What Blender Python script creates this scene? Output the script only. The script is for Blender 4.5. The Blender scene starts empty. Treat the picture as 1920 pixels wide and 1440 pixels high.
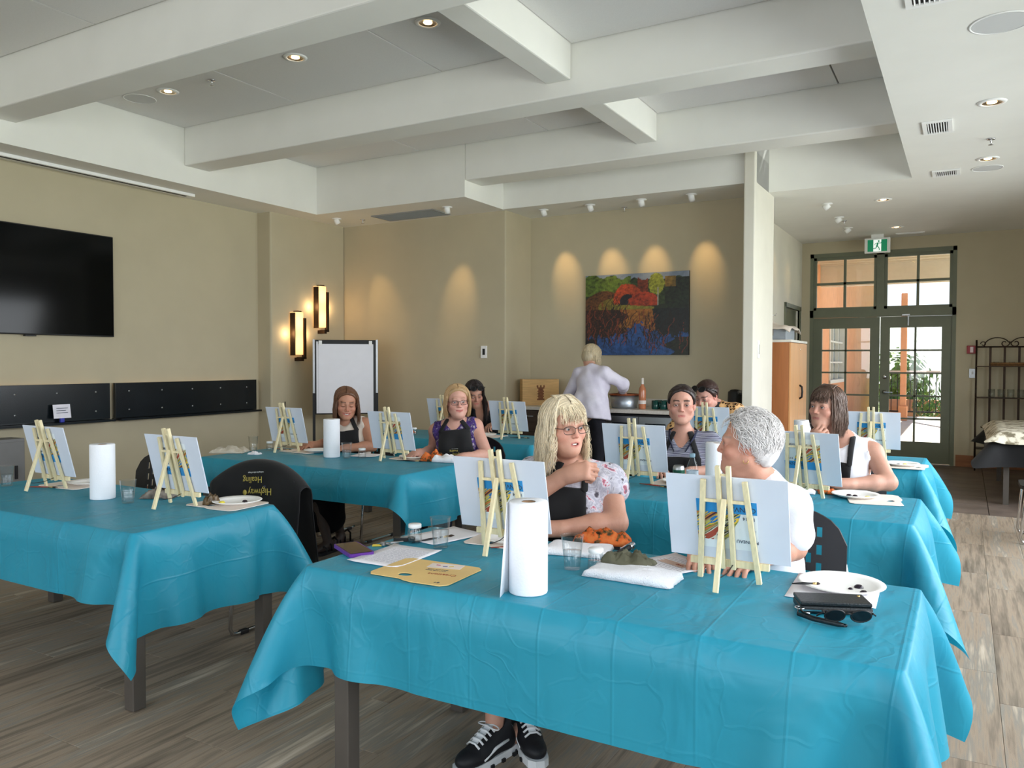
import bpy, bmesh, math, random
import numpy as np
from mathutils import Vector, Matrix, Euler, noise as mnoise
PI = math.pi
rnd = random.Random(7)
S = bpy.context.scene
COL = S.collection

# ---------------------------------------------------------------- camera
def _cam():
    W, H, f = 1920, 1440, 1486.0
    vA = np.array([-1640, 672.0]); vB = np.array([1810, 680.0]); c = np.array([960, 720.0])
    def ray(v):
        d = np.array([v[0]-c[0], -(v[1]-c[1]), -f]); return d/np.linalg.norm(d)
    Y = ray(vB); X = -ray(vA); X -= Y*(X@Y); X /= np.linalg.norm(X); Z = np.cross(X, Y)
    R = np.array([X, Y, Z])
    cam = bpy.data.cameras.new('camera'); cam.sensor_width = 36; cam.lens = f/W*36
    cam.clip_start = .05; cam.clip_end = 500
    o = bpy.data.objects.new('camera', cam); COL.objects.link(o)
    M = Matrix([list(R[0])+[0], list(R[1])+[0], list(R[2])+[1.45], [0, 0, 0, 1]])
    o.matrix_world = M
    S.camera = o
    return R
CAMR = _cam()
def project(p):
    q = CAMR.T @ (np.array(p, float)-np.array([0, 0, 1.45]))
    if q[2] > -.05: return None
    return 960+1486*q[0]/-q[2], 720-1486*q[1]/-q[2]

# ---------------------------------------------------------------- world, sun, daylight, exposure
w = bpy.data.worlds.new('world'); S.world = w; w.use_nodes = True
nt = w.node_tree; nt.nodes.clear()
wo = nt.nodes.new('ShaderNodeOutputWorld'); bg = nt.nodes.new('ShaderNodeBackground')
sky = nt.nodes.new('ShaderNodeTexSky'); sky.sky_type = 'HOSEK_WILKIE'; sky.turbidity = 6.0
sky.ground_albedo = .4
_sd = Vector((-.25, .55, .80)).normalized(); sky.sun_direction = _sd
bg.inputs['Strength'].default_value = 4.5
nt.links.new(sky.outputs[0], bg.inputs[0]); nt.links.new(bg.outputs[0], wo.inputs[0])
sun = bpy.data.lights.new('sun', 'SUN'); sun.energy = 16; sun.angle = .009; sun.color = (1, .95, .86)
so = bpy.data.objects.new('sun', sun); COL.objects.link(so)
so.rotation_euler = _sd.to_track_quat('Z', 'Y').to_euler()
def daylight(name, loc, rot, sx, sy, power, col=(.93, .97, 1.0)):
    l = bpy.data.lights.new(name, 'AREA'); l.shape = 'RECTANGLE'; l.size = sx; l.size_y = sy
    l.energy = power; l.color = col; l.spread = math.radians(150)
    o = bpy.data.objects.new(name, l); COL.objects.link(o); o.location = loc; o.rotation_euler = rot
    return o
# window openings of the right wall (y0,y1) and of the rear wall (x0,x1), sills and heads
RIGHT_X = 1.9; REAR_Y = -2.6
RWIN = [(-1.6, .2), (.7, 2.5), (3.0, 4.8), (5.3, 7.1), (7.6, 9.4)]  # last opening is invented, added to brighten the hall
BWIN = [(-6.4, -4.6), (-4.0, -2.2), (-1.6, .2)]
WZ0, WZ1 = .75, 2.75
for k, (a, b) in enumerate(RWIN):
    daylight('daylight_right', (RIGHT_X+.12, (a+b)/2, (WZ0+WZ1)/2), (0, PI/2-.42, 0), WZ1-WZ0, b-a, (60, 58, 78, 96, 70)[k])  # the last one lights the hall through the added opening
for k, (a, b) in enumerate(BWIN):
    daylight('daylight_rear', ((a+b)/2, REAR_Y-.12, (WZ0+WZ1)/2), (PI/2-.1, 0, 0), b-a, WZ1-WZ0, 34)
S.view_settings.view_transform = 'Standard'; S.view_settings.look = 'None'
S.view_settings.gamma = 1; S.view_settings.use_curve_mapping = False
S.view_settings.exposure = 0.12
S.cycles.max_bounces = 10; S.cycles.diffuse_bounces = 5; S.cycles.transparent_max_bounces = 16
S.cycles.glossy_bounces = 4; S.cycles.sample_clamp_indirect = 6
S.cycles.use_denoising = True

# ---------------------------------------------------------------- helpers
def lin(r, g, b):
    f = lambda c: (c/255/12.92) if c/255 <= .04045 else ((c/255+.055)/1.055)**2.4
    return (f(r), f(g), f(b), 1)
MATS = {}
def nd(nt, t, **kw):
    n = nt.nodes.new(t)
    for k, v in kw.items(): setattr(n, k, v)
    return n
def mat(name, rgb, rough=.6, metal=0, var=.08, scale=12, bump=0, bscale=80, spec=.5, emit=None, estr=0, trans=0, sheen=0, coat=0, sss=0, coord='Object', stretch=None, ior=1.45, alpha=1):
    """principled material: base colour varied by noise, optional noise bump"""
    if name in MATS: return MATS[name]
    m = bpy.data.materials.new(name); m.use_nodes = True; t = m.node_tree
    p = t.nodes['Principled BSDF']
    c = lin(*rgb)
    p.inputs['Roughness'].default_value = rough; p.inputs['Metallic'].default_value = metal
    p.inputs['Specular IOR Level'].default_value = spec; p.inputs['IOR'].default_value = ior
    if trans: p.inputs['Transmission Weight'].default_value = trans
    if coat: p.inputs['Coat Weight'].default_value = coat
    if sheen: p.inputs['Sheen Weight'].default_value = sheen
    if sss:
        p.inputs['Subsurface Weight'].default_value = sss; p.inputs['Subsurface Scale'].default_value = .008
        p.inputs['Subsurface Radius'].default_value = (1, .35, .2)
    if emit:
        p.inputs['Emission Color'].default_value = lin(*emit); p.inputs['Emission Strength'].default_value = estr
    tc = nd(t, 'ShaderNodeTexCoord'); src = tc.outputs[coord]
    if stretch:
        mp = nd(t, 'ShaderNodeMapping'); mp.inputs['Scale'].default_value = stretch
        t.links.new(src, mp.inputs[0]); src = mp.outputs[0]
    nz = nd(t, 'ShaderNodeTexNoise'); nz.inputs['Scale'].default_value = scale; nz.inputs['Detail'].default_value = 4
    t.links.new(src, nz.inputs['Vector'])
    cr = nd(t, 'ShaderNodeValToRGB')
    cr.color_ramp.elements[0].position = .3; cr.color_ramp.elements[1].position = .7
    cr.color_ramp.elements[0].color = tuple(x*(1-var) for x in c[:3])+(1,)
    cr.color_ramp.elements[1].color = tuple(min(1, x*(1+var)) for x in c[:3])+(1,)
    t.links.new(nz.outputs[0], cr.inputs[0]); t.links.new(cr.outputs[0], p.inputs['Base Color'])
    if bump:
        n2 = nd(t, 'ShaderNodeTexNoise'); n2.inputs['Scale'].default_value = bscale; n2.inputs['Detail'].default_value = 3
        t.links.new(src, n2.inputs['Vector'])
        b = nd(t, 'ShaderNodeBump'); b.inputs['Strength'].default_value = bump; b.inputs['Distance'].default_value = .004
        t.links.new(n2.outputs[0], b.inputs['Height']); t.links.new(b.outputs[0], p.inputs['Normal'])
    MATS[name] = m
    return m
def glassmat(name, tint=(1, 1, 1), amount=.12, rough=.02):
    """thin clear sheet: see-through with a fresnel reflection"""
    if name in MATS: return MATS[name]
    m = bpy.data.materials.new(name); m.use_nodes = True; t = m.node_tree; t.nodes.clear()
    o = nd(t, 'ShaderNodeOutputMaterial'); mx = nd(t, 'ShaderNodeMixShader'); tr = nd(t, 'ShaderNodeBsdfTransparent')
    tr.inputs[0].default_value = tuple(tint)+(1,)
    gl = nd(t, 'ShaderNodeBsdfGlossy'); gl.inputs['Roughness'].default_value = rough
    lw = nd(t, 'ShaderNodeLayerWeight'); lw.inputs['Blend'].default_value = .5
    pw = nd(t, 'ShaderNodeMath', operation='POWER'); pw.inputs[1].default_value = 3
    ma = nd(t, 'ShaderNodeMath', operation='MULTIPLY_ADD'); ma.inputs[1].default_value = amount*2; ma.inputs[2].default_value = .04
    t.links.new(lw.outputs['Facing'], pw.inputs[0]); t.links.new(pw.outputs[0], ma.inputs[0]); t.links.new(ma.outputs[0], mx.inputs[0])
    t.links.new(tr.outputs[0], mx.inputs[1]); t.links.new(gl.outputs[0], mx.inputs[2])
    t.links.new(mx.outputs[0], o.inputs[0])
    MATS[name] = m
    return m

class B:
    """collects shapes into one mesh"""
    def __init__(s): s.v = []; s.f = []; s.sm = []; s.mi = []
    def add(s, vs, fs, smooth=False, mi=0, M=None):
        o = len(s.v)
        for p in vs: s.v.append(tuple(M @ Vector(p)) if M is not None else tuple(p))
        for f in fs: s.f.append([i+o for i in f]); s.sm.append(smooth); s.mi.append(mi)
        return s
    def box(s, c, d, rot=None, mi=0, bev=0):
        x, y, z = d[0]/2, d[1]/2, d[2]/2
        M = Matrix.Translation(c) @ (Euler(rot).to_matrix().to_4x4() if rot else Matrix.Identity(4))
        if bev:
            b = min(bev, x*.49, y*.49, z*.49)
            bm = bmesh.new(); bmesh.ops.create_cube(bm, size=1)
            for v in bm.verts: v.co = Vector((v.co.x*2*x, v.co.y*2*y, v.co.z*2*z))
            bmesh.ops.bevel(bm, geom=list(bm.edges), offset=b, segments=2, affect='EDGES', profile=.5)
            bm.verts.ensure_lookup_table()
            vs = [tuple(v.co) for v in bm.verts]; fs = [[v.index for v in f.verts] for f in bm.faces]
            bm.free(); return s.add(vs, fs, False, mi, M)
        vs = [(-x,-y,-z),(x,-y,-z),(x,y,-z),(-x,y,-z),(-x,-y,z),(x,-y,z),(x,y,z),(-x,y,z)]
        fs = [(3,2,1,0),(4,5,6,7),(0,1,5,4),(1,2,6,5),(2,3,7,6),(3,0,4,7)]
        return s.add(vs, fs, False, mi, M)
    def bb(s, x0, x1, y0, y1, z0, z1, mi=0, bev=0):
        return s.box(((x0+x1)/2,(y0+y1)/2,(z0+z1)/2), (x1-x0,y1-y0,z1-z0), None, mi, bev)
    def bar(s, a, b, wx, wy, up=(0,0,1), mi=0, bev=0):
        a = Vector(a); b = Vector(b); d = b-a; L = d.length; d.normalize()
        u = Vector(up)
        if abs(d.dot(u)) > .99: u = Vector((0,1,0))
        x = u.cross(d).normalized(); y = d.cross(x)
        M = Matrix((x, y, d)).transposed().to_4x4(); M.translation = (a+b)/2
        n = len(s.v); s.box((0,0,0), (wx,wy,L), None, mi, bev)
        for i in range(n, len(s.v)): s.v[i] = tuple(M @ Vector(s.v[i]))
        return s
    def lathe(s, prof, n=24, c=(0,0,0), mi=0, cap0=True, cap1=True, M=None, smooth=True):
        vs = []; fs = []; m = len(prof)
        for i in range(n):
            a = 2*PI*i/n
            for r, z in prof: vs.append((c[0]+r*math.cos(a), c[1]+r*math.sin(a), c[2]+z))
        for i in range(n):
            j = (i+1) % n
            for k in range(m-1): fs.append((i*m+k, j*m+k, j*m+k+1, i*m+k+1))
        if cap0: fs.append([i*m for i in range(n)][::-1])
        if cap1: fs.append([i*m+m-1 for i in range(n)])
        s.add(vs, fs, smooth, mi, M); return s
    def tube(s, pts, r, n=8, mi=0, closed=False, cap=True, flat=None, up=None):
        pts = [Vector(p) for p in pts]; m = len(pts)
        rs = r if hasattr(r, '__len__') else [r]*m
        fr = []
        prev = None
        for i, p in enumerate(pts):
            if closed: d = pts[(i+1) % m]-pts[i-1]
            else: d = pts[min(i+1, m-1)]-pts[max(i-1, 0)]
            if d.length < 1e-9: d = Vector((0,0,1))
            d.normalize()
            if prev is None:
                u = Vector(up) if up else (Vector((0,0,1)) if abs(d.z) < .9 else Vector((1,0,0)))
            else: u = prev
            u = (u-d*u.dot(d))
            if u.length < 1e-6: u = d.orthogonal()
            u.normalize(); prev = u
            fr.append((u, d.cross(u)))
        vs = []; fs = []
        for i, p in enumerate(pts):
            u, v = fr[i]
            for k in range(n):
                a = 2*PI*k/n
                vs.append(p+u*(math.cos(a)*rs[i])+v*(math.sin(a)*rs[i]*(flat or 1)))
        for i in range(m if closed else m-1):
            j = (i+1) % m
            for k in range(n):
                l = (k+1) % n
                fs.append((i*n+k, i*n+l, j*n+l, j*n+k))
        if cap and not closed:
            fs.append(list(range(n))[::-1]); fs.append([(m-1)*n+k for k in range(n)])
        return s.add(vs, fs, True, mi)
    def prism(s, poly, z0, z1, mi=0, M=None, hole=None):
        """extruded outline in xy (simple polygon), optional hole outline of the same count"""
        n = len(poly)
        if hole is None:
            vs = [(x, y, z0) for x, y in poly]+[(x, y, z1) for x, y in poly]
            fs = [list(range(n))[::-1], [n+i for i in range(n)]]
            for i in range(n): fs.append((i, (i+1) % n, n+(i+1) % n, n+i))
        else:
            vs = [(x,y,z0) for x,y in poly]+[(x,y,z1) for x,y in poly]+[(x,y,z0) for x,y in hole]+[(x,y,z1) for x,y in hole]
            fs = []
            for i in range(n):
                j = (i+1) % n
                fs += [(i,j,n+j,n+i), (2*n+j,2*n+i,3*n+i,3*n+j), (n+i,n+j,3*n+j,3*n+i), (j,i,2*n+i,2*n+j)]
        return s.add(vs, fs, False, mi, M)
    def mesh(s, name):
        me = bpy.data.meshes.new(name); me.from_pydata(s.v, [], s.f)
        me.polygons.foreach_set('use_smooth', s.sm); me.polygons.foreach_set('material_index', s.mi)
        me.update(); return me
def place(o, parent):
    COL.objects.link(o)
    if parent is not None: o.parent = parent
    return o
def obj(name, b, m, parent=None, loc=None, rot=None):
    me = b.mesh(name) if isinstance(b, B) else b
    for x in (m if isinstance(m, (list, tuple)) else [m]):
        if len(me.materials) < (len(m) if isinstance(m, (list, tuple)) else 1): me.materials.append(x)
    o = bpy.data.objects.new(name, me); place(o, parent)
    if loc is not None: o.location = loc
    if rot is not None: o.rotation_euler = rot
    return o
def tag(o, label, cat, group=None):
    o['label'] = label; o['category'] = cat
    if group: o['group'] = group
    return o
def thing(name, label, cat, loc=(0,0,0), rz=0, group=None):
    o = bpy.data.objects.new(name, None); o.empty_display_size = .05; COL.objects.link(o)
    o.location = loc; o.rotation_euler = (0, 0, rz)
    return tag(o, label, cat, group)
def struct(name, b, m, parent=None, label=None):
    o = obj(name, b, m, parent)
    if parent is None: o['kind'] = 'structure'
    if label: o['label'] = label
    return o
def copy_tree(o, parent=None):
    c = o.copy(); COL.objects.link(c); c.parent = parent
    for ch in list(o.children): copy_tree(ch, c)
    return c
def text_mesh(txt, size, extrude=.0003, align='CENTER'):
    cu = bpy.data.curves.new('lettering', 'FONT'); cu.body = txt; cu.size = size; cu.extrude = extrude
    cu.align_x = align; cu.align_y = 'CENTER'; cu.resolution_u = 2
    o = bpy.data.objects.new('lettering', cu); COL.objects.link(o)
    dg = bpy.context.evaluated_depsgraph_get()
    me = bpy.data.meshes.new_from_object(o.evaluated_get(dg)); me.name = 'lettering'
    bpy.data.objects.remove(o); bpy.data.curves.remove(cu)
    me.materials.clear()
    return me
def rrect(w, h, r, n=5):
    pts = []
    for cx, cy, a0 in ((w/2-r, h/2-r, 0), (-w/2+r, h/2-r, PI/2), (-w/2+r, -h/2+r, PI), (w/2-r, -h/2+r, 1.5*PI)):
        for k in range(n+1):
            a = a0+PI/2*k/n; pts.append((cx+r*math.cos(a), cy+r*math.sin(a)))
    return pts
# ================================================================ the room
def wallmat(name, rgb):
    return mat(name, rgb, rough=.75, var=.03, scale=3, bump=.12, bscale=220, spec=.3)
M_wall = wallmat('wall_paint_tan', (188, 178, 152))
M_wall2 = wallmat('wall_paint_cream', (224, 220, 207))
M_white = mat('ceiling_paint', (234, 233, 227), rough=.7, var=.02, scale=3, bump=.08, bscale=200, spec=.3)
M_tile = mat('ceiling_board', (228, 227, 225), rough=.85, var=.03, scale=180, bump=.25, bscale=420, spec=.2)
M_groove = mat('ceiling_groove', (120, 119, 114), rough=.8)
M_green = mat('door_green_paint', (112, 116, 96), rough=.45, var=.05, scale=8)
M_oak = mat('oak_baseboard', (150, 98, 62), rough=.5, var=.2, scale=4, stretch=(1, 8, 30))
M_chrome = mat('chrome', (215, 215, 218), rough=.12, metal=1, var=.03)
M_steel = mat('brushed_steel', (170, 172, 174), rough=.35, metal=1, var=.06, scale=6, stretch=(1, 1, 40))
M_black = mat('black_plastic', (22, 22, 24), rough=.5, var=.1)
M_bm = mat('bronze_metal', (58, 44, 34), rough=.45, metal=.7, var=.15)
M_pane = glassmat('window_glass')

# ---- floor: carpet planks, slate tiles
def carpet():
    m = bpy.data.materials.new('carpet_plank'); m.use_nodes = True; t = m.node_tree; p = t.nodes['Principled BSDF']
    p.inputs['Roughness'].default_value = .95; p.inputs['Specular IOR Level'].default_value = .15
    g = nd(t, 'ShaderNodeNewGeometry'); oi = nd(t, 'ShaderNodeObjectInfo')
    def streak(sx, sy, det):
        mp = nd(t, 'ShaderNodeMapping'); mp.inputs['Scale'].default_value = (sx, sy, 1)
        ad = nd(t, 'ShaderNodeVectorMath', operation='ADD'); t.links.new(g.outputs['Position'], ad.inputs[0])
        sc = nd(t, 'ShaderNodeMath', operation='MULTIPLY'); sc.inputs[1].default_value = 37
        t.links.new(oi.outputs['Random'], sc.inputs[0]); t.links.new(sc.outputs[0], ad.inputs[1])
        t.links.new(ad.outputs[0], mp.inputs[0])
        n = nd(t, 'ShaderNodeTexNoise'); n.inputs['Scale'].default_value = 1; n.inputs['Detail'].default_value = det
        n.inputs['Roughness'].default_value = .7
        t.links.new(mp.outputs[0], n.inputs['Vector']); return n
    a = streak(34, 1.8, 3); b = streak(9, .8, 2)
    mx = nd(t, 'ShaderNodeMath', operation='ADD'); t.links.new(a.outputs[0], mx.inputs[0]); t.links.new(b.outputs[0], mx.inputs[1])
    hf = nd(t, 'ShaderNodeMath', operation='MULTIPLY_ADD'); hf.inputs[1].default_value = .5
    rr = nd(t, 'ShaderNodeMath', operation='MULTIPLY_ADD'); rr.inputs[1].default_value = .10; rr.inputs[2].default_value = -.05
    t.links.new(oi.outputs['Random'], rr.inputs[0]); t.links.new(mx.outputs[0], hf.inputs[0]); t.links.new(rr.outputs[0], hf.inputs[2])
    cr = nd(t, 'ShaderNodeValToRGB'); e = cr.color_ramp.elements
    e[0].position = .30; e[0].color = lin(100, 90, 78); e[1].position = .72; e[1].color = lin(200, 188, 172)
    for pos, c in ((.42, (130, 118, 104)), (.50, (154, 138, 120)), (.56, (136, 130, 120)), (.63, (172, 158, 140))):
        x = e.new(pos); x.color = lin(*c)
    t.links.new(hf.outputs[0], cr.inputs[0]); t.links.new(cr.outputs[0], p.inputs['Base Color'])
    n = nd(t, 'ShaderNodeTexNoise'); n.inputs['Scale'].default_value = 420
    bp = nd(t, 'ShaderNodeBump'); bp.inputs['Strength'].default_value = .5; bp.inputs['Distance'].default_value = .003
    t.links.new(g.outputs['Position'], n.inputs['Vector']); t.links.new(n.outputs[0], bp.inputs['Height']); t.links.new(bp.outputs[0], p.inputs['Normal'])
    return m
M_carpet = carpet()
M_screed = mat('floor_screed', (70, 66, 60), rough=.95)
M_slate = mat('slate_tile', (104, 92, 84), rough=.42, var=.35, scale=3.2, bump=.6, bscale=9, spec=.5, coord='Object')
floor = struct('floor', B().bb(-7.6, RIGHT_X, REAR_Y, 12.85, -.12, -.012), M_screed)
def floor_pieces():
    me = B().box((0, 0, -.006), (.2492, .9985, .012), bev=.002).mesh('carpet_plank'); me.materials.append(M_carpet)
    cells = []
    ny = 0
    for i in range(38):
        x = -7.475+.25*i
        off = (i*.37) % 1
        y = REAR_Y-off
        while y < 8.75:
            y0 = max(y, REAR_Y); y1 = min(y+1, 8.75)
            if y1-y0 > .05: cells.append((x, y0, y1))
            y += 1
    scored = []
    for c in cells:
        q = [project((c[0]+dx, yy, 0)) for dx in (-.12, .12) for yy in (c[1], (c[1]+c[2])/2, c[2])]
        q = [a for a in q if a and -60 < a[0] < 1980 and -60 < a[1] < 1500]
        d = math.hypot(c[0], (c[1]+c[2])/2)
        # ground hidden behind the cloths and people counts for less
        scored.append(((-1 if not q else 1), -d, c))
    vis = sorted([s for s in scored if s[0] > 0], key=lambda s: -s[1])
    near = vis[:300]; keep = set(s[2] for s in near)
    for s in near:
        x, y0, y1 = s[2]
        o = bpy.data.objects.new('carpet_plank', me); place(o, floor); o.location = (x, (y0+y1)/2, 0)
        o.scale = (1, (y1-y0), 1)
    b = B()
    for c in cells:
        if c not in keep: b.bb(c[0]-.1246, c[0]+.1246, c[1]+.0007, c[2]-.0007, -.012, 0)
    r = obj('carpet_planks_beyond', b, M_carpet, floor); r['kind'] = 'stuff'
    sl = B().box((0, 0, -.006), (.594, .594, .014), bev=.004).mesh('slate_tile'); sl.materials.append(M_slate)
    k = 0
    for i in range(7):
        for j in range(7):
            x0 = -2.18+.6*i; x1 = min(x0+.6, RIGHT_X); y0 = 8.75+.6*j; y1 = min(y0+.6, 12.7)
            if x1-x0 < .1 or y1-y0 < .05: continue
            o = bpy.data.objects.new('slate_tile', sl); place(o, floor)
            o.location = ((x0+x1)/2, (y0+y1)/2, 0); o.scale = ((x1-x0)/.6, (y1-y0)/.6, 1)
    # kitchen floor behind the partition keeps the carpet
    struct('kitchen_floor', B().bb(-4.78, -2.18, 8.75, 8.83, -.012, 0), M_carpet, floor)
floor_pieces()

# ---- walls
struct('wall_left', B().bb(-7.68, -7.52, REAR_Y, 6.89, 0, 3.9).bb(-7.68, -7.30, 6.89, 8.2, 0, 3.9, bev=.02), M_wall)
struct('wall_back', B().bb(-7.68, -4.78, 8.2, 8.98, 0, 3.9, bev=.015), M_wall)
struct('wall_kitchen', B().bb(-4.78, -1.95, 8.83, 8.98, 0, 3.9), M_wall)
struct('wall_partition', B().bb(-1.95, -1.84, 8.07, 8.98, 0, 3.56, bev=.012), M_wall2)
HD = (11.42, 12.5, 2.22)
struct('wall_hall', B().bb(-2.3, -2.18, 8.98, HD[0], 0, 3.3).bb(-2.3, -2.18, HD[1], 12.7, 0, 3.3).bb(-2.3, -2.18, HD[0], HD[1], HD[2], 3.3)
       .bb(-2.18, -1.95, 8.98, 9.0, 0, 3.3), M_wall2)
DX0, DX1, DZ = -2.06, -.12, 3.08
struct('wall_door', B().bb(-2.3, DX0, 12.7, 12.85, 0, 3.4).bb(DX1, RIGHT_X, 12.7, 12.85, 0, 3.4).bb(DX0, DX1, 12.7, 12.85, DZ, 3.4), M_wall)
def window_wall(name, lo, hi, wins, axis, pos, out):
    b = B(); th = .16
    def blk(a0, a1, z0, z1):
        p0, p1 = sorted((pos, pos+out*th))
        if axis == 'y': b.bb(p0, p1, a0, a1, z0, z1)
        else: b.bb(a0, a1, p0, p1, z0, z1)
    blk(lo, hi, 0, WZ0); blk(lo, hi, WZ1, 3.9)
    xs = [lo]+[v for wdw in wins for v in wdw]+[hi]
    for i in range(0, len(xs), 2): blk(xs[i], xs[i+1], WZ0, WZ1)
    struct(name, b, M_wall2)
window_wall('wall_right', REAR_Y, 12.85, RWIN, 'y', RIGHT_X, 1)
window_wall('wall_rear', -7.68, RIGHT_X, BWIN, 'x', REAR_Y, -1)
wn = 0
for axis, wins, pos, out in (('y', RWIN, RIGHT_X, 1), ('x', BWIN, REAR_Y, -1)):
    for a, b_ in wins:
        wn += 1; fr = B(); pn = []
        def bx(a0, a1, z0, z1, d0, d1):
            p0, p1 = sorted((pos+out*d0, pos+out*d1))
            return (p0, p1, a0, a1, z0, z1) if axis == 'y' else (a0, a1, p0, p1, z0, z1)
        for q in ((a, a+.06, WZ0, WZ1), (b_-.06, b_, WZ0, WZ1), (a, b_, WZ0, WZ0+.06), (a, b_, WZ1-.06, WZ1),
                  ((a+b_)/2-.02, (a+b_)/2+.02, WZ0, WZ1), (a, b_, 2.1, 2.14)): fr.bb(*bx(*q, .04, .10))
        wo_ = struct('window_%d' % wn, fr, M_green)  # includes the added right-wall window that only serves the hall light

# ---- ceiling: slab, coffer panels, beams, soffits
ZC, ZT, ZB = 3.25, 3.82, 3.44
ceil = struct('ceiling', B().bb(-7.68, RIGHT_X+.16, REAR_Y-.16, 12.85, 3.9, 4.0), M_white)
XL, XR = -6.95, -.48
def cpart(name, m, *bs, bev=0):
    b = B()
    for q in bs: b.bb(*q, bev=bev)
    return obj(name, b, m, ceil)
cpart('soffit', M_white, (-7.52, XL, REAR_Y, 7.31, ZC, 3.9))
cpart('soffit', M_white, (-7.30, -4.78, 7.31, 8.2, ZC, 3.9))
cpart('soffit', M_white, (-4.78, -1.84, 8.14, 8.83, ZC+.002, 3.9))
cpart('soffit', M_white, (-1.84, XR, 8.7, 12.7, ZC, 3.9), (-2.18, -1.84, 8.98, 12.7, ZC, 3.9))
cpart('soffit', M_white, (XR, RIGHT_X, REAR_Y, 12.7, ZC, 3.9))
rows = [(-.5, 1.5), (1.8, 3.46), (3.76, 5.41), (5.715, 7.31)]
for y0, y1 in ((REAR_Y, -.5), (1.5, 1.8), (3.46, 3.76), (5.41, 5.715)):
    cpart('beam', M_white, (XL, XR, y0, y1, ZB, 3.9), bev=.012)
cpart('beam', M_white, (-4.78, XR, 7.31, 7.66, 3.43, 3.9), bev=.012)
for y0, y1 in rows:
    cpart('cross_beam', M_white, (-2.80, -2.59, y0, y1, 3.555, 3.9), bev=.012)
cpart('cross_beam', M_white, (-1.95, -1.84, 8.14, 8.70, 3.25, 3.9))
xs = [XL, -5.365, -3.755, -2.80, None, -2.59, -.975, XR]
for y0, y1 in rows+[(7.66, 8.14)]:
    cpart('coffer_groove', M_groove, (XL, XR, y0, y1, ZT+.012, ZT+.03))
    for a, b_ in zip(xs[:-1], xs[1:]):
        if a is None or b_ is None: continue
        if y0 > 7.6 and a < -4.79:
            if b_ < -4.78: continue
            a = -4.78
        cpart('ceiling_panel', M_tile, (a+.007, b_-.007, y0+.012, y1-.012, ZT, ZT+.02))
cpart('ceiling_panel', M_tile, (-1.83, XR-.01, 8.15, 8.69, ZT, ZT+.02))

# ---- baseboards
struct('baseboard_door', B().bb(DX1+.02, RIGHT_X, 12.678, 12.7, 0, .16), M_oak)
struct('baseboard_left', B().bb(-7.52, -7.5, REAR_Y, 6.89, 0, .12), M_oak)
struct('baseboard_hall', B().bb(-2.18, -2.16, 9.0, HD[0]-.06, 0, .16), M_oak)

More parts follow.
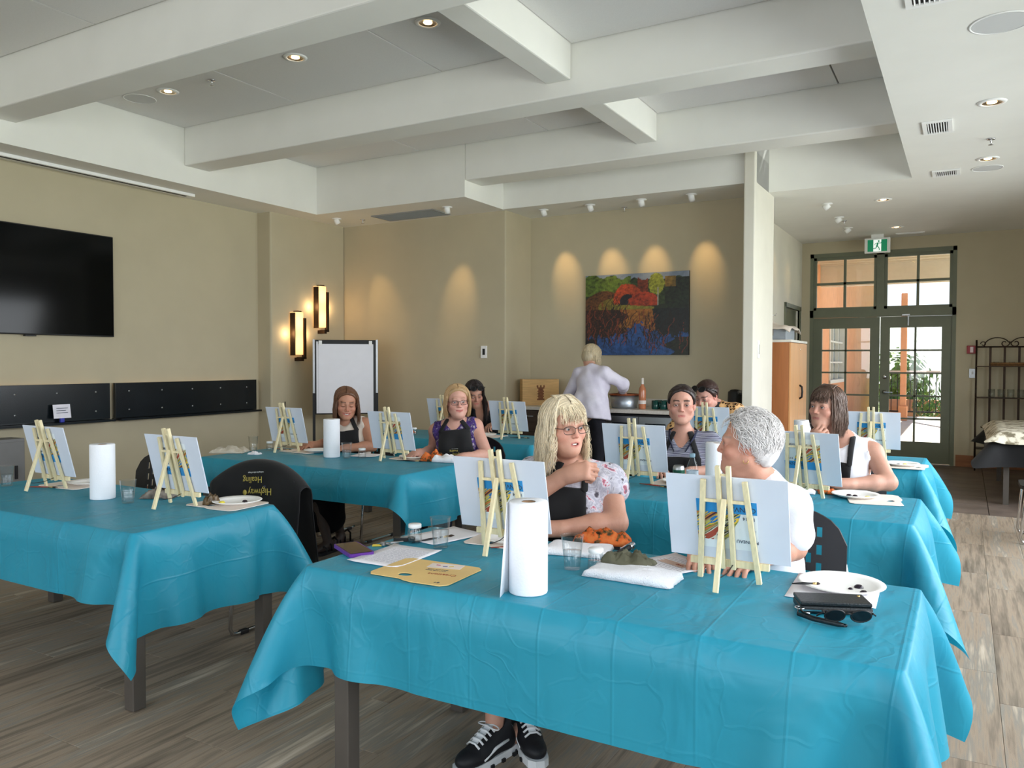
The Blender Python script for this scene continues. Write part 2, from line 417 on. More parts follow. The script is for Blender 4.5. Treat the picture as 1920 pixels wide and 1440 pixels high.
# ---- double glazed door with transom
def double_door():
    o = bpy.data.objects.new('door_1', None); COL.objects.link(o); o['kind'] = 'structure'
    o['label'] = 'olive green double door with divided glass panes and transom lights'
    y0, y1 = 12.70, 12.80
    b = B()
    b.bb(DX0, DX0+.05, y0, y1, 0, DZ).bb(DX1-.05, DX1, y0, y1, 0, DZ).bb(DX0, DX1, y0, y1, DZ-.06, DZ)
    b.bb(DX0, DX1, y0, y1, 2.12, 2.23)
    xm = (DX0+DX1)/2
    b.bb(xm-.05, xm+.05, y0, y1, 2.23, DZ)
    obj('frame', b, M_green, o)
    for a, c in ((DX0+.05, xm-.05), (xm+.05, DX1-.05)):
        fr = B()
        z0, z1 = 2.23, DZ-.06; e = .04
        fr.bb(a, a+e, y0+.02, y1-.02, z0, z1).bb(c-e, c, y0+.02, y1-.02, z0, z1).bb(a, c, y0+.02, y1-.02, z0, z0+e).bb(a, c, y0+.02, y1-.02, z1-e, z1)
        tr = obj('transom_window', fr, M_green, o)
        xc = (a+c)/2; zc = (z0+z1)/2
        obj('muntin', B().bb(xc-.018, xc+.018, y0+.025, y1-.025, z0+e, z1-e), M_green, tr)
        obj('muntin', B().bb(a+e, c-e, y0+.025, y1-.025, zc-.018, zc+.018), M_green, tr)
        for u0, u1 in ((a+e, xc-.018), (xc+.018, c-e)):
            for v0, v1 in ((z0+e, zc-.018), (zc+.018, z1-e)):
                obj('pane', B().bb(u0, u1, y0+.047, y0+.053, v0, v1), M_pane, tr)
    for k, (a, c) in enumerate(((DX0+.05, xm-.006), (xm+.006, DX1-.05))):
        z0, z1 = .012, 2.115; st = .125; e0 = .30; e1 = .16
        fr = B().bb(a, a+st, y0+.03, y1-.02, z0, z1).bb(c-st, c, y0+.03, y1-.02, z0, z1).bb(a+st, c-st, y0+.03, y1-.02, z0, z0+e0).bb(a+st, c-st, y0+.03, y1-.02, z1-e1, z1)
        lf = obj('door_leaf', fr, M_green, o)
        u = [a+st, (a+c)/2, c-st]; nz = 5; v = [z0+e0+(z1-e1-z0-e0)*i/nz for i in range(nz+1)]
        obj('muntin', B().bb(u[1]-.014, u[1]+.014, y0+.035, y1-.025, v[0], v[-1]), M_green, lf)
        for i in range(1, nz): obj('muntin', B().bb(u[0], u[2], y0+.035, y1-.025, v[i]-.012, v[i]+.012), M_green, lf)
        for i in range(2):
            for j in range(nz):
                obj('pane', B().bb(u[i]+.001, u[i+1]-.001, y0+.052, y0+.058, v[j]+.001, v[j+1]-.001), M_pane, lf)
        if k == 1:
            M = Matrix.Translation((a+.065, y0+.03, 1.02)) @ Matrix.Rotation(PI/2, 4, 'X')
            obj('door_lever', B().lathe([(.001, 0), (.032, 0), (.032, .008), (.012, .012), (.012, .05), (.018, .055), (.001, .058)], 20, M=M)
                .bar((a+.065, y0-.02, 1.02), (a+.175, y0-.02, 1.018), .02, .012), M_chrome, lf)
            M = Matrix.Translation((a+.065, y0+.03, 1.24)) @ Matrix.Rotation(PI/2, 4, 'X')
            obj('deadbolt', B().lathe([(.001, 0), (.034, 0), (.03, .014), (.001, .016)], 20, M=M), M_chrome, lf)
    obj('door_stop_hook', B().bar((-.72, y0+.01, 2.16), (-.72, y0+.005, 1.98), .016, .008).bar((-.80, y0-.005, 2.135), (-.70, y0-.005, 2.135), .012, .02), M_steel, o)
double_door()
# dark doorway on the hall wall
b = B().bb(-2.2, -2.16, HD[0]-.06, HD[0], 0, HD[2]+.06).bb(-2.2, -2.16, HD[1], HD[1]+.06, 0, HD[2]+.06).bb(-2.2, -2.16, HD[0]-.06, HD[1]+.06, HD[2], HD[2]+.06)
d2 = struct('door_2', b, M_green)
obj('door_leaf', B().bb(-2.27, -2.225, HD[0], HD[1], .01, HD[2]), M_green, d2)
d2['label'] = 'dark green door in the hall wall behind the wooden cupboard'

# ================================================================ outside the door
M_stucco = mat('orange_stucco', (226, 158, 112), rough=.9, var=.06, scale=5, bump=.3, bscale=60)
M_conc = mat('patio_concrete', (205, 200, 192), rough=.9, var=.06, scale=4)
M_slat = mat('white_roof_plank', (226, 220, 206), rough=.6, var=.03)
M_leaf = mat('shrub_leaf', (104, 134, 62), rough=.6, var=.4, scale=9)
M_hill = mat('hill_scrub', (150, 158, 150), rough=.95, var=.3, scale=.25)
M_iron = mat('railing_iron', (40, 40, 42), rough=.5, metal=.5)
struct('floor_patio', B().bb(-2.75, 8, 12.85, 24.2, -.14, -.02), M_conc)
struct('ground_outside', B().bb(-60, 60, 24.2, 120, -1.6, -1.4).bb(8, 60, -20, 24.2, -1.6, -1.4), mat('grass_ground', (120, 140, 78), rough=.95, var=.3, scale=.6))
so_ = struct('wall_outside', B().bb(-3.05, -2.75, 12.86, 19.6, 0, 4.25).bb(-3.05, -2.75, 22.2, 31, -1.4, 4.25).bb(-3.05, -2.75, 19.6, 22.2, 0, .95).bb(-3.05, -2.75, 19.6, 22.2, 2.45, 4.25), M_stucco)
def outside():
    fr = B()
    y0, y1, z0, z1 = 19.6, 22.2, .95, 2.45
    x0, x1 = -2.92, -2.72
    fr.bb(x0, x1, y0, y0+.08, z0, z1).bb(x0, x1, y1-.08, y1, z0, z1).bb(x0, x1, y0, y1, z0, z0+.08).bb(x0, x1, y0, y1, z1-.08, z1)
    for i in (1, 2): fr.bb(x0+.05, x1-.05, y0+(y1-y0)*i/3-.02, y0+(y1-y0)*i/3+.02, z0, z1)
    for i in (1, 2): fr.bb(x0+.05, x1-.05, y0, y1, z0+(z1-z0)*i/3-.02, z0+(z1-z0)*i/3+.02)
    wi = struct('window_20', fr, M_slat)
    obj('pane', B().bb(-2.86, -2.85, y0+.05, y1-.05, z0+.05, z1-.05), mat('dim_glass', (120, 140, 150), rough=.08, var=.1), wi)
    rf = bpy.data.objects.new('porch_roof', None); COL.objects.link(rf); tag(rf, 'white planked porch roof outside above the patio', 'roof')
    for i in range(16):
        yy = 13.1+.33*i
        obj('roof_plank', B().bb(-2.75, 5.5, yy-.155, yy+.155, 3.78-.012*i, 3.84-.012*i), mat('beige_roof_board', (206, 192, 164), rough=.7, var=.05), rf)
        obj('batten', B().bb(-2.75, 5.5, yy+.145, yy+.185, 3.70-.012*i, 3.78-.012*i), M_slat, rf)
    for i in range(16):
        yy = 18.2+.7*i
        obj('rafter_end', B().bb(-2.75, -2.55, yy-.06, yy+.06, 4.27, 4.40), M_bm, rf)
    obj('eave_board', B().bb(-2.75, -2.5, 18, 30, 4.40, 4.5), M_slat, rf)
    obj('fascia', B().bb(-2.75, 5.5, 18.25, 18.4, 3.08, 3.62), M_slat, rf)
    lm = thing('porch_lantern', 'small box lantern on the orange wall outside the door', 'lantern', (-2.748, 25.5, 2.75))
    obj('housing', B().bb(0, .16, -.2, .2, .22, .26).bb(0, .16, -.2, .2, -.02, .02).bb(0, .02, -.2, .2, 0, .24), M_bm, lm)
    obj('diffuser', B().bb(.02, .14, -.17, .17, .02, .22), mat('lantern_glass', (235, 230, 215), rough=.4), lm)
    for x, lab in ((-1.36, 'orange square porch post beside the railing outside'),):
        po = thing('porch_post', lab, 'post', (x, 22.4, 0))
        obj('shaft', B().bb(-.07, .07, -.07, .07, -.02, 3.2, bev=.01), M_stucco, po)
        obj('base', B().bb(-.10, .10, -.10, .10, -.02, .35, bev=.01), M_stucco, po)
    rl = thing('patio_railing', 'black iron railing with light handrail along the patio edge', 'railing', (-1.9, 24.0, 0))
    obj('top_rail', B().bb(0, 7, -.05, .05, 1.17, 1.23), mat('rail_cap', (200, 190, 180), rough=.5), rl)
    obj('bottom_rail', B().bb(0, 7, -.02, .02, .1, .14), M_iron, rl)
    me = B().bb(-.01, .01, -.01, .01, .14, 1.17).mesh('baluster'); me.materials.append(M_iron)
    for i in range(44):
        q = bpy.data.objects.new('baluster', me); place(q, rl); q.location = (.15+.155*i, 0, 0)
    pw = struct('wall_planter', B().bb(-2.2, 6, 26.0, 26.4, -1.4, .35), M_stucco)
    rg = random.Random(3)
    spots = [(-1.6, 27.5, .8), (.2, 27.5, .75), (1.9, 27.5, .8), (-2.2, 33.5, 1.3), (.4, 32, 1.3), (3.2, 31.5, 1.3), (-.9, 25.0, .4), (.5, 25.0, .4)]
    labs = ['green shrub outside behind the planter wall, nearest the post', 'low green shrub outside in the middle behind the railing', 'rounded green shrub outside to the right behind the railing',
            'tall shrub outside farthest left beyond the planter', 'tall shrub outside behind the middle low shrub', 'tall shrub outside farthest right beyond the planter',
            'small plant outside in front of the planter wall by the post', 'small plant outside in front of the planter wall, right one']
    for (x, y, r), lab in zip(spots, labs):
        sh = thing('garden_shrub', lab, 'shrub', (x, y, -1.4), 0, 'shrubs beyond the patio')
        b = B()
        for k in range(420):
            u = Vector((rg.gauss(0, 1), rg.gauss(0, 1), rg.gauss(0, 1))).normalized()*r*rg.uniform(.6, 1)
            c = u+Vector((0, 0, 1.4+r*.55)); n = u.normalized(); t1 = n.orthogonal().normalized(); t1.rotate(Matrix.Rotation(rg.uniform(0, 6.3), 3, n)); t2 = n.cross(t1)
            s_ = r*.13
            b.add([c-t1*s_, c+t2*s_*.5+n*.03, c+t1*s_, c-t2*s_*.5+n*.02], [(0, 1, 2, 3)])
        fo = obj('foliage', b, M_leaf, sh); fo['kind'] = 'stuff'
        obj('stem', B().tube([(0, 0, 0), (.02, .01, .7), (0, 0, 1.4+r*.4)], [.05, .04, .02], 6), M_bm, sh)
    n = 40; vs = []; fs = []
    for i in range(n):
        for j in range(12):
            x = -70+140*i/(n-1); y = 60+6*j
            z = -1.5+(j/11)**.8*(9+5*mnoise.noise((x*.05, 2.2, 0)))+1.4*mnoise.noise((x*.15, y*.15, 0))*(j > 0)
            vs.append((x, y, z))
    for i in range(n-1):
        for j in range(11): fs.append((i*12+j, (i+1)*12+j, (i+1)*12+j+1, i*12+j+1))
    tag(obj('hillside', B().add(vs, fs, True), M_hill), 'pale hazy hillside far beyond the patio railing', 'hill')
outside()
# ================================================================ tables and draped plastic cloths
TZ = .745
def clothmat():
    m = bpy.data.materials.new('turquoise_plastic_cloth'); m.use_nodes = True; t = m.node_tree; p = t.nodes['Principled BSDF']
    tc = nd(t, 'ShaderNodeTexCoord')
    n = nd(t, 'ShaderNodeTexNoise'); n.inputs['Scale'].default_value = 2.5; n.inputs['Detail'].default_value = 4
    cr = nd(t, 'ShaderNodeValToRGB'); cr.color_ramp.elements[0].color = lin(34, 150, 180); cr.color_ramp.elements[1].color = lin(54, 169, 196)
    t.links.new(tc.outputs['Object'], n.inputs['Vector']); t.links.new(n.outputs[0], cr.inputs[0]); t.links.new(cr.outputs[0], p.inputs['Base Color'])
    p.inputs['Roughness'].default_value = .42; p.inputs['Specular IOR Level'].default_value = .5
    # fine crumple relief and the fold lines from the packet
    n1 = nd(t, 'ShaderNodeTexNoise'); n1.inputs['Scale'].default_value = 4.2; n1.inputs['Detail'].default_value = 3; n1.inputs['Distortion'].default_value = .9
    mp = nd(t, 'ShaderNodeMapping'); mp.inputs['Scale'].default_value = (1.0, .55, .5)
    t.links.new(tc.outputs['Object'], mp.inputs[0]); t.links.new(mp.outputs[0], n1.inputs['Vector'])
    v = nd(t, 'ShaderNodeTexVoronoi'); v.feature = 'DISTANCE_TO_EDGE'; v.inputs['Scale'].default_value = 6
    nv = nd(t, 'ShaderNodeTexNoise'); nv.inputs['Scale'].default_value = 3; nv.inputs['Detail'].default_value = 3
    va = nd(t, 'ShaderNodeVectorMath', operation='MULTIPLY_ADD'); va.inputs[1].default_value = (.5, .5, .5)
    t.links.new(tc.outputs['Object'], nv.inputs['Vector']); t.links.new(nv.outputs['Color'], va.inputs[0]); t.links.new(tc.outputs['Object'], va.inputs[2])
    t.links.new(va.outputs[0], v.inputs['Vector'])
    mr = nd(t, 'ShaderNodeMapRange'); mr.inputs['From Max'].default_value = .06; mr.inputs['To Min'].default_value = 1; mr.inputs['To Max'].default_value = 0
    t.links.new(v.outputs['Distance'], mr.inputs[0])
    uv = nd(t, 'ShaderNodeUVMap'); uv.uv_map = 'UVMap'
    sx = nd(t, 'ShaderNodeSeparateXYZ'); t.links.new(uv.outputs[0], sx.inputs[0])
    tot = None
    for ch, per in ((0, .228), (1, .228)):
        md = nd(t, 'ShaderNodeMath', operation='PINGPONG'); md.inputs[1].default_value = per/2
        t.links.new(sx.outputs[ch], md.inputs[0])
        r = nd(t, 'ShaderNodeMapRange'); r.inputs['From Max'].default_value = .006; r.inputs['To Min'].default_value = 1; r.inputs['To Max'].default_value = 0
        t.links.new(md.outputs[0], r.inputs[0])
        if ch == 1:
            r.inputs['To Min'].default_value = .3
        if tot is None: tot = r
        else:
            a = nd(t, 'ShaderNodeMath', operation='ADD'); t.links.new(tot.outputs[0], a.inputs[0]); t.links.new(r.outputs[0], a.inputs[1]); tot = a
    k = nd(t, 'ShaderNodeMath', operation='MULTIPLY_ADD'); k.inputs[1].default_value = .06
    t.links.new(tot.outputs[0], k.inputs[0]); t.links.new(n1.outputs[0], k.inputs[2])
    k2 = nd(t, 'ShaderNodeMath', operation='MULTIPLY_ADD'); k2.inputs[1].default_value = .035
    t.links.new(mr.outputs[0], k2.inputs[0]); t.links.new(k.outputs[0], k2.inputs[2])
    bp = nd(t, 'ShaderNodeBump'); bp.inputs['Strength'].default_value = .8; bp.inputs['Distance'].default_value = .022
    t.links.new(k2.outputs[0], bp.inputs['Height']); t.links.new(bp.outputs[0], p.inputs['Normal'])
    # thin plastic lets a little light through
    tl = nd(t, 'ShaderNodeBsdfTranslucent'); tl.inputs[0].default_value = lin(0, 170, 210)
    mx = nd(t, 'ShaderNodeMixShader'); mx.inputs[0].default_value = .22
    out = t.nodes['Material Output']
    t.links.new(p.outputs[0], mx.inputs[1]); t.links.new(tl.outputs[0], mx.inputs[2]); t.links.new(mx.outputs[0], out.inputs[0])
    return m
M_cloth = clothmat()
M_leg = mat('table_leg_grey', (96, 90, 84), rough=.5, metal=.3, var=.06)
M_top = mat('table_top_laminate', (176, 168, 156), rough=.5, var=.06)

def drape(L, W, ov, res=.04, seed=0, its=260):
    """hang a rectangular sheet over a table top by relaxing a net of stretch links under gravity; ov = overhang left,right,front,back"""
    rg = np.random.RandomState(seed)
    x0, x1, y0, y1 = -L/2-ov[0], L/2+ov[1], -W/2-ov[2], W/2+ov[3]
    seg = lambda a, b: np.linspace(a, b, max(2, int(round((b-a)/res))+1))
    u = np.concatenate([seg(x0, -L/2)[:-1], seg(-L/2, L/2), seg(L/2, x1)[1:]])
    v = np.concatenate([seg(y0, -W/2)[:-1], seg(-W/2, W/2), seg(W/2, y1)[1:]])
    nx, ny = len(u), len(v)
    U, V = np.meshgrid(u, v, indexing='ij')
    P = np.stack([U, V, np.full_like(U, .012)], -1)
    ex = np.maximum(np.abs(U)-L/2, 0)*np.sign(U); ey = np.maximum(np.abs(V)-W/2, 0)*np.sign(V)
    r = np.hypot(ex, ey)
    # start already folded part of the way down, with a little unevenness so that folds form
    P[..., 2] -= r*.75
    P[..., 0] -= ex*.42; P[..., 1] -= ey*.42
    P += rg.normal(0, .004, P.shape)*(r > 0)[..., None]
    fold = (.012*np.sin(U*9+seed)+.010*np.sin(U*17+seed*2))[..., None]*np.array([0, 1, 0])*(np.abs(ey) > .05)[..., None]*(np.sign(V))[..., None]
    P += fold
    P += (.012*np.sin(V*11+seed*3))[..., None]*np.array([1, 0, 0])*(np.abs(ex) > .05)[..., None]*(np.sign(U))[..., None]
    inside = (np.abs(U) < L/2+.001) & (np.abs(V) < W/2+.001)
    wt = np.where(inside, 0.0, 1.0)[..., None]
    du = np.diff(u)[:, None, None]; dv = np.diff(v)[None, :, None]
    links = []
    def L_(a, b, d, k):
        links.append((a, b, d, k))
    sl = slice
    for par in (0, 1):
        n_ = (nx-par)//2
        L_((sl(par, par+2*n_-1, 2), sl(None)), (sl(par+1, par+2*n_, 2), sl(None)), du[par:par+2*n_-1:2], 1)
        m_ = (ny-par)//2
        L_((sl(None), sl(par, par+2*m_-1, 2)), (sl(None), sl(par+1, par+2*m_, 2)), dv[:, par:par+2*m_-1:2], 1)
    dg = np.sqrt(du*du+dv*dv)
    for par in (0, 1):
        n_ = (nx-par)//2
        L_((sl(par, par+2*n_-1, 2), sl(0, ny-1)), (sl(par+1, par+2*n_, 2), sl(1, ny)), dg[par:par+2*n_-1:2], .6)
        L_((sl(par, par+2*n_-1, 2), sl(1, ny)), (sl(par+1, par+2*n_, 2), sl(0, ny-1)), dg[par:par+2*n_-1:2], .6)
    L_((sl(0, nx-4), sl(None)), (sl(4, nx), sl(None)), (u[4:]-u[:-4])[:, None, None], .06)
    L_((sl(None), sl(0, ny-4)), (sl(None), sl(4, ny)), (v[4:]-v[:-4])[None, :, None], .06)
    Q = P.copy(); a_, b_ = L/2+.006, W/2+.006
    for it in range(its):
        vel = (P-Q)*.93; Q = P.copy()
        P = P+(vel+np.array([0, 0, -.0011]))*wt
        for rep in range(3):
            for A, Bq, d, k in links:
                D = P[Bq]-P[A]; ln = np.sqrt((D*D).sum(-1, keepdims=True))+1e-9
                wa, wb = wt[A], wt[Bq]; sm = wa+wb+1e-9
                c = D*((ln-d)/ln*k/sm)
                P[A] += c*wa; P[Bq] -= c*wb
        # keep out of the table block
        ins = (np.abs(P[..., 0]) < a_) & (np.abs(P[..., 1]) < b_) & (P[..., 2] < .004)
        dx = a_-np.abs(P[..., 0]); dy = b_-np.abs(P[..., 1]); dz = .004-P[..., 2]
        up = ins & (dz <= np.minimum(dx, dy)+.01); P[..., 2] = np.where(up, .004, P[..., 2])
        sx = ins & ~up & (dx <= dy); P[..., 0] = np.where(sx, np.sign(P[..., 0])*a_, P[..., 0])
        sy = ins & ~up & (dx > dy); P[..., 1] = np.where(sy, np.sign(P[..., 1])*b_, P[..., 1])
        P[..., 2] = np.maximum(P[..., 2], -TZ+.01)
    P[..., 2] = np.where(inside, .0045, P[..., 2])
    return P, u, v
def cloth_mesh(P, u, v, L=0, W=0):
    nx, ny = len(u), len(v)
    me = bpy.data.meshes.new('table_cloth')
    I = np.arange(nx*ny).reshape(nx, ny)
    F = np.stack([I[:-1, :-1], I[1:, :-1], I[1:, 1:], I[:-1, 1:]], -1).reshape(-1, 4)
    me.from_pydata(P.reshape(-1, 3).tolist(), [], F.tolist())
    uvl = me.uv_layers.new(name='UVMap')
    U, V = np.meshgrid(u, v, indexing='ij'); uvv = np.stack([U, V], -1).reshape(-1, 2)
    uvl.data.foreach_set('uv', uvv[F.reshape(-1)].astype('f4').reshape(-1))
    me.polygons.foreach_set('use_smooth', [True]*len(F))
    if L:
        ev = np.zeros(len(me.edges)*2, 'i4'); me.edges.foreach_get('vertices', ev); ev = ev.reshape(-1, 2)
        uu = U.reshape(-1)[ev]; vv = V.reshape(-1)[ev]; cr = np.zeros(len(ev), 'f4')
        cr[(np.abs(np.abs(uu)-L/2) < 1e-4).all(1) & (np.abs(vv) < W/2+1e-4).all(1) & (np.abs(uu[:, 0]-uu[:, 1]) < 1e-4)] = .55
        cr[(np.abs(np.abs(vv)-W/2) < 1e-4).all(1) & (np.abs(uu) < L/2+1e-4).all(1) & (np.abs(vv[:, 0]-vv[:, 1]) < 1e-4)] = .55
        me.attributes.new('crease_edge', 'FLOAT', 'EDGE').data.foreach_set('value', cr)
    me.materials.append(M_cloth)
    return me
TL, TW = 1.86, .765
TABLES = {
 'T1': ((-1.035, 2.375), (.44, .42, .33, .26), 'turquoise plastic cloth on the nearest table in the right column', 'nearest table in the right column, under the cloth with the black wallet'),
 'T2': ((-3.855, 2.40), (.40, .41, .31, .30), 'turquoise plastic cloth on the nearest table in the left column', 'nearest table in the left column, by the chair with the draped apron'),
 'T3': ((-3.94, 4.285), (.42, .36, .22, .24), 'turquoise plastic cloth on the middle table in the left column', 'middle table in the left column, below the flip chart'),
 'T4': ((-1.115, 4.21), (.40, .42, .32, .26), 'turquoise plastic cloth on the middle table in the right column', 'middle table in the right column, with the water bottle and drink can'),
 'T5': ((-4.09, 6.25), (.40, .40, .30, .2), 'turquoise plastic cloth on the far table in the left column', 'far table in the left column, nearest the plain back wall'),
 'T6': ((-1.165, 6.21), (.40, .42, .30, .24), 'turquoise plastic cloth on the far table in the right column', 'far table in the right column, nearest the hall'),
}
CLO = {}
legme = B().bb(-.03, .03, -.03, .03, .004, .70, bev=.004).mesh('leg'); legme.materials.append(M_leg)
for i, (k, ((cx, cy), ov, clab, tlab)) in enumerate(TABLES.items()):
    t = thing('folding_table', 'grey-legged rectangular '+tlab, 'table', (cx, cy, 0), 0, 'tables of the painting class')
    obj('table_top', B().prism(rrect(TL-.03, TW-.03, .07, 6), .70, TZ-.016), M_top, t)
    for sx in (-1, 1):
        for sy in (-1, 1):
            q = bpy.data.objects.new('leg', legme); place(q, t); q.location = (sx*(TL/2-(.165 if k == 'T1' and sx < 0 else .05)), sy*(TW/2-.035), 0)
    P, u, v = drape(TL, TW, ov, seed=i+1, its=240 if i < 2 else 160, res=.036 if i < 2 else .048)
    P[..., 2] += TZ-.0035
    c = obj('table_cloth', cloth_mesh(P, u, v, TL, TW), M_cloth, None, (cx, cy, 0))
    sd = c.modifiers.new('smooth', 'SUBSURF'); sd.levels = 2; sd.render_levels = 2; sd.boundary_smooth = 'PRESERVE_CORNERS'
    tag(c, clab, 'tablecloth', 'turquoise table covers'); CLO[k] = c
TZ2 = TZ+.002      # top of the cloth

# ================================================================ chairs: black perforated shell on a chrome sled frame
M_chair = mat('black_chair_plastic', (20, 20, 24), rough=.45, var=.06)
def chair_parts():
    """local: seat centre at origin, sitter faces +y, floor at z 0"""
    parts = {}
    # backrest with rows of rounded slots, curved
    W_, H_ = .46, .40
    bm = bmesh.new()
    def outline(n=44):
        pts = []
        for p in rrect(W_, H_, .075, 8): pts.append(p)
        return pts
    vs = []
    # grid with holes: columns and rows of cells; a cell is either solid or framed by a slot
    b = B()
    cols = [-.12, -.08, -.04, 0, .04, .08, .12]
    def bend(x, z):
        return (x, -.215+.35*x*x-.10*(z), z)
    # front/back sheet made from strips between slot columns, slots as real gaps
    zs0, zs1 = -.13, .13
    def sheet(poly):   # poly list of (x,z) -> thick curved piece
        n = len(poly)
        f = [(x, bend(x, z)[1], z) for x, z in poly]; bk = [(x, y-.012, z) for x, y, z in f]
        fs = [list(range(n)), [n+i for i in range(n)][::-1]]
        for i in range(n): fs.append(((i+1) % n, i, n+i, n+(i+1) % n))
        b.add(f+bk, fs)
    slots = {}
    for ci, cx in enumerate(cols):
        for k in range(4 if ci % 2 == 0 else 3):
            slots.setdefault(ci, []).append(-.105+.07*k+(.035 if ci % 2 else 0))
    edges = [-W_/2+.005]+[c+d for c in cols for d in (-.011, .011)]+[W_/2-.005]
    def zlim(x):
        ax = abs(x); r = .075
        if ax > W_/2-r: dz = r-math.sqrt(max(0, r*r-(ax-(W_/2-r))**2))
        else: dz = 0
        return H_/2-dz-.09*(ax/(W_/2))**2
    def strip(xa, xb, za, zb, n=2):
        for i in range(n):
            p = xa+(xb-xa)*i/n; q = xa+(xb-xa)*(i+1)/n
            sheet([(p, max(za, -zlim(p)) if za < -.15 else za), (q, max(za, -zlim(q)) if za < -.15 else za), (q, zlim(q) if zb > .15 else zb), (p, zlim(p) if zb > .15 else zb)])
    xs_ = edges
    for i in range(0, len(xs_), 2):
        strip(xs_[i], xs_[i+1], -9, 9, 3 if i in (0, len(xs_)-2) else 1)
    for ci, cx in enumerate(cols):
        zz = -9
        for s in slots[ci]:
            strip(cx-.011, cx+.011, zz, s-.02, 1); zz = s+.02
        strip(cx-.011, cx+.011, zz, 9, 1)
    for vtx in range(len(b.v)):
        x, y, z = b.v[vtx]; b.v[vtx] = (x, y, z+.672)
    parts['backrest'] = (b, M_chair)
    s = B(); pl = rrect(.46, .44, .09, 6)
    s.prism(pl, .435, .465)
    parts['seat'] = (s, M_chair)
    for sx in (-1, 1):
        x = sx*.235
        path = [(sx*.2, -.235, .72), (x, -.215, .55), (x, -.20, .47), (x, -.17, .44), (x, .15, .43), (x, .185, .41), (x, .215, .05), (x, .20, .018), (x, .17, .012), (x, -.22, .012), (x, -.245, .02)]
        parts['sled_frame' if sx < 0 else 'sled_frame.'] = (B().tube(path, .0105, 8), M_chrome)
    parts['cross_bar'] = (B().tube([(-.235, .10, .425), (.235, .10, .425)], .009, 8).tube([(-.235, -.12, .425), (.235, -.12, .425)], .009, 8), M_chrome)
    for k, (gx, gy) in enumerate(((-.235, .125), (.235, .125), (-.235, -.175), (.235, -.175))):
        parts['floor_glide'+'.'*k] = (B().bb(gx-.015, gx+.015, gy-.025, gy+.025, .0, .024, bev=.004), M_black)
    return parts
CHP = {k.replace('.', '#'): v for k, v in chair_parts().items()}
CHM = {}
for k, (b, m) in CHP.items():
    me = b.mesh(k.strip('#')); me.materials.append(m); CHM[k] = me
def chair(label, x, y, rz=PI):
    t = thing('stacking_chair', label, 'chair', (x, y, 0), rz, 'black perforated chairs at the tables')
    for k, me in CHM.items():
        o = bpy.data.objects.new(k.strip('#'), me); place(o, t)
    return t
chair('black perforated chair under the blonde woman in glasses', -1.545, 3.10, PI+.05)
chair('black perforated chair behind the white-haired woman in white', -.62, 3.10, PI-.04)
chair('empty black perforated chair at the left table behind the upright paper towel roll', -4.43, 3.03, PI)
chair('black chair with a dark apron hung over its back', -3.55, 3.05, PI).scale = (1, 1, .955)
chair('black chair under the brown-haired smiling woman', -4.35, 5.02, PI)
chair('black chair under the woman with the blond bob', -3.25, 4.98, PI)
chair('black chair under the dark-haired woman in the striped shirt', -1.55, 5.0, PI)
chair('black chair under the woman resting her chin on her hand', -.62, 4.99, PI)
chair('black chair under the woman with long black hair', -4.32, 6.95, PI)
chair('black chair under the woman in the leopard print shirt', -1.86, 6.92, PI)
chair('black chair at the right edge beside the slate floor', .62, 7.72, PI/2)

# ================================================================ easels with canvas panels
M_pine = mat('pine_easel_wood', (228, 214, 174), rough=.6, var=.1, scale=5, stretch=(30, 30, 2))
M_canvas = mat('white_canvas_panel', (212, 218, 230), rough=.8, var=.015, bump=.04, bscale=700)
M_blue = mat('label_blue', (44, 142, 208), rough=.5, var=.04)
M_lab = mat('label_paper', (226, 234, 240), rough=.6, var=.02)
M_ink = mat('label_ink', (50, 62, 84), rough=.6)
def paintstripes():
    m = bpy.data.materials.new('label_brush_strokes'); m.use_nodes = True; t = m.node_tree; p = t.nodes['Principled BSDF']
    p.inputs['Roughness'].default_value = .5
    tc = nd(t, 'ShaderNodeTexCoord'); m0 = nd(t, 'ShaderNodeMapping'); m0.inputs['Rotation'].default_value = (0, .62, 0); mp = nd(t, 'ShaderNodeMapping'); mp.inputs['Scale'].default_value = (3, 1, 26)
    n = nd(t, 'ShaderNodeTexNoise'); n.inputs['Scale'].default_value = 1.6; n.inputs['Detail'].default_value = 2
    t.links.new(tc.outputs['Object'], m0.inputs[0]); t.links.new(m0.outputs[0], mp.inputs[0]); t.links.new(mp.outputs[0], n.inputs['Vector'])
    cr = nd(t, 'ShaderNodeValToRGB'); cr.color_ramp.interpolation = 'CONSTANT'; e = cr.color_ramp.elements
    e[0].position = 0; e[0].color = lin(58, 40, 48); e[1].position = .36; e[1].color = lin(214, 120, 70)
    for pos, c in ((.41, (120, 140, 60)), (.455, (232, 196, 70)), (.49, (40, 120, 190)), (.525, (200, 190, 90)), (.56, (52, 46, 60)), (.6, (216, 216, 200)), (.65, (170, 74, 52))):
        x = e.new(pos); x.color = lin(*c)
    t.links.new(n.outputs[0], cr.inputs[0]); t.links.new(cr.outputs[0], p.inputs['Base Color'])
    return m
M_strokes = paintstripes()
LA = math.radians(14)
def lp(x, s, d=0):   # point on the leaning plane: s up along it, d outward on the painter's side
    return (x, -s*math.sin(LA)+d*math.cos(LA), s*math.cos(LA)+d*math.sin(LA))
TXT = {}
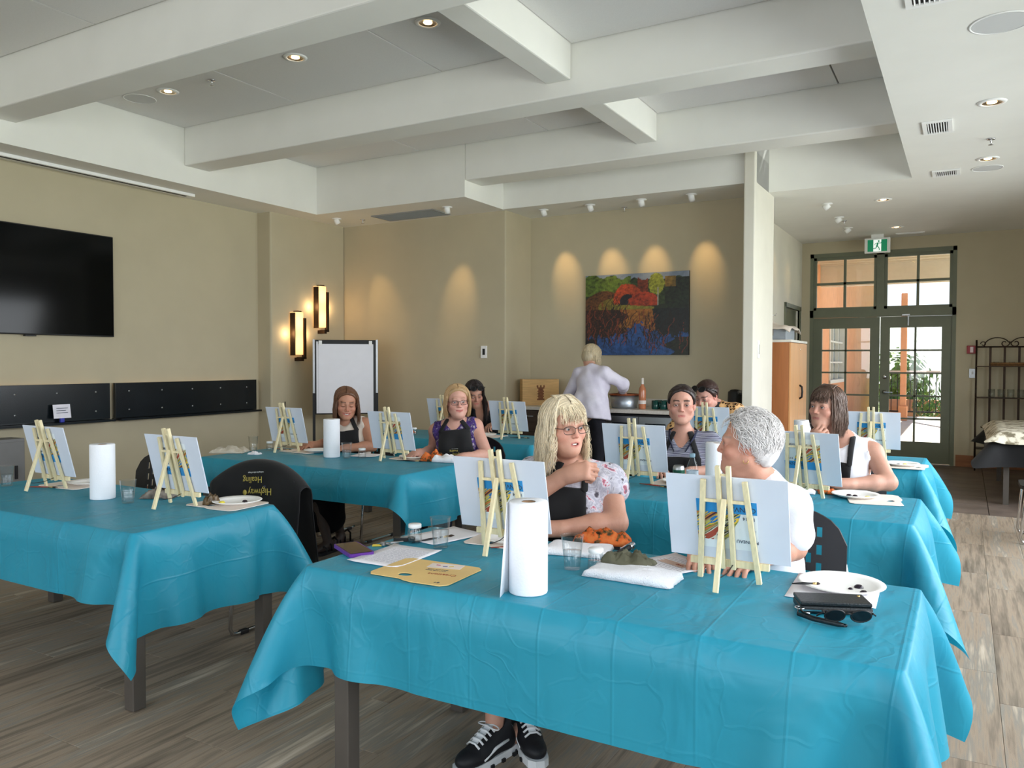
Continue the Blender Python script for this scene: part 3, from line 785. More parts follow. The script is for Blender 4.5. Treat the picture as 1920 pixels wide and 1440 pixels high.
def easel_proto():
    pr = {}
    for sx in (-1, 1):
        pr['side_leg' + ('#' if sx > 0 else '')] = (B().bar(lp(sx*.094, .004), lp(sx*.064, .345), .017, .012, up=(0, 1, 0), bev=.0015), M_pine)
        pr['mast' + ('#' if sx > 0 else '')] = (B().bar(lp(sx*.0165, .045), lp(sx*.0165, .392), .015, .016, up=(0, 1, 0), bev=.0015), M_pine)
    pr['cross_bar'] = (B().bar(lp(-.068, .275), lp(.068, .275), .010, .008, up=(0, 1, 0)), M_pine)
    pr['peg'] = (B().bar(lp(-.012, .363), lp(.012, .363), .007, .007), M_pine)
    pr['rear_leg'] = (B().bar((0, -.164, .004), lp(0, .285, -.006), .016, .014, up=(0, 1, 0), bev=.0015), M_pine)
    pr['ledge'] = (B().bar(lp(-.125, .058, .012), lp(.125, .058, .012), .022, .014, up=(0, 1, 0), bev=.0015), M_pine)
    pr['cord'] = (B().tube([(0, -.142, .045), (.004, -.12, .042), (.012, -.07, .045), (.016, -.02, .06)], .0018, 5), M_black)
    return pr
EP = {}
for k, (b, m) in easel_proto().items():
    me = b.mesh(k.strip('#')); me.materials.append(m); EP[k] = me
CW, CHH = .38, .28
def easel(name_lab, can_lab, x, y, yaw=0, flip=False):
    t = thing('table_easel', name_lab, 'easel', (x, y, TZ2+.001), yaw, 'small wooden table easels')
    for k, me in EP.items():
        o = bpy.data.objects.new(k.strip('#'), me); place(o, t)
    # canvas panel, its own frame: local x right, z up along the lean, -y toward the easel back
    c = thing('canvas_panel', can_lab, 'canvas', (x, y, TZ2+.001), yaw, 'white canvas panels on easels')
    h = bpy.data.objects.new('panel', EPC['panel']); place(h, c)
    o0 = Vector(lp(0, .072+CHH/2, .0125))
    for nm, me, dx, dz, dd in CANP:
        q = h if nm == 'panel' else bpy.data.objects.new(nm, me)
        if nm != 'panel': place(q, h)
        if nm == 'panel':
            q.location = o0; q.rotation_euler = (Matrix.Rotation(LA, 3, 'X') @ Matrix.Rotation(PI if flip else 0, 3, 'Y')).to_euler()
        else:
            q.location = (dx, dd, dz)
            if nm == 'lettering': q.rotation_euler = (PI/2, PI, 0)
    return t
def canvas_proto():
    L = []
    pm = B().bb(-CW/2, CW/2, -.0015, .0035, -CHH/2, CHH/2, bev=.001).mesh('panel'); pm.materials.append(M_canvas)
    L.append(('panel', pm, 0, 0, 0))
    # printed label on the back (upside down as it stands): blue band on top, picture left, text right
    def flat(nm, w, h, m, dx, dz, dd):
        me = B().bb(-w/2, w/2, -.0003, .0003, -h/2, h/2).mesh(nm); me.materials.append(m); L.append((nm, me, dx, dz, dd))
    flat('label_sheet', .19, .165, M_lab, .0, -.02, -.0019)
    flat('label_band', .19, .042, M_blue, 0, .041, -.0024)
    poly = [(-.095, .02), (.045, .02), (.036, -.006), (.022, -.03), (.014, -.055), (-.012, -.075), (-.095, -.075)]
    b = B(); n = len(poly)
    b.add([(x_, -.0003, z_) for x_, z_ in poly]+[(x_, .0003, z_) for x_, z_ in poly], [list(range(n))[::-1], [n+i for i in range(n)]]+[(i, (i+1) % n, n+(i+1) % n, n+i) for i in range(n)])
    me = b.mesh('label_picture'); me.materials.append(M_strokes); L.append(('label_picture', me, 0, 0, -.0026))
    for tx, sz, m, dx, dz in (('CANVAS', .024, M_ink, .046, .036), ('11x14', .016, M_ink, .070, .006), ('- - - -', .012, M_ink, .078, -.035), ('PANNEAU', .015, M_ink, .062, -.072)):
        me = text_mesh(tx, sz); me.materials.append(m); L.append(('lettering', me, dx, dz, -.0032))
    return L
CANP = canvas_proto(); EPC = {CANP[0][0]: CANP[0][1]}
EAS = [
 ('left of the nearest right table, behind the tall paper towel roll', 'in front of the blonde woman in glasses', -1.49, 2.565, .04, 0),
 ('on the nearest right table in front of the white-haired woman', 'in front of the white-haired woman', -.645, 2.535, 0, 0),
 ('at the far left edge on the nearest left table', 'at the far left edge on the nearest left table', -4.345, 2.535, 0, 1),
 ('on the nearest left table beside the plastic cup', 'on the nearest left table by the chair with the apron', -3.30, 2.545, 0, 1),
 ('on the middle left table beside the canvas tote bag', 'left of the brown-haired smiling woman', -4.555, 4.49, 0, 0),
 ('on the middle left table between the two seated women', 'between the smiling woman and the woman with the blond bob', -3.54, 4.50, 0, 1),
 ('on the middle right table behind the raised fist of the blonde woman', 'left of the dark-haired woman in the striped shirt', -1.645, 4.34, 0, 0),
 ('on the middle right table in front of the woman resting her chin', 'in front of the woman resting her chin on her hand', -.715, 4.33, -.2, 1),
 ('on the far left table mostly hidden behind the woman with the blond bob', 'mostly hidden behind the woman with the blond bob', -4.34, 6.33, 0, 0),
 ('on the far left table right of the woman with long black hair', 'right of the woman with long black hair', -3.595, 6.26, 0, 0),
 ('on the far right table in front of the woman in leopard print', 'in front of the woman in leopard print', -1.80, 6.33, 0, 0),
 ('at the right end of the far right table before the glass doors', 'at the right end of the far right table before the glass doors', -.585, 6.33, 0, 0),
]
for a, b_, x, y, yaw, fl in EAS:
    easel('pine easel '+a, 'white canvas panel '+b_, x, y, yaw, bool(fl))
# ================================================================ ceiling fixtures
M_wp = mat('white_fixture', (240, 240, 238), rough=.4, var=.02)
M_grille = mat('speaker_grille', (205, 206, 206), rough=.6, var=.05, scale=400)
M_dark = mat('painted_shade_and_dark_parts', (30, 30, 30), rough=.8)  # near-black: painted shade in ducts, slot and door gap; also plinths and display
M_bulb = mat('lamp_bulb', (255, 220, 170), emit=(255, 214, 150), estr=9)
M_can = mat('reflector_can', (190, 170, 140), rough=.25, metal=.9, var=.05)
def spot(parent, loc, aim, watts, angle, blend=1, col=(1, .64, .28), size=.02):
    l = bpy.data.lights.new('lamp_light', 'SPOT'); l.energy = watts; l.spot_size = math.radians(angle); l.spot_blend = blend; l.color = col; l.shadow_soft_size = size
    o = bpy.data.objects.new('lamp_light', l); COL.objects.link(o); o.parent = parent; o.location = loc
    o.rotation_euler = (Vector(aim)-Vector(loc)).to_track_quat('-Z', 'Y').to_euler()
def downlight(x, y, z, lab):
    t = thing('recessed_downlight', lab, 'ceiling light', (x, y, z), 0, 'recessed ceiling downlights')
    obj('trim_ring', B().lathe([(.062, -.001), (.062, -.008), (.072, -.011), (.088, -.008), (.092, -.001)], 28, cap0=False, cap1=False), M_wp, t)
    obj('reflector', B().lathe([(.062, -.006), (.05, -.002), (.03, -.0015)], 28, cap0=False), M_can, t)
    obj('bulb', B().lathe([(.001, -.010), (.018, -.0095), (.03, -.006), (.032, -.002)], 20, cap0=False, cap1=False), M_bulb, t)
    spot(t, (0, 0, -.03), (0, 0, -1), 6, 90, col=(1, .82, .58), size=.03)
for x, y, z, lab in ((-6.125, 4.606, ZT, 'lit recessed downlight in the coffer nearest the left wall'), (-4.575, 4.585, ZT, 'lit recessed downlight in the middle of the coffer row'), (-3.30, 4.575, ZT, 'lit recessed downlight in the coffer beside the cross beam'),
                  (.131, 6.44, ZC, 'lit recessed downlight in the right soffit, nearest the camera'), (.143, 8.19, ZC, 'lit recessed downlight in the right soffit beside a round speaker'),
                  (-.817, 9.68, ZC, 'recessed downlight in the hall ceiling'), (-.821, 11.70, ZC, 'recessed downlight in the hall ceiling nearest the exit sign')): downlight(x, y, z, lab)
def washer(x, y, aim, watts, lab, ang=34):
    t = thing('adjustable_spotlight', lab, 'spotlight', (x, y, ZC), 0, 'small white wall-washing spotlights')
    obj('base_plate', B().lathe([(.001, -.001), (.06, -.001), (.06, -.006), (.03, -.012), (.001, -.012)], 24, cap0=False, cap1=False), M_wp, t)
    d = (Vector(aim)-Vector((x, y, ZC-.05))).normalized()
    M = Matrix.Translation((0, 0, -.03)) @ d.to_track_quat('Z', 'Y').to_matrix().to_4x4()
    obj('lamp_head', B().lathe([(.001, -.03), (.03, -.028), (.034, 0), (.034, .04), (.028, .04), (.026, .01)], 20, M=M, cap0=False, cap1=False), M_wp, t)
    obj('bulb', B().lathe([(.001, .03), (.022, .026), (.024, .012), (.001, .01)], 16, M=M, cap0=False, cap1=False), M_bulb, t)
    p = Vector((0, 0, -.03))+d*.06
    spot(t, p, p+d, watts, ang)
washer(-6.925, 7.64, (-6.60, 8.2, 2.12), 24, 'small white spotlight at the left of the back wall ceiling')
washer(-5.273, 7.69, (-5.43, 8.2, 2.22), 30, 'small white spotlight beside the return air grille')
for x, gx, lab in ((-4.369, -4.27, 'small white spotlight over the kitchen counter, leftmost'), (-3.768, -3.66, 'small white spotlight over the painting, left one'), (-3.149, -3.14, 'small white spotlight over the painting, right one'), (-2.581, -2.54, 'small white spotlight over the kitchen counter beside the partition')):
    washer(x, 8.385, (gx, 8.83, 2.50), 24, lab, 36)
for y, lab in ((9.63, 'hall spotlight nearest the partition'), (10.59, 'middle hall spotlight aimed at the hall wall'), (11.48, 'hall spotlight nearest the glass doors')):
    washer(-1.39, y, (-2.18, y+.1, 2.6), 6, 'small white '+lab)
def speaker(x, y, z, r, lab):
    t = thing('ceiling_speaker', lab, 'speaker', (x, y, z), 0, 'round flush ceiling speakers')
    obj('rim', B().lathe([(r*.93, -.001), (r*.93, -.006), (r, -.004), (r, -.001)], 36, cap0=False, cap1=False), M_wp, t)
    obj('grille', B().lathe([(.001, -.005), (r*.6, -.005), (r*.93, -.003)], 36, cap0=False, cap1=False), M_grille, t)
speaker(-6.52, 4.61, ZT, .14, 'round white speaker in the coffer near the left wall')
speaker(.135, 4.97, ZC, .15, 'round white speaker in the right soffit at the top right corner')
speaker(.147, 8.59, ZC, .13, 'round white speaker in the right soffit beside the far vent')
def sprinkler(x, y, z, lab):
    t = thing('fire_sprinkler', lab, 'sprinkler', (x, y, z), 0, 'ceiling sprinkler heads')
    obj('escutcheon', B().lathe([(.001, -.001), (.034, -.001), (.030, -.008), (.012, -.012), (.001, -.012)], 18, cap0=False, cap1=False), M_chrome, t)
    obj('sprinkler_head', B().lathe([(.008, -.01), (.008, -.03), (.004, -.032), (.004, -.045), (.020, -.047), (.020, -.049), (.001, -.049)], 12, cap0=False, cap1=False), M_chrome, t)
for x, y, z, lab in ((-5.56, 4.606, ZT, 'chrome sprinkler head in the left coffer'), (.15, 7.484, ZC, 'chrome sprinkler head in the right soffit'), (-6.685, 7.856, ZC, 'chrome sprinkler head beside the return grille'),
                  (-3.48, 8.72, ZC, 'chrome sprinkler head above the painting'), (-1.366, 10.893, ZC, 'chrome sprinkler head in the hall ceiling')): sprinkler(x, y, z, lab)
def vent(x, y, w, d, lab, n=8, along='y', rim=.03, z=ZC, fr=M_wp):
    t = thing('air_vent', lab, 'vent', (x, y, z), 0)
    b = B()
    for a in ((-w/2, w/2, -d/2, -d/2+rim), (-w/2, w/2, d/2-rim, d/2), (-w/2, -w/2+rim, -d/2+rim, d/2-rim), (w/2-rim, w/2, -d/2+rim, d/2-rim)): b.bb(*a, -.012, -.001)
    obj('vent_frame', b, fr, t)
    obj('duct_painted_shade', B().bb(-w/2+rim, w/2-rim, -d/2+rim, d/2-rim, -.003, -.001), M_dark, t)  # flat dark sheet, shade of the duct opening put into its colour
    for i in range(n):
        u = -w/2+rim+(w-2*rim)*(i+.5)/n
        if along == 'y': obj('louver', B().box((u, 0, -.007), (.003, d-2*rim, .011), (0, .5, 0)), fr, t)
    return t
vent(-.213, 6.905, .20, .36, 'white louvered air vent in the right soffit, nearer of the two with a downlight', 8)
vent(-.187, 8.60, .23, .26, 'white louvered air vent in the right soffit beside the round speaker', 10)
vent(-.15, 4.36, .28, .34, 'white louvered air vent in the right soffit cut by the top edge', 10)
M_grey = mat('grey_grille', (150, 152, 152), rough=.5, var=.1, scale=300)
vent(-5.95, 7.88, .93, .38, 'large grey return air grille above the plain back wall', 30, rim=.02, fr=M_grey)
vent(-.69, 12.32, .36, .09, 'narrow white slot vent beside the exit sign', 2, rim=.02)
t = thing('linear_slot', 'long narrow white slot diffuser in the ceiling along the left wall', 'vent', (-7.30, 4.2, ZC))
obj('slot_frame', B().bb(-.045, .045, -3, 1.58, -.03, -.001), M_wp, t)
obj('slot_painted_shade', B().bb(-.015, .015, -2.98, 1.5, -.032, -.0305), M_dark, t)  # solid dark strip painted as the shade inside the slot
# exit sign
t = thing('exit_sign', 'green running-man exit sign hanging above the double door', 'exit sign', (-1.10, 12.28, ZC))
obj('mount', B().bb(-.08, .08, -.03, .03, -.05, -.001), M_wp, t)
obj('housing', B().bb(-.165, .165, -.025, .025, -.26, -.05, bev=.006), M_wp, t)
M_eg = mat('exit_green', (10, 120, 82), rough=.4, emit=(8, 120, 80), estr=.5, var=.02)
M_ew = mat('exit_white', (240, 245, 240), rough=.4, emit=(235, 245, 240), estr=.6, var=.02)
fc = obj('sign_face', B().bb(-.125, .125, -.028, -.0255, -.24, -.075), M_eg, t)
pc = obj('pictogram', B().bb(-.05, .05, -.030, -.0285, -.24, -.075), M_ew, fc)
b = B(); yy = -.0312
M = Matrix.Translation((.018, yy, -.098)) @ Matrix.Rotation(PI/2, 4, 'X')
b.lathe([(.001, -.0006), (.012, -.0006), (.012, .0006), (.001, .0006)], 12, M=M)
for a, c, w_ in (((.008, -.118), (-.004, -.165), .02), ((.008, -.12), (.045, -.128), .008), ((.045, -.128), (.052, -.112), .007), ((.002, -.122), (-.025, -.13), .008), ((-.025, -.13), (-.032, -.15), .007), ((-.004, -.162), (.022, -.19), .012), ((.022, -.19), (.028, -.225), .010), ((-.006, -.162), (-.018, -.195), .012), ((-.018, -.195), (-.05, -.20), .010)):
    b.bar((a[0], yy, a[1]), (c[0], yy, c[1]), w_, .0014, up=(0, 1, 0))
obj('running_man', b, M_eg, fc)

# ================================================================ left wall: screen, black boards, sconces
M_scr = mat('tv_screen', (5, 7, 8), rough=.10, var=.02, spec=.22)
t = thing('television', 'large black flat television on the left wall', 'television', (-7.52, 4.07, 2.19))
obj('casing', B().bb(.012, .06, -.89, .89, -.502, .502, bev=.006), M_black, t)
obj('screen', B().bb(.0605, .062, -.88, .88, -.49, .492), M_scr, t)
obj('wall_mount', B().bb(.0005, .012, -.3, .3, -.2, .2), M_black, t)
obj('sensor_lip', B().bb(.02, .055, .02, .12, -.516, -.503), M_black, t)
M_board = mat('glossy_black_board', (18, 24, 28), rough=.22, var=.25, scale=4, spec=.5)
M_led = mat('warm_led_strip', (255, 210, 140), emit=(255, 196, 120), estr=3)
for y0, y1, lab in ((3.06, 4.90, 'glossy black wall board below the television'), (4.96, 6.795, 'glossy black wall board right of the gap, next to the pilaster')):
    t = thing('wall_board', lab, 'wall panel', (-7.52, (y0+y1)/2, 0), 0, 'two black wall boards')
    h = (y1-y0)/2
    obj('panel', B().bb(.03, .07, -h, h, .868, 1.225, bev=.002), M_board, t)
    obj('spacer', B().bb(.0005, .03, -h+.1, h-.1, .92, 1.17), M_black, t)
    obj('ledge', B().bb(.0005, .16, -h, h, .845, .866), M_board, t)
    obj('light_strip', B().bb(.004, .022, -h+.05, h-.05, 1.172, 1.182), M_led, t)
    for i in range(5):
        for zz in (.95, 1.14):
            M = Matrix.Translation((.07, -h+.15+(2*h-.3)*i/4, zz)) @ Matrix.Rotation(PI/2, 4, 'Y')
            obj('screw', B().lathe([(.001, .003), (.008, .002), (.009, 0)], 10, M=M, cap0=False, cap1=False), M_steel, t)
t = thing('notice_card', 'small white printed card in a blue clip on the black ledge', 'card', (-7.40, 4.38, .866))
obj('clip', B().bb(-.012, .012, -.02, .02, 0, .045, bev=.006), mat('blue_clip', (50, 60, 170), rough=.4), t)
cd = obj('card', B().box((0, 0, .105), (.003, .165, .13), (0, -.15, 0)), mat('card_white', (236, 234, 244), rough=.6), t)
for k in range(4): obj('print_line', B().box((.0045, -.01*(k % 2), .135-.022*k), (.001, .11-.02*(k % 2), .005), (0, -.15, 0)), M_ink, cd)
t = thing('media_cabinet', 'grey media cabinet under the black wall board at the left edge', 'cabinet', (-7.40, 3.62, 0))
M_gc = mat('grey_cabinet', (120, 120, 120), rough=.5, var=.04)
obj('body', B().bb(-.115, .10, -.36, .36, 0, .755, bev=.004), M_gc, t)
dr = obj('door', B().bb(.101, .116, -.35, .35, .03, .73, bev=.003), M_gc, t)
obj('handle', B().bb(.117, .13, .26, .285, .40, .52, bev=.004), M_black, dr)
tag(obj('wall_cable', B().tube([(-7.285, 7.10, .95), (-7.28, 7.08, .80), (-7.27, 7.05, .6), (-7.28, 7.0, .3), (-7.27, 6.95, .03)], .006, 6), M_black), 'thin dark cable hanging down the wall beside the black board', 'cable')
def glow():
    m = bpy.data.materials.new('sconce_glass'); m.use_nodes = True; t = m.node_tree; p = t.nodes['Principled BSDF']
    p.inputs['Base Color'].default_value = lin(255, 226, 180); p.inputs['Roughness'].default_value = .5
    tc = nd(t, 'ShaderNodeTexCoord'); acc = None
    for zc in (-.14, .14):
        d = nd(t, 'ShaderNodeVectorMath', operation='DISTANCE'); d.inputs[1].default_value = (.06, 0, zc)
        r = nd(t, 'ShaderNodeMapRange'); r.interpolation_type = 'SMOOTHSTEP'; r.inputs['From Max'].default_value = .2; r.inputs['To Min'].default_value = 1.7; r.inputs['To Max'].default_value = 0
        t.links.new(tc.outputs['Object'], d.inputs[0]); t.links.new(d.outputs['Value'], r.inputs[0])
        if acc is None: acc = r
        else:
            a = nd(t, 'ShaderNodeMath', operation='ADD'); t.links.new(acc.outputs[0], a.inputs[0]); t.links.new(r.outputs[0], a.inputs[1]); acc = a
    a = nd(t, 'ShaderNodeMath', operation='ADD'); a.inputs[1].default_value = .75; t.links.new(acc.outputs[0], a.inputs[0])
    p.inputs['Emission Color'].default_value = lin(255, 190, 116); t.links.new(a.outputs[0], p.inputs['Emission Strength'])
    return m
M_sc = glow()
for y, z, lab in ((7.28, 1.79, 'warm glass wall sconce with bronze bands, lower left of the pair'), (7.69, 2.145, 'warm glass wall sconce with bronze bands, upper right of the pair')):
    t = thing('wall_sconce', lab, 'wall lamp', (-7.30, y, z), 0, 'pair of glowing wall sconces')
    obj('back_plate', B().bb(.0005, .02, -.06, .06, -.25, .25), M_bm, t)
    obj('glass_shade', B().lathe([(.001, -.26), (.085, -.26), (.085, .27), (.001, .27)], 24, smooth=False, cap0=False, cap1=False, M=Matrix.Translation((.03, 0, 0)) @ Matrix.Diagonal((.95, 1.0, 1, 1))), M_sc, t)
    obj('bronze_band', B().bb(.075, .118, .045, .085, -.29, .20, bev=.003), M_bm, t)
    obj('bronze_strip', B().bb(.02, .10, -.098, -.088, -.27, .26), M_bm, t)
    obj('top_clip', B().bb(.01, .09, -.03, .03, .272, .288), M_bm, t)
    obj('foot_bracket', B().bb(.0005, .118, .03, .085, -.315, -.29).bb(.0005, .118, -.005, .04, -.34, -.295), M_bm, t)
    l = bpy.data.lights.new('lamp_light', 'POINT'); l.energy = 1.6; l.color = (1, .66, .33); l.shadow_soft_size = .06
    for dy in (-.16, .16):
        o = bpy.data.objects.new('lamp_light', l); COL.objects.link(o); o.parent = t; o.location = (.06, dy, 0)

# ---- flip chart
t = thing('flip_chart', 'flip chart easel with a blank white pad in the back left corner', 'flip chart', (-6.60, 7.43, 0), math.radians(42))
M_pad = mat('flip_paper', (236, 236, 242), rough=.7, var=.015)
obj('board', B().bb(-.365, .365, -.01, .012, .80, 1.71, bev=.004), M_black, t)
obj('paper_pad', B().bb(-.325, .335, -.022, -.0105, .815, 1.66, bev=.002), M_pad, t)
obj('side_sheet', B().bb(-.348, -.326, -.018, -.0105, .815, 1.69), M_pad, t)
obj('clamp_bar', B().bb(-.27, .27, -.03, -.0225, 1.665, 1.685), M_black, t)
for sx in (-1, 1):
    obj('hook', B().bb(sx*.30-.02, sx*.30+.02, -.034, -.0225, 1.64, 1.70, bev=.005), M_wp, t)
    obj('side_rail', B().bb(sx*.378-.012, sx*.378+.012, -.012, .012, .8, 1.715), M_steel, t)
    obj('leg', B().bb(sx*.378-.016, sx*.378+.016, -.016, .016, .001, 1.06), M_black, t)
obj('rear_leg', B().bar((0, .45, .005), (0, .02, 1.5), .025, .025), M_black, t)
obj('cross_brace', B().bb(-.37, .37, -.01, .01, .45, .48), M_black, t)
# ---- thermostat
t = thing('thermostat', 'white wall thermostat on the plain back wall', 'thermostat', (-5.077, 8.2, 1.566))
obj('plate', B().bb(-.042, .042, -.018, -.0005, -.075, .075, bev=.005), M_wp, t)
obj('display', B().bb(-.015, .02, -.0195, -.0185, -.035, .04), M_dark, t)
# ---- painting
def painting():
    nx, nz = 170, 128
    rg = np.random.RandomState(5)
    def fbm(x, z, f, s):
        v = np.zeros_like(x); a = 1
        for o in range(4):
            ph = rg.uniform(0, 6.3, 6)
            v += a*(np.sin(x*f*1.0+ph[0]+2*np.sin(z*f*.7+ph[1]))*np.sin(z*f*1.1+ph[2]+2*np.sin(x*f*.6+ph[3]))); f *= 2.1; a *= .55
        return v*s
    u = np.linspace(0, 1, nx); w = np.linspace(0, 1, nz); X, Z = np.meshgrid(u, w, indexing='ij')   # Z up
    C = np.zeros((nx, nz, 3)); C[:] = lin(34, 40, 26)[:3]
    def fill(mask, rgb, var=.5, f=40, soft=None):
        c = np.array(lin(*rgb)[:3])*.62; k = 1+var*(fbm(X, Z, f, .6)+.8*fbm(X*2.2, Z*.7, f*2.1, .6))
        k = np.clip(k, .12, 2.6)[..., None]
        C[mask] = (c*k)[mask]
    edge = .02*np.sin(X*30)+.03*fbm(X, X*0, 14, .7)
    fill(Z > .93+edge*.3, (150, 165, 185), .15)
    fill((Z <= .93+edge) & (Z > .62), (52, 70, 34), .8, 50)
    fill((Z <= .97+edge) & (Z > .74) & (X < .45), (98, 122, 40), .7, 45)
    fill((Z < .95+edge) & (Z > .55) & (X > .52) & (X < .62), (120, 50, 24), .7, 60)
    fill(((X-.70)/.075)**2+((Z-.86)/.13)**2 < 1+fbm(X, Z, 40, .2), (150, 160, 52), .6, 60)
    fill((Z < .93) & (Z > .45) & (X > .78), (34, 46, 26), .8, 55)
    fill((np.abs(X-.83) < .05) & (Z > .82) & (Z < .95), (140, 110, 40), .5, 60)
    fill((Z < .70+.1*np.sin(X*8)) & (Z > .50) & (X < .35), (104, 62, 26), .9, 70)
    fill((((X-.33)/.2)**2+((Z-.60)/.11)**2 < 1) & (Z > .56), (140, 122, 44), .5, 40)
    fill((((X-.42)/.14)**2+((Z-.70)/.17)**2 < 1+fbm(X, Z, 30, .12)) & (Z > .66-.5*np.abs(X-.42)), (196, 76, 34), .6, 55)
    fill(((X-.42)/.075)**2+((Z-.66)/.09)**2 < 1, (30, 30, 40), .6, 60)
    fill((((X-.58)/.14)**2+((Z-.66)/.11)**2 < 1+fbm(X, Z, 30, .12)) & (Z > .60), (186, 66, 34), .6, 55)
    fill((np.abs(Z-.575-.02*np.sin(X*6)) < .03) & (X > .25) & (X < .68), (150, 140, 50), .4, 40)
    fill((np.abs(X-.715) < .006) & (Z > .6) & (Z < .82), (170, 170, 160), .2)
    water = Z < .56
    fill(water & (X > .3) & (X < .72), (176, 112, 44), .6, 45)
    fill(water & (X <= .38+.05*np.sin(Z*30)), (70, 34, 18), 1.0, 75)
    fill(water & (X >= .66+.12*(.56-Z)), (26, 34, 34), .8, 40)
    tri = Z < .40-.9*np.abs(X-.55)+.04*fbm(X, Z, 25, 1)
    fill((Z < .24+.05*fbm(X, X*0, 22, 1)) | tri, (46, 92, 158), .5, 45)
    fill((Z < .22) & (X > .82+.05*np.sin(Z*40)), (34, 40, 22), .9, 60)
    fill((Z < .2) & (X < .12), (22, 20, 18), .9, 60)
    # twiggy dark strokes
    for k in range(150):
        x0 = rg.uniform(0, .75) if k < 110 else rg.uniform(.6, .95); z0 = rg.uniform(0, .3); L = rg.uniform(.08, .35); s = rg.normal(0, .25)
        if k < 70: x0 = rg.uniform(0, .4); z0 = rg.uniform(.05, .45)
        m = (Z > z0) & (Z < z0+L) & (np.abs(X-x0-s*(Z-z0)-.01*np.sin(Z*40+k)) < .0034)
        C[m] = np.array(lin(*((28, 20, 18) if k % 4 else (120, 50, 30)))[:3])
    vs = np.stack([(X-.5)*1.28, np.full_like(X, -.0312), (Z-.5)*.955], -1).reshape(-1, 3)
    I = np.arange(nx*nz).reshape(nx, nz); F = np.stack([I[:-1, :-1], I[1:, :-1], I[1:, 1:], I[:-1, 1:]], -1).reshape(-1, 4)
    me = bpy.data.meshes.new('painted_surface'); me.from_pydata(vs.tolist(), [], F.tolist())
    at = me.color_attributes.new('Col', 'FLOAT_COLOR', 'POINT')
    at.data.foreach_set('color', np.concatenate([np.clip(C, 0, 1), np.ones((nx, nz, 1))], -1).astype('f4').reshape(-1))
    m = bpy.data.materials.new('oil_paint'); m.use_nodes = True; tt = m.node_tree; p = tt.nodes['Principled BSDF']; p.inputs['Roughness'].default_value = .4
    a = nd(tt, 'ShaderNodeAttribute'); a.attribute_name = 'Col'; tt.links.new(a.outputs['Color'], p.inputs['Base Color'])
    n = nd(tt, 'ShaderNodeTexNoise'); n.inputs['Scale'].default_value = 60; bp = nd(tt, 'ShaderNodeBump'); bp.inputs['Strength'].default_value = .3; bp.inputs['Distance'].default_value = .003
    tt.links.new(n.outputs[0], bp.inputs['Height']); tt.links.new(bp.outputs[0], p.inputs['Normal'])
    t = thing('landscape_painting', 'large unframed painting of autumn trees reflected in blue water', 'painting', (-3.365, 8.829, 2.008))
    obj('painted_surface', me, m, t)
    obj('stretcher', B().bb(-.64, .64, -.03, -.0005, -.4775, .4775), M_black, t)
painting()

# ================================================================ kitchen counter
M_cab = mat('dark_walnut', (66, 52, 44), rough=.45, var=.2, scale=3, stretch=(1, 1, 12))
M_ctop = mat('counter_stone', (206, 200, 190), rough=.35, var=.08, scale=60)
t = thing('kitchen_counter', 'pale stone worktop along the kitchen wall under the painting', 'worktop', (0, 0, 0))
obj('worktop', B().bb(-4.775, -1.955, 8.17, 8.828, .885, .925, bev=.004), M_ctop, t)
obj('backsplash', B().bb(-4.775, -1.955, 8.80, 8.828, .925, 1.02), M_ctop, t)
cabs = [(-4.77, -4.18, 'dark drawer unit at the left end of the kitchen counter'), (-4.175, -3.49, 'dark base cupboard behind the standing woman'), (-2.70, -1.96, 'dark base cupboard at the right end of the kitchen counter')]
for i, (a, c, lab) in enumerate(cabs):
    t = thing('base_cabinet', lab, 'cabinet', ((a+c)/2, 8.5, 0), 0, 'dark kitchen base cabinets'); h = (c-a)/2-.002
    obj('body', B().bb(-h, h, -.28, .32, .1, .883), M_cab, t); obj('plinth', B().bb(-h, h, -.24, .3, 0, .1), M_dark, t)
    if i == 0:
        for k in range(3):
            d = obj('drawer', B().bb(-h+.004, h-.004, -.30, -.281, .12+.255*k, .365+.255*k, bev=.002), M_cab, t)
            obj('knob', B().tube([(-.08, -.315, .30+.255*k), (.08, -.315, .30+.255*k)], .006, 6), M_steel, d)
    else:
        for sx in (-1, 1):
            d = obj('door', B().bb(min(0, sx*h)+.003, max(0, sx*h)-.003, -.30, -.281, .12, .87, bev=.002), M_cab, t)
            obj('handle', B().tube([(sx*.04, -.315, .55), (sx*.04, -.315, .70)], .006, 6), M_steel, d)
t = thing('drinks_fridge', 'stainless under-counter fridge with two dark glass doors', 'fridge', (-3.09, 8.5, 0))
obj('body', B().bb(-.39, .38, -.27, .32, .02, .87), M_black, t); obj('kickplate', B().bb(-.37, .36, -.26, -.24, .0, .09), M_black, t)
for sx in (-1, 1):
    x0, x1 = (-.385, -.003) if sx < 0 else (.003, .375)
    f_ = .07
    d = obj('door', B().bb(x0, x0+f_, -.31, -.275, .1, .85).bb(x1-f_, x1, -.31, -.275, .1, .85).bb(x0+f_, x1-f_, -.31, -.275, .1, .1+f_).bb(x0+f_, x1-f_, -.31, -.275, .85-f_, .85), M_steel, t)
    obj('glass', B().bb(x0+f_, x1-f_, -.30, -.285, .1+f_, .85-f_), mat('fridge_glass', (14, 18, 24), rough=.08), d)
    obj('handle', B().tube([(-sx*-.03, -.345, .30), (sx*.03, -.345, .75)], .008, 8).bar((sx*.03, -.345, .32), (sx*.03, -.305, .32), .01, .01).bar((sx*.03, -.345, .73), (sx*.03, -.305, .73), .01, .01), M_steel, d)
CT = .926
M_crate = mat('crate_pine', (205, 164, 106), rough=.6, var=.14, scale=3, stretch=(2, 2, 22))
t = thing('wine_crate', 'pale wooden wine crate with a burnt-in tower emblem on the counter', 'crate', (-4.50, 8.54, CT), .66)
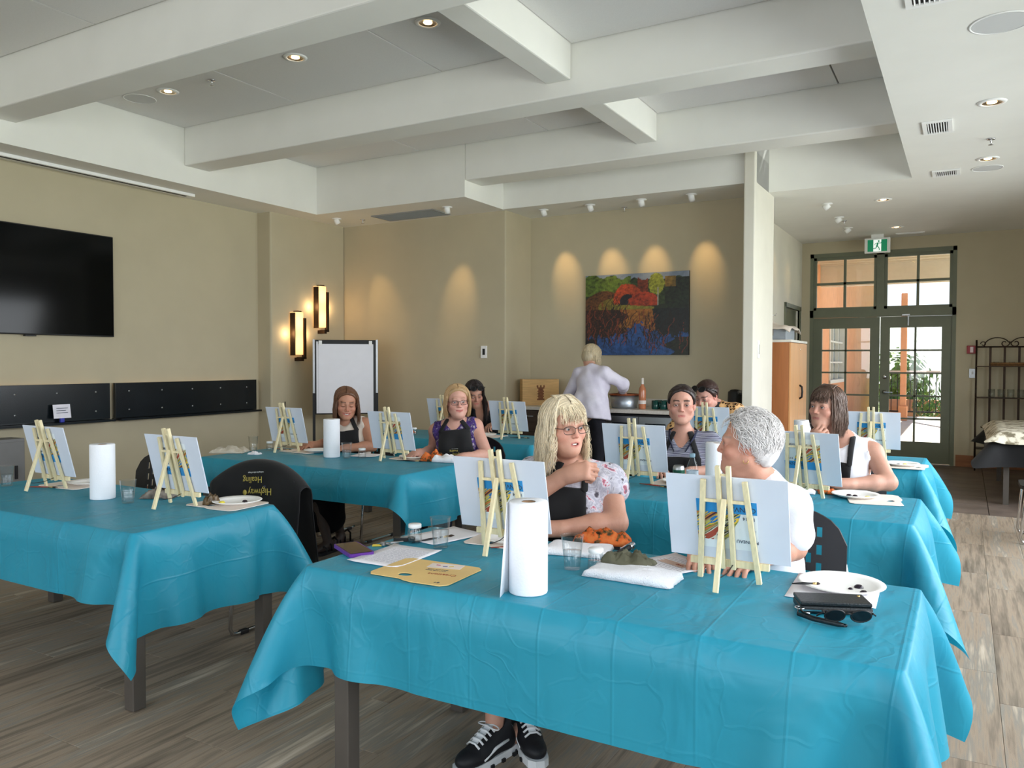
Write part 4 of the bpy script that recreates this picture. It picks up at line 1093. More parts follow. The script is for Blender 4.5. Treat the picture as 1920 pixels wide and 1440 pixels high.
obj('front_board', B().bb(-.20, .20, -.105, -.09, 0, .31), M_crate, t)
obj('back_board', B().bb(-.20, .20, .09, .105, 0, .31), M_crate, t)
obj('side_board', B().bb(-.222, -.20, -.105, .105, 0, .313), M_crate, t); obj('side_board', B().bb(.20, .222, -.105, .105, 0, .313), M_crate, t)
obj('lid_board', B().bb(-.20, .20, -.09, .09, .295, .31), M_crate, t); obj('bottom_board', B().bb(-.2, .2, -.09, .09, 0, .012), M_crate, t)
M_burn = mat('burnt_mark', (122, 76, 44), rough=.7, var=.3, scale=40)
b = B(); yy = -.1062
for a in ((-.03, .03, .08, .2), (-.045, .045, .06, .08), (-.045, .045, .2, .215), (-.05, -.03, .215, .24), (-.01, .01, .215, .24), (.03, .05, .215, .24)): b.bb(a[0], a[1], yy-.0004, yy+.0006, a[2], a[3])
for zz in (.10, .13, .16): b.bb(-.04, -.03, yy-.0004, yy+.0006, zz, zz+.015); b.bb(.03, .04, yy-.0004, yy+.0006, zz, zz+.015)
obj('tower_emblem', b, M_burn, t)
t = thing('wall_outlet', 'white wall outlet beside the wine crate', 'outlet', (-4.15, 8.829, 1.13)); obj('plate', B().bb(-.04, .04, -.008, -.0005, -.06, .06, bev=.002), M_wp, t); obj('socket', B().bb(-.018, .018, -.0095, -.0085, -.035, .035), M_grey, t)
t = thing('steel_tub', 'galvanised round tub with a copper rim on the kitchen counter', 'tub', (-3.36, 8.45, CT))
obj('tub_body', B().lathe([(.001, 0), (.14, 0), (.145, .02), (.165, .15), (.160, .15), (.135, .012), (.001, .01)], 36, cap0=False, cap1=False), mat('galvanised', (168, 176, 184), rough=.4, metal=.9, var=.15, scale=9), t)
obj('copper_rim', B().lathe([(.160, .147), (.174, .147), (.176, .158), (.168, .163), (.158, .158)], 36, cap0=False, cap1=False), mat('copper', (170, 96, 62), rough=.4, metal=.8, var=.15), t)
M_rose = mat('rose_wine_glass', (190, 122, 88), rough=.08, var=.06)
t = thing('wine_bottle', 'bottle of rose wine with a pale foil neck on the counter', 'bottle', (-3.125, 8.40, CT))
obj('glass_body', B().lathe([(.001, 0), (.038, 0), (.041, .01), (.041, .20), (.034, .235), (.016, .265), (.0145, .29), (.001, .29)], 24, cap0=False, cap1=False), M_rose, t)
obj('foil', B().lathe([(.0155, .275), (.0155, .345), (.001, .345)], 16, cap0=False, cap1=False), mat('pale_foil', (220, 214, 206), rough=.4), t)
obj('label', B().lathe([(.0415, .055), (.0415, .095)], 24, cap0=False, cap1=False), mat('bottle_label', (226, 214, 206), rough=.6), t)
M_cup = mat('dark_green_glaze', (14, 62, 56), rough=.2, var=.2)
for k, (x, y) in enumerate(((-2.98, 8.42), (-2.885, 8.42), (-2.79, 8.42), (-2.98, 8.53), (-2.885, 8.53), (-2.79, 8.53))):
    t = thing('green_mug', ('front row ' if k < 3 else 'back row ')+('leftmost ', 'middle ', 'rightmost ')[k % 3]+'dark green glazed mug on the kitchen counter', 'mug', (x, y, CT), -.5, 'dark green mugs on the counter')
    obj('mug_body', B().lathe([(.001, 0), (.036, 0), (.042, .01), (.042, .095), (.038, .095), (.037, .012), (.001, .01)], 22, cap0=False, cap1=False), M_cup, t)
    obj('handle', B().tube([(.040, 0, .08), (.062, 0, .078), (.068, 0, .05), (.06, 0, .025), (.040, 0, .022)], .005, 6), M_cup, t)
t = thing('soap_bottle', 'small brown pump bottle behind the steel tub', 'bottle', (-3.49, 8.66, CT))
obj('bottle_body', B().lathe([(.001, 0), (.03, 0), (.03, .11), (.012, .13), (.012, .145), (.001, .145)], 16, cap0=False, cap1=False), mat('amber', (64, 40, 24), rough=.15), t)
obj('pump', B().tube([(0, 0, .14), (0, 0, .185), (.03, 0, .185), (.036, 0, .178)], .006, 6), M_black, t)
t = thing('electric_kettle', 'black and steel electric kettle at the right end of the counter', 'kettle', (-2.12, 8.5, CT), 2.4)
obj('kettle_body', B().lathe([(.001, 0), (.085, 0), (.085, .02), (.075, .2), (.05, .23), (.001, .235)], 28, cap0=False, cap1=False), M_black, t)
obj('handle', B().tube([(.06, 0, .22), (.12, 0, .2), (.125, 0, .1), (.09, 0, .05)], .012, 8), M_black, t)
obj('steel_band', B().lathe([(.083, .04), (.079, .12)], 28, cap0=False, cap1=False), M_steel, t)
obj('spout', B().bar((-.06, 0, .19), (-.10, 0, .215), .04, .03), M_steel, t)

# ================================================================ hall: cupboard, switches, rack, side table
M_beech = mat('beech_veneer', (214, 158, 104), rough=.38, var=.1, scale=2.5, stretch=(6, 6, .6))
M_beech2 = mat('beech_side', (176, 112, 66), rough=.45, var=.12, scale=2.5, stretch=(8, 8, .6))
t = thing('tall_cupboard', 'tall beech two-door cupboard against the hall wall', 'cupboard', (-1.935, 9.79, 0))
obj('carcass', B().bb(-.235, .215, -.52, .51, 0, 1.675), M_beech2, t)
obj('top_board', B().bb(-.24, .24, -.525, .515, 1.676, 1.705, bev=.003), mat('pale_top', (226, 222, 212), rough=.3), t)
for sy in (-1, 1):
    y0, y1 = (-.52, -.006) if sy < 0 else (.006, .51)
    d = obj('door', B().bb(.216, .235, y0, y1, .06, 1.67, bev=.002), M_beech, t)
    if sy > 0: obj('lock', B().lathe([(.001, .004), (.008, .003), (.009, 0)], 12, M=Matrix.Translation((.235, .06, 1.6)) @ Matrix.Rotation(PI/2, 4, 'Y'), cap0=False, cap1=False), M_chrome, d)
    if sy > 0: obj('handle', B().tube([(.235, .035, 1.18), (.262, .035, 1.16), (.268, .035, 1.10), (.262, .035, 1.04), (.235, .035, 1.02)], .012, 8), M_black, d)
obj('gap_painted_shade', B().bb(.215, .2165, -.006, .006, .06, 1.67), M_dark, t)  # dark strip on the carcass, shade between the doors put into its colour
t = thing('storage_box', 'grey plastic box on top of the tall cupboard', 'box', (-1.93, 9.62, 1.706))
obj('box_body', B().bb(-.16, .16, -.25, .25, 0, .15, bev=.01), mat('grey_box', (150, 158, 166), rough=.5), t)
obj('latch', B().bb(-.02, .02, -.258, -.251, .05, .12), M_chrome, t)
n = 16; vs = []; fs = []
for i in range(n):
    for j in range(n):
        u, v = i/(n-1)-.5, j/(n-1)-.5
        z_ = .165+.06*math.exp(-((u+.2)**2*14+v*v*8))+.02*mnoise.noise((u*5, v*5, 1))-.10*max(0, abs(v)-.36)*3-.12*max(0, abs(u)-.4)*3
        vs.append((u*.42, v*.70, z_))
for i in range(n-1):
    for j in range(n-1): fs.append((i*n+j, (i+1)*n+j, (i+1)*n+j+1, i*n+j+1))
cb = obj('folded_cloth', B().add(vs, fs, True), mat('beige_cloth', (212, 200, 188), rough=.9, var=.06), None, (-1.93, 9.66, 1.706)); tag(cb, 'crumpled beige cloth lying over the grey box on the cupboard', 'cloth')
sdm = cb.modifiers.new('thick', 'SOLIDIFY'); sdm.thickness = .01
t = thing('light_switch', 'slim white light switch on the partition end', 'switch', (-1.84, 8.272, 1.581)); obj('plate', B().bb(.0005, .012, -.035, .035, -.09, .09, bev=.003), M_wp, t); obj('rocker', B().bb(.0125, .016, -.015, .015, -.05, .05), mat('switch_grey', (190, 190, 186), rough=.4), t)
t = thing('coat_hook', 'small chrome coat hook on the hall wall beside the cupboard', 'hook', (-2.18, 10.55, 2.06)); obj('plate', B().bb(.0005, .008, -.03, .03, -.012, .012), M_chrome, t); obj('peg', B().tube([(.008, 0, 0), (.05, 0, -.01), (.06, 0, .015)], .006, 6), M_chrome, t)
t = thing('fire_alarm', 'red fire alarm strobe on the wall beside the rack', 'alarm', (.074, 12.7, 1.63)); obj('alarm_body', B().bb(-.06, .06, -.04, -.0005, -.055, .055, bev=.006), mat('alarm_red', (150, 26, 34), rough=.35), t); obj('strobe', B().bb(-.02, .02, -.055, -.0405, -.04, .04, bev=.004), mat('strobe', (216, 190, 190), rough=.2), t)
t = thing('door_switch', 'grey wall switch plate below the red fire alarm', 'switch', (.086, 12.7, 1.302)); obj('plate', B().bb(-.04, .04, -.01, -.0005, -.065, .065, bev=.003), M_steel, t); obj('toggle', B().bb(-.008, .008, -.022, -.0105, -.01, .02), M_wp, t)
# bakers rack
t = thing('bakers_rack', 'dark wrought iron shelf rack with scrolled top beside the doors', 'shelf rack', (.52, 12.46, 0))
W2 = .39
for sx in (-1, 1):
    obj('post', B().tube([(sx*W2, .12, .0), (sx*W2, .12, 1.76)], .012, 8), M_bm, t)
    obj('front_post', B().tube([(sx*W2, -.16, .0), (sx*W2, -.16, .92), (sx*W2, .0, 1.02), (sx*W2, .12, 1.1)], .010, 8), M_bm, t)
for k, zz in enumerate((.30, .985, 1.405)):
    sh = obj('shelf', B().bb(-W2, W2, -.15 if zz < 1.2 else -.04, .125, zz-.012, zz), M_bm, t)
for x in (-.226, -.06, .107, .26): obj('back_slat', B().bb(x-.014, x+.014, .122, .13, .1, 1.66), M_bm, t)
obj('top_rail', B().tube([(-W2, .12, 1.665), (W2, .12, 1.665)], .010, 8), M_bm, t)
for sx in (-1, 1):
    pts = [(sx*(.15+.15*math.cos(q)), .12, 1.672+.118*math.sin(q)) for q in [PI*k/16 for k in range(15)]]
    pts += [(sx*(.062+r*math.cos(q)), .12, 1.715+r*math.sin(q)) for r, q in [(.058*(1-.75*k/18), PI*.85+k*.34) for k in range(19)]]
    obj('scroll', B().tube(pts, .007, 6), M_bm, t)
    obj('scroll', B().tube([(sx*(W2-.08+.035*math.cos(a_)*(1-a_/12)), .12, 1.705+.035*math.sin(a_)*(1-a_/12)) for a_ in [k*.45 for k in range(14)]], .006, 6), M_bm, t)
M_glass = glassmat('tumbler_glass', (.93, .95, .95), .35)
for k, x in enumerate((.31, .42, .53, .64)):
    t = thing('drinking_glass', ('first', 'second', 'third', 'fourth')[k]+' glass tumbler from the left on the rack middle shelf', 'glass', (x, 12.42, .986), 0, 'tumblers on the iron rack')
    obj('tumbler', B().lathe([(.001, 0), (.03, 0), (.04, .01), (.042, .11), (.039, .11), (.036, .014), (.001, .012)], 16, cap0=False, cap1=False), M_glass, t)
t = thing('wicker_tray', 'shallow brown wicker tray on the upper rack shelf', 'tray', (.56, 12.50, 1.406)); obj('tray_base', B().bb(-.26, .26, -.06, .07, 0, .012), mat('wicker', (122, 88, 52), rough=.8, var=.3, scale=60, bump=.6), t)
obj('rim', B().tube([(-.26, -.06, .03), (.26, -.06, .03), (.26, .07, .03), (-.26, .07, .03)], .018, 8, closed=True), mat('wicker', (0, 0, 0)), t)
for k, x in enumerate((.36, .54, .72)):
    t = thing('glass_dish', ('left', 'middle', 'right')[k]+' small glass dish standing in the wicker tray', 'dish', (x, 12.505, 1.419), 0, 'dishes in the wicker tray')
    obj('dish_body', B().lathe([(.001, 0), (.025, 0), (.038, .045), (.034, .045), (.022, .008), (.001, .006)], 16, cap0=False, cap1=False), M_glass, t)
# side table with patterned cloth over a black one
t = thing('side_table', 'dark-legged table under a patterned cloth at the right edge', 'table', (.72, 10.45, 0))
obj('table_top', B().bb(-.38, .38, -.98, .98, .70, .735), M_top, t)
for sx in (-1, 1):
    for sy in (-1, 1): obj('leg', B().bb(sx*.34-.025, sx*.34+.025, sy*.94-.025, sy*.94+.025, 0, .70), M_leg, t)
def overcloth(name, lab, L, W, ov, z, m, seed, loc, its=140):
    P, u, v = drape(L, W, ov, res=.06, seed=seed, its=its); P[..., 2] += z
    me = cloth_mesh(P, u, v, L, W); me.materials.clear(); me.materials.append(m)
    c = obj(name, me, m, None, loc); tag(c, lab, 'tablecloth'); s_ = c.modifiers.new('smooth', 'SUBSURF'); s_.levels = s_.render_levels = 1
M_bc = mat('black_cloth', (16, 16, 18), rough=.85, var=.1, sheen=.1)
overcloth('black_table_cloth', 'black cloth hanging below the patterned one at the right edge', .78, 1.98, (.33, .33, .36, .3), .735, M_bc, 11, (.72, 10.45, 0))
def patt():
    m = mat('printed_cloth', (196, 188, 168), rough=.8, var=.1); t = m.node_tree; p = t.nodes['Principled BSDF']
    tc = nd(t, 'ShaderNodeTexCoord'); v = nd(t, 'ShaderNodeTexNoise'); v.inputs['Scale'].default_value = 14; v.inputs['Detail'].default_value = 4
    cr = nd(t, 'ShaderNodeValToRGB'); e = cr.color_ramp.elements; e[0].position = .40; e[0].color = lin(112, 104, 84); e[1].position = .52; e[1].color = lin(214, 208, 190); x = e.new(.46); x.color = lin(170, 160, 138)
    t.links.new(tc.outputs['Object'], v.inputs['Vector']); t.links.new(v.outputs[0], cr.inputs[0]); t.links.new(cr.outputs[0], p.inputs['Base Color']); return m
overcloth('patterned_table_cloth', 'cream patterned cloth laid over the black one at the right edge', .80, 2.0, (.16, .2, .16, .2), .745, patt(), 12, (.72, 10.45, 0))

# ================================================================ things on the tables
M_towel = mat('paper_towel', (240, 242, 247), rough=.9, var=.015, bump=.3, bscale=130)
M_core = mat('cardboard_core', (150, 120, 92), rough=.8)
def roll(x, y, lab, loose=True, rz=0):
    t = thing('paper_towel_roll', lab, 'paper towel', (x, y, TZ2), rz, 'upright rolls of paper towel')
    obj('roll', B().lathe([(.022, .002), (.058, .0), (.0595, .004), (.0595, .274), (.057, .279), (.022, .277)], 40, cap0=False, cap1=False), M_towel, t)
    obj('core', B().lathe([(.0218, .003), (.0218, .276), (.0205, .276), (.0205, .003)], 24, cap0=False, cap1=False), M_core, t)
    if loose:
        pts = [(-.02+.0602*0, 0)]
        b = B(); n = 9
        prof = []
        for i in range(n):
            a = PI*.5+PI*.42*i/(n-1); prof.append((.0608*math.cos(a), .0608*math.sin(a)))
        prof += [(-.066, .006), (-.070, -.02), (-.073, -.045)]
        v_ = []
        for i, (px, py) in enumerate(prof):
            sp = 1+.12*max(0, i-8)
            v_ += [(px*sp, py, .001), (px*(1+.03*max(0, i-8)), py, .276)]
        b.add(v_, [(2*i, 2*i+2, 2*i+3, 2*i+1) for i in range(len(prof)-1)], True)
        ls = obj('loose_sheet', b, M_towel, t); s_ = ls.modifiers.new('thick', 'SOLIDIFY'); s_.thickness = .0012
roll(-1.150, 2.115, 'upright paper towel roll with a loose sheet on the nearest right table', True, .75)
roll(-3.815, 2.463, 'upright paper towel roll on the nearest left table', False)
roll(-4.035, 4.389, 'upright paper towel roll in front of the smiling brown-haired woman', False)
roll(-1.13, 4.16, 'upright paper towel roll behind the face of the white-haired woman', False)
roll(-1.03, 6.095, 'upright paper towel roll behind the hand of the chin-resting woman', False)
M_plast = glassmat('clear_plastic_cup', (.985, .99, .99), .22, .05)
M_water = glassmat('water', (.95, .97, .98), .25, .02)
def cup(x, y, lab, fill=.5, z=TZ2):
    t = thing('plastic_cup', lab, 'cup', (x, y, z), 0, 'clear plastic cups of water')
    obj('cup_wall', B().lathe([(.001, .001), (.027, .001), (.028, .004), (.0305, .045), (.0385, .112), (.0405, .1125), (.0405, .116), (.0375, .116), (.0295, .045), (.026, .006), (.001, .006)], 28, cap0=False, cap1=False), M_plast, t)
    h = .11*fill
    obj('water', B().lathe([(.001, .007), (.0255, .007), (.0285+.009*max(0, (h-.045)/.07), h), (.001, h)], 24, cap0=False, cap1=False), M_water, t)
M_lid = mat('white_lid', (238, 240, 240), rough=.4)
def jar(x, y, lab, lid=True, z=TZ2):
    t = thing('glass_jar', lab, 'jar', (x, y, z), 0, 'small glass jars')
    obj('jar_glass', B().lathe([(.001, .001), (.026, .001), (.0285, .006), (.0285, .045), (.022, .056), (.022, .062), (.020, .062), (.020, .055), (.026, .044), (.026, .008), (.001, .006)], 24, cap0=False, cap1=False), M_plast, t)
    if lid: obj('lid', B().lathe([(.024, .058), (.0255, .059), (.0255, .071), (.024, .073), (.001, .073)], 24, cap0=False, cap1=False), M_lid, t)
    obj('water', B().lathe([(.001, .008), (.0255, .008), (.0255, .03), (.001, .03)], 20, cap0=False, cap1=False), M_water, t)
for a in ((-1.709, 2.448, 'water cup beside the lidded jar at the left end of the nearest right table', .62), (-1.147, 2.421, 'water cup beside the orange cloth on the nearest right table', .58), (-4.648, 2.434, 'water cup at the far left edge', .6),
          (-3.58, 2.443, 'water cup beside the easel on the nearest left table', .5), (-4.823, 4.362, 'empty-looking cup next to the canvas tote bag', .25), (-3.876, 4.372, 'water cup beside the roll in front of the smiling woman', .55),
          (-3.99, 6.10, 'water cup by the shoulder of the woman with the blond bob', .4)): cup(*a)
for a in ((-1.845, 2.47, 'lidded jar at the left end of the nearest right table'), (-1.075, 2.455, 'white-lidded jar in front of the rolled towel'), (-3.665, 2.50, 'small jar behind the water cup on the nearest left table', False),
          (-4.735, 4.45, 'white-lidded jar next to the cup by the tote bag'), (-3.79, 4.44, 'white-lidded jar beside the water cup near the smiling woman'), (-4.55, 6.08, 'white-lidded jar beside the orange cloth on the far left table'), (-3.83, 6.12, 'white-lidded jar before the woman with long black hair')): jar(*a)
# paper plates with dabs of paint
M_plate = mat('paper_plate', (240, 238, 234), rough=.6, var=.015)
DAB = {'b': mat('paint_dark', (34, 24, 36), rough=.25), 'y': mat('paint_yellow', (232, 216, 90), rough=.25), 'w': mat('paint_white', (244, 244, 240), rough=.3)}
def plate(x, y, lab, dabs, r=.118, z=TZ2, sy=1):
    t = thing('paper_plate', lab, 'plate', (x, y, z), 0, 'paper plates used as palettes')
    obj('plate_dish', B().lathe([(.001, .001), (r*.72, .001), (r*.80, .008), (r*.97, .016), (r, .014), (r, .016), (r*.97, .0185), (r*.79, .0105), (r*.71, .0035), (.001, .0035)], 44, cap0=False, cap1=False), M_plate, t)
    for c, dx, dy, s_ in dabs:
        obj('paint_dab', B().lathe([(.001, .012*s_*.6), (.006*s_, .011*s_*.6), (.010*s_, .006*s_*.6), (.011*s_, 0)], 12, c=(dx, dy, .0036), cap0=False, cap1=False), DAB[c], t)
PB = .0045
plate(-.325, 2.64, 'paper plate on a white sheet behind the black wallet', [('b', .05, .005, 1.3), ('b', .07, -.05, 1.1), ('b', .03, -.025, .7)], .128, TZ2+.003)
plate(-3.10, 2.70, 'paper plate at the right end of the nearest left table', [('b', .02, .03, 1.2), ('b', .06, .0, 1.1), ('y', -.05, -.05, 1.4)], .118, TZ2+PB)
plate(-4.30, 2.70, 'paper plate behind the left easel of the nearest left table', [('b', .0, .01, 1.2), ('y', .06, .02, 1.2)], .11, TZ2+PB)
plate(-1.53, 2.665, 'paper plate half hidden behind the tall paper towel roll', [('b', .0, -.02, 1)], .10, TZ2+PB)
plate(-.485, 4.455, 'paper plate beside the elbow of the chin-resting woman', [('b', -.03, -.01, 1.3), ('b', .0, -.02, 1.3), ('y', .06, -.03, 1.4)], .118, TZ2+PB)
plate(-.365, 5.985, 'paper plate at the right end of the far right table', [('b', -.02, -.02, 1.3), ('y', .02, .0, 1.4)], .112, TZ2+PB)
plate(-4.33, 4.56, 'paper plate in front of the smiling woman beside the roll', [('b', .05, -.02, 1.1)], .11, TZ2+PB)
plate(-3.45, 4.64-.02, 'paper plate in front of the woman with the blond bob', [('b', .0, -.03, .8)], .115, TZ2+PB)
plate(-1.42, 4.46, 'paper plate behind the easel of the striped-shirt woman', [('b', .0, -.02, 1)], .11, TZ2+PB)
plate(-3.93, 6.36, 'paper plate in front of the woman with long black hair', [('b', .02, -.02, 1)], .11, TZ2+PB)
# printed cardboard palettes
M_pal = mat('printed_card', (232, 196, 128), rough=.5, var=.06, scale=5)
M_palback = mat('plain_card', (236, 224, 214), rough=.6, var=.02)
M_paper = mat('white_paper', (242, 240, 246), rough=.7, var=.015)
def palette(x, y, rz, lab, m, printed=False, s=1):
    t = thing('card_palette', lab, 'palette', (x, y, TZ2), rz, 'flat card paint palettes')
    w_, h_ = .33*s, .245*s
    out = [(-w_/2, -h_/2+.02), (-w_/2+.015, -h_/2), (-.03, -h_/2), (.0, -h_/2-.012), (.03, -h_/2-.018), (w_/2-.02, -h_/2-.014), (w_/2, -h_/2+.01), (w_/2, h_/2-.02), (w_/2-.02, h_/2), (-w_/2+.02, h_/2), (-w_/2, h_/2-.02)]
    hx, hy, hr = -.035, -h_/2+.045, .019
    # split into ring around the thumb hole: outline resampled by angle about the hole
    n = 40; P_ = []
    def ray(a):
        best = 9; d = (math.cos(a), math.sin(a))
        for i in range(len(out)):
            (x1, y1), (x2, y2) = out[i], out[(i+1) % len(out)]
            ex, ey = x2-x1, y2-y1; den = d[0]*ey-d[1]*ex
            if abs(den) < 1e-9: continue
            tt = ((x1-hx)*ey-(y1-hy)*ex)/den; uu = ((x1-hx)*d[1]-(y1-hy)*d[0])/den
            if tt > 0 and -1e-6 <= uu <= 1+1e-6: best = min(best, tt)
        return best
    angs = sorted(set([2*PI*k/n for k in range(n)]+[math.atan2(q[1]-hy, q[0]-hx) % (2*PI) for q in out]))
    outer = [(hx+ray(a)*math.cos(a), hy+ray(a)*math.sin(a)) for a in angs]; inner = [(hx+hr*1.35*math.cos(a), hy+hr*math.sin(a)) for a in angs]
    bd = obj('card', B().prism(outer, .001, .004, hole=inner), m, t)
    if printed:
        me = text_mesh('Creations', .026); me.materials.append(mat('print_red', (160, 70, 40), rough=.5)); q = obj('lettering', me, MATS['print_red'], bd, (.075, -.02, .0043), (0, 0, PI+.15))
        for k in range(2):
            me = text_mesh('PAINT AND MORE', .009); me.materials.append(M_ink); obj('lettering', me, M_ink, bd, (.03, .012+.014*k, .0043), (0, 0, PI+.15))
        obj('printed_picture', B().box((.03, .075, .0042), (.12, .055, .0006), (0, 0, .2)), mat('print_pale', (236, 222, 214), rough=.5), bd)
        for k, (cx, cy, c) in enumerate(((.0, .075, (190, 60, 110)), (.03, .07, (60, 60, 140)), (.05, .078, (220, 190, 60)))):
            obj('printed_dab', B().box((cx, cy, .0047), (.016, .007, .0005), (0, 0, .4*k)), mat('print_%d' % k, c, rough=.5), bd)
        me = text_mesh('8+', .02); me.materials.append(M_ink); obj('lettering', me, M_ink, bd, (.11, -.105, .0043), (0, 0, PI+.15))
palette(-1.555, 2.145, .03, 'yellow printed card palette with a thumb hole lying at the front table edge', M_pal, True, .95)
palette(-3.13, 2.67, .05, 'pale card palette under the plate at the right end of the nearest left table', M_palback)
palette(-4.36, 2.66, .1, 'pale card palette under the plate behind the far left easel', M_palback)
palette(-1.56, 2.66, .1, 'pale card palette under the plate behind the tall roll', M_palback, False, .8)
palette(-.40, 4.43, PI/2+.2, 'pale card palette under the plate by the chin-resting woman', M_palback)
palette(-.33, 5.96, PI/2, 'pale card palette under the plate on the far right table', M_palback, False, .9)
palette(-4.47, 4.56, 0, 'pale card palette behind the easel by the tote bag', M_palback)
palette(-3.45, 4.60, 0, 'pale card palette under the plate of the woman with the bob', M_palback, False, .9)
palette(-3.90, 6.36, 0, 'pale card palette before the woman with long black hair', M_palback)
palette(-1.42, 4.44, 0, 'pale card palette behind the easel of the striped-shirt woman', M_palback, False, .9)
def sheet(x, y, w_, h_, rz, lab, lines=0, curl=.0, z=TZ2+.0008, sticker=False):
    t = thing('paper_sheet', lab, 'paper', (x, y, z), rz, 'loose sheets of paper')
    n = 8; vs = []; fs = []
    for i in range(n):
        for j in range(n):
            u, v = i/(n-1)-.5, j/(n-1)-.5
            vs.append((u*w_, v*h_, .0006+curl*(max(0, abs(u)-.3)**2+max(0, abs(v)-.3)**2)*4))
    for i in range(n-1):
        for j in range(n-1): fs.append((i*n+j, (i+1)*n+j, (i+1)*n+j+1, i*n+j+1))
    p = obj('sheet', B().add(vs, fs, True), M_paper, t); s_ = p.modifiers.new('thick', 'SOLIDIFY'); s_.thickness = .0005
    rg = random.Random(int(abs(x*1000)))
    if lines:
        b = B()
        for k in range(lines):
            yy = h_*.36-k*h_*.72/lines; xx = -w_*.4
            while xx < w_*.36:
                L = rg.uniform(.008, .03); b.bb(xx, min(xx+L, w_*.4), yy-.0011, yy+.0011, .0012, .0015); xx += L+.004
        q = obj('printed_text', b, mat('faint_print', (176, 174, 186), rough=.7), p); q['kind'] = 'stuff'
    if sticker:
        q = obj('printed_label', B().bb(-.07, .05, .02, .06, .0012, .0016), mat('label_tan', (206, 176, 160), rough=.6), p)
        me = text_mesh('VIVID', .016); me.materials.append(mat('print_red', (0, 0, 0))); obj('lettering', me, MATS['print_red'], p, (.02, .04, .002), (0, 0, PI))
sheet(-1.77, 2.255, .216, .279, .03, 'printed white sheet beside the purple phone', 16, .02)
sheet(-1.81, 2.62, .20, .28, -.25, 'white sheet under the water cup at the back left of the front table', 0, .01)
sheet(-.88, 2.62, .216, .279, -.5, 'printed white sheet with a small tan label between the easels', 14, .02, sticker=True)
sheet(-.34, 2.61, .25, .30, .03, 'white sheet under the paper plate behind the wallet', 0, 0)
sheet(-3.86, 4.57, .2, .2, .3, 'white sheet in front of the smiling woman beside the jar', 0, .02)
# phone
t = thing('mobile_phone', 'mobile phone in a purple case at the left end of the front table', 'phone', (-1.957, 2.243, TZ2), -.52)
obj('case', B().prism(rrect(.19, .094, .012), .0, .012), mat('purple_case', (92, 40, 140), rough=.45), t)
obj('screen', B().prism(rrect(.178, .082, .008), .0122, .0132), mat('phone_glass', (30, 24, 26), rough=.1), t)
# keys, lipstick tubes
t = thing('key_bunch', 'bunch of keys with a yellow tag on the front table', 'keys', (-1.925, 2.39, TZ2), .3)
obj('ring', B().tube([(.018*math.cos(a*.4), .018*math.sin(a*.4), .003) for a in range(16)], .0015, 5, closed=True), M_chrome, t)
for k in range(3): obj('key', B().box((.02+.01*k, -.02+.018*k, .004+.002*k), (.05, .011, .002), (0, 0, .5*k-.4)).lathe([(.001, 0), (.011, 0), (.011, .002), (.001, .002)], 12, c=(.0-.004*k, -.03+.012*k, .003+.002*k)), M_steel, t)
obj('tag', B().box((-.02, -.035, .003), (.035, .022, .004), (0, 0, .3)), mat('yellow_tag', (214, 190, 70), rough=.4), t)
t = thing('car_fob', 'black car key fob beside the keys on the front table', 'key fob', (-1.90, 2.475, TZ2), .5)
obj('fob', B().prism(rrect(.085, .035, .014), 0, .013), M_black, t); obj('button_pad', B().prism(rrect(.03, .02, .006), .0132, .0142), M_grey, t)
# brushes
M_bris = mat('brush_bristle', (60, 44, 34), rough=.8); M_hand = mat('brush_handle', (150, 60, 40), rough=.3); M_gold = mat('brass_ferrule', (200, 170, 110), rough=.3, metal=.9)
def brush(x, y, rz, lab, L=.19, hm=None, z=TZ2):
    t = thing('paint_brush', lab, 'paintbrush', (x, y, z), rz, 'paint brushes on the tables')
    obj('handle', B().tube([(-L*.6, 0, .004), (-L*.2, 0, .006), (L*.12, 0, .006)], [.0018, .0042, .003], 8), hm or M_hand, t)
    obj('ferrule', B().tube([(L*.12, 0, .006), (L*.26, 0, .006)], [.0034, .0042], 8), M_gold, t)
    obj('bristles', B().tube([(L*.26, 0, .006), (L*.32, 0, .006), (L*.4, 0, .005)], [.004, .0048, .001], 8), M_bris, t)
brush(-1.80, 2.56, 1.2, 'dark paint brush leaning between jar and cup on the front table', .2, M_black)
brush(-1.44, 2.60, .6, 'paint brush behind the tall paper towel roll', .2)
brush(-.405, 2.545, .45, 'dark brush lying at the plate rim behind the wallet', .085, M_black, TZ2+.02)
brush(-4.40, 2.50, .4, 'brown paint brush under the far left easel', .2)
brush(-4.68, 4.54, .1, 'red-handled brush beside the jar by the tote bag', .2)
brush(-3.36, 4.47, .2, 'dark brush under the easel edge beside the orange cloth', .2, M_black)
brush(-1.50, 4.27, -.3, 'red-handled brush under the easel of the striped-shirt woman', .2)
brush(-1.36, 4.25, -.1, 'second red-handled brush lying right of that easel', .18)
brush(-3.52, 6.34, .1, 'dark brush under the easel right of the long-haired woman', .2, M_black)
t = thing('glasses_case', 'slim metal tube standing beside the rolled white towel', 'pen case', (-1.072, 2.66, TZ2), 1.6)
obj('tube', B().tube([(-.13, 0, .012), (.13, 0, .014)], .011, 10), M_black, t); obj('cap', B().tube([(.10, 0, .014), (.14, 0, .014)], .0125, 10), M_chrome, t); obj('clip', B().bb(.02, .13, -.003, .003, .026, .029), M_chrome, t)
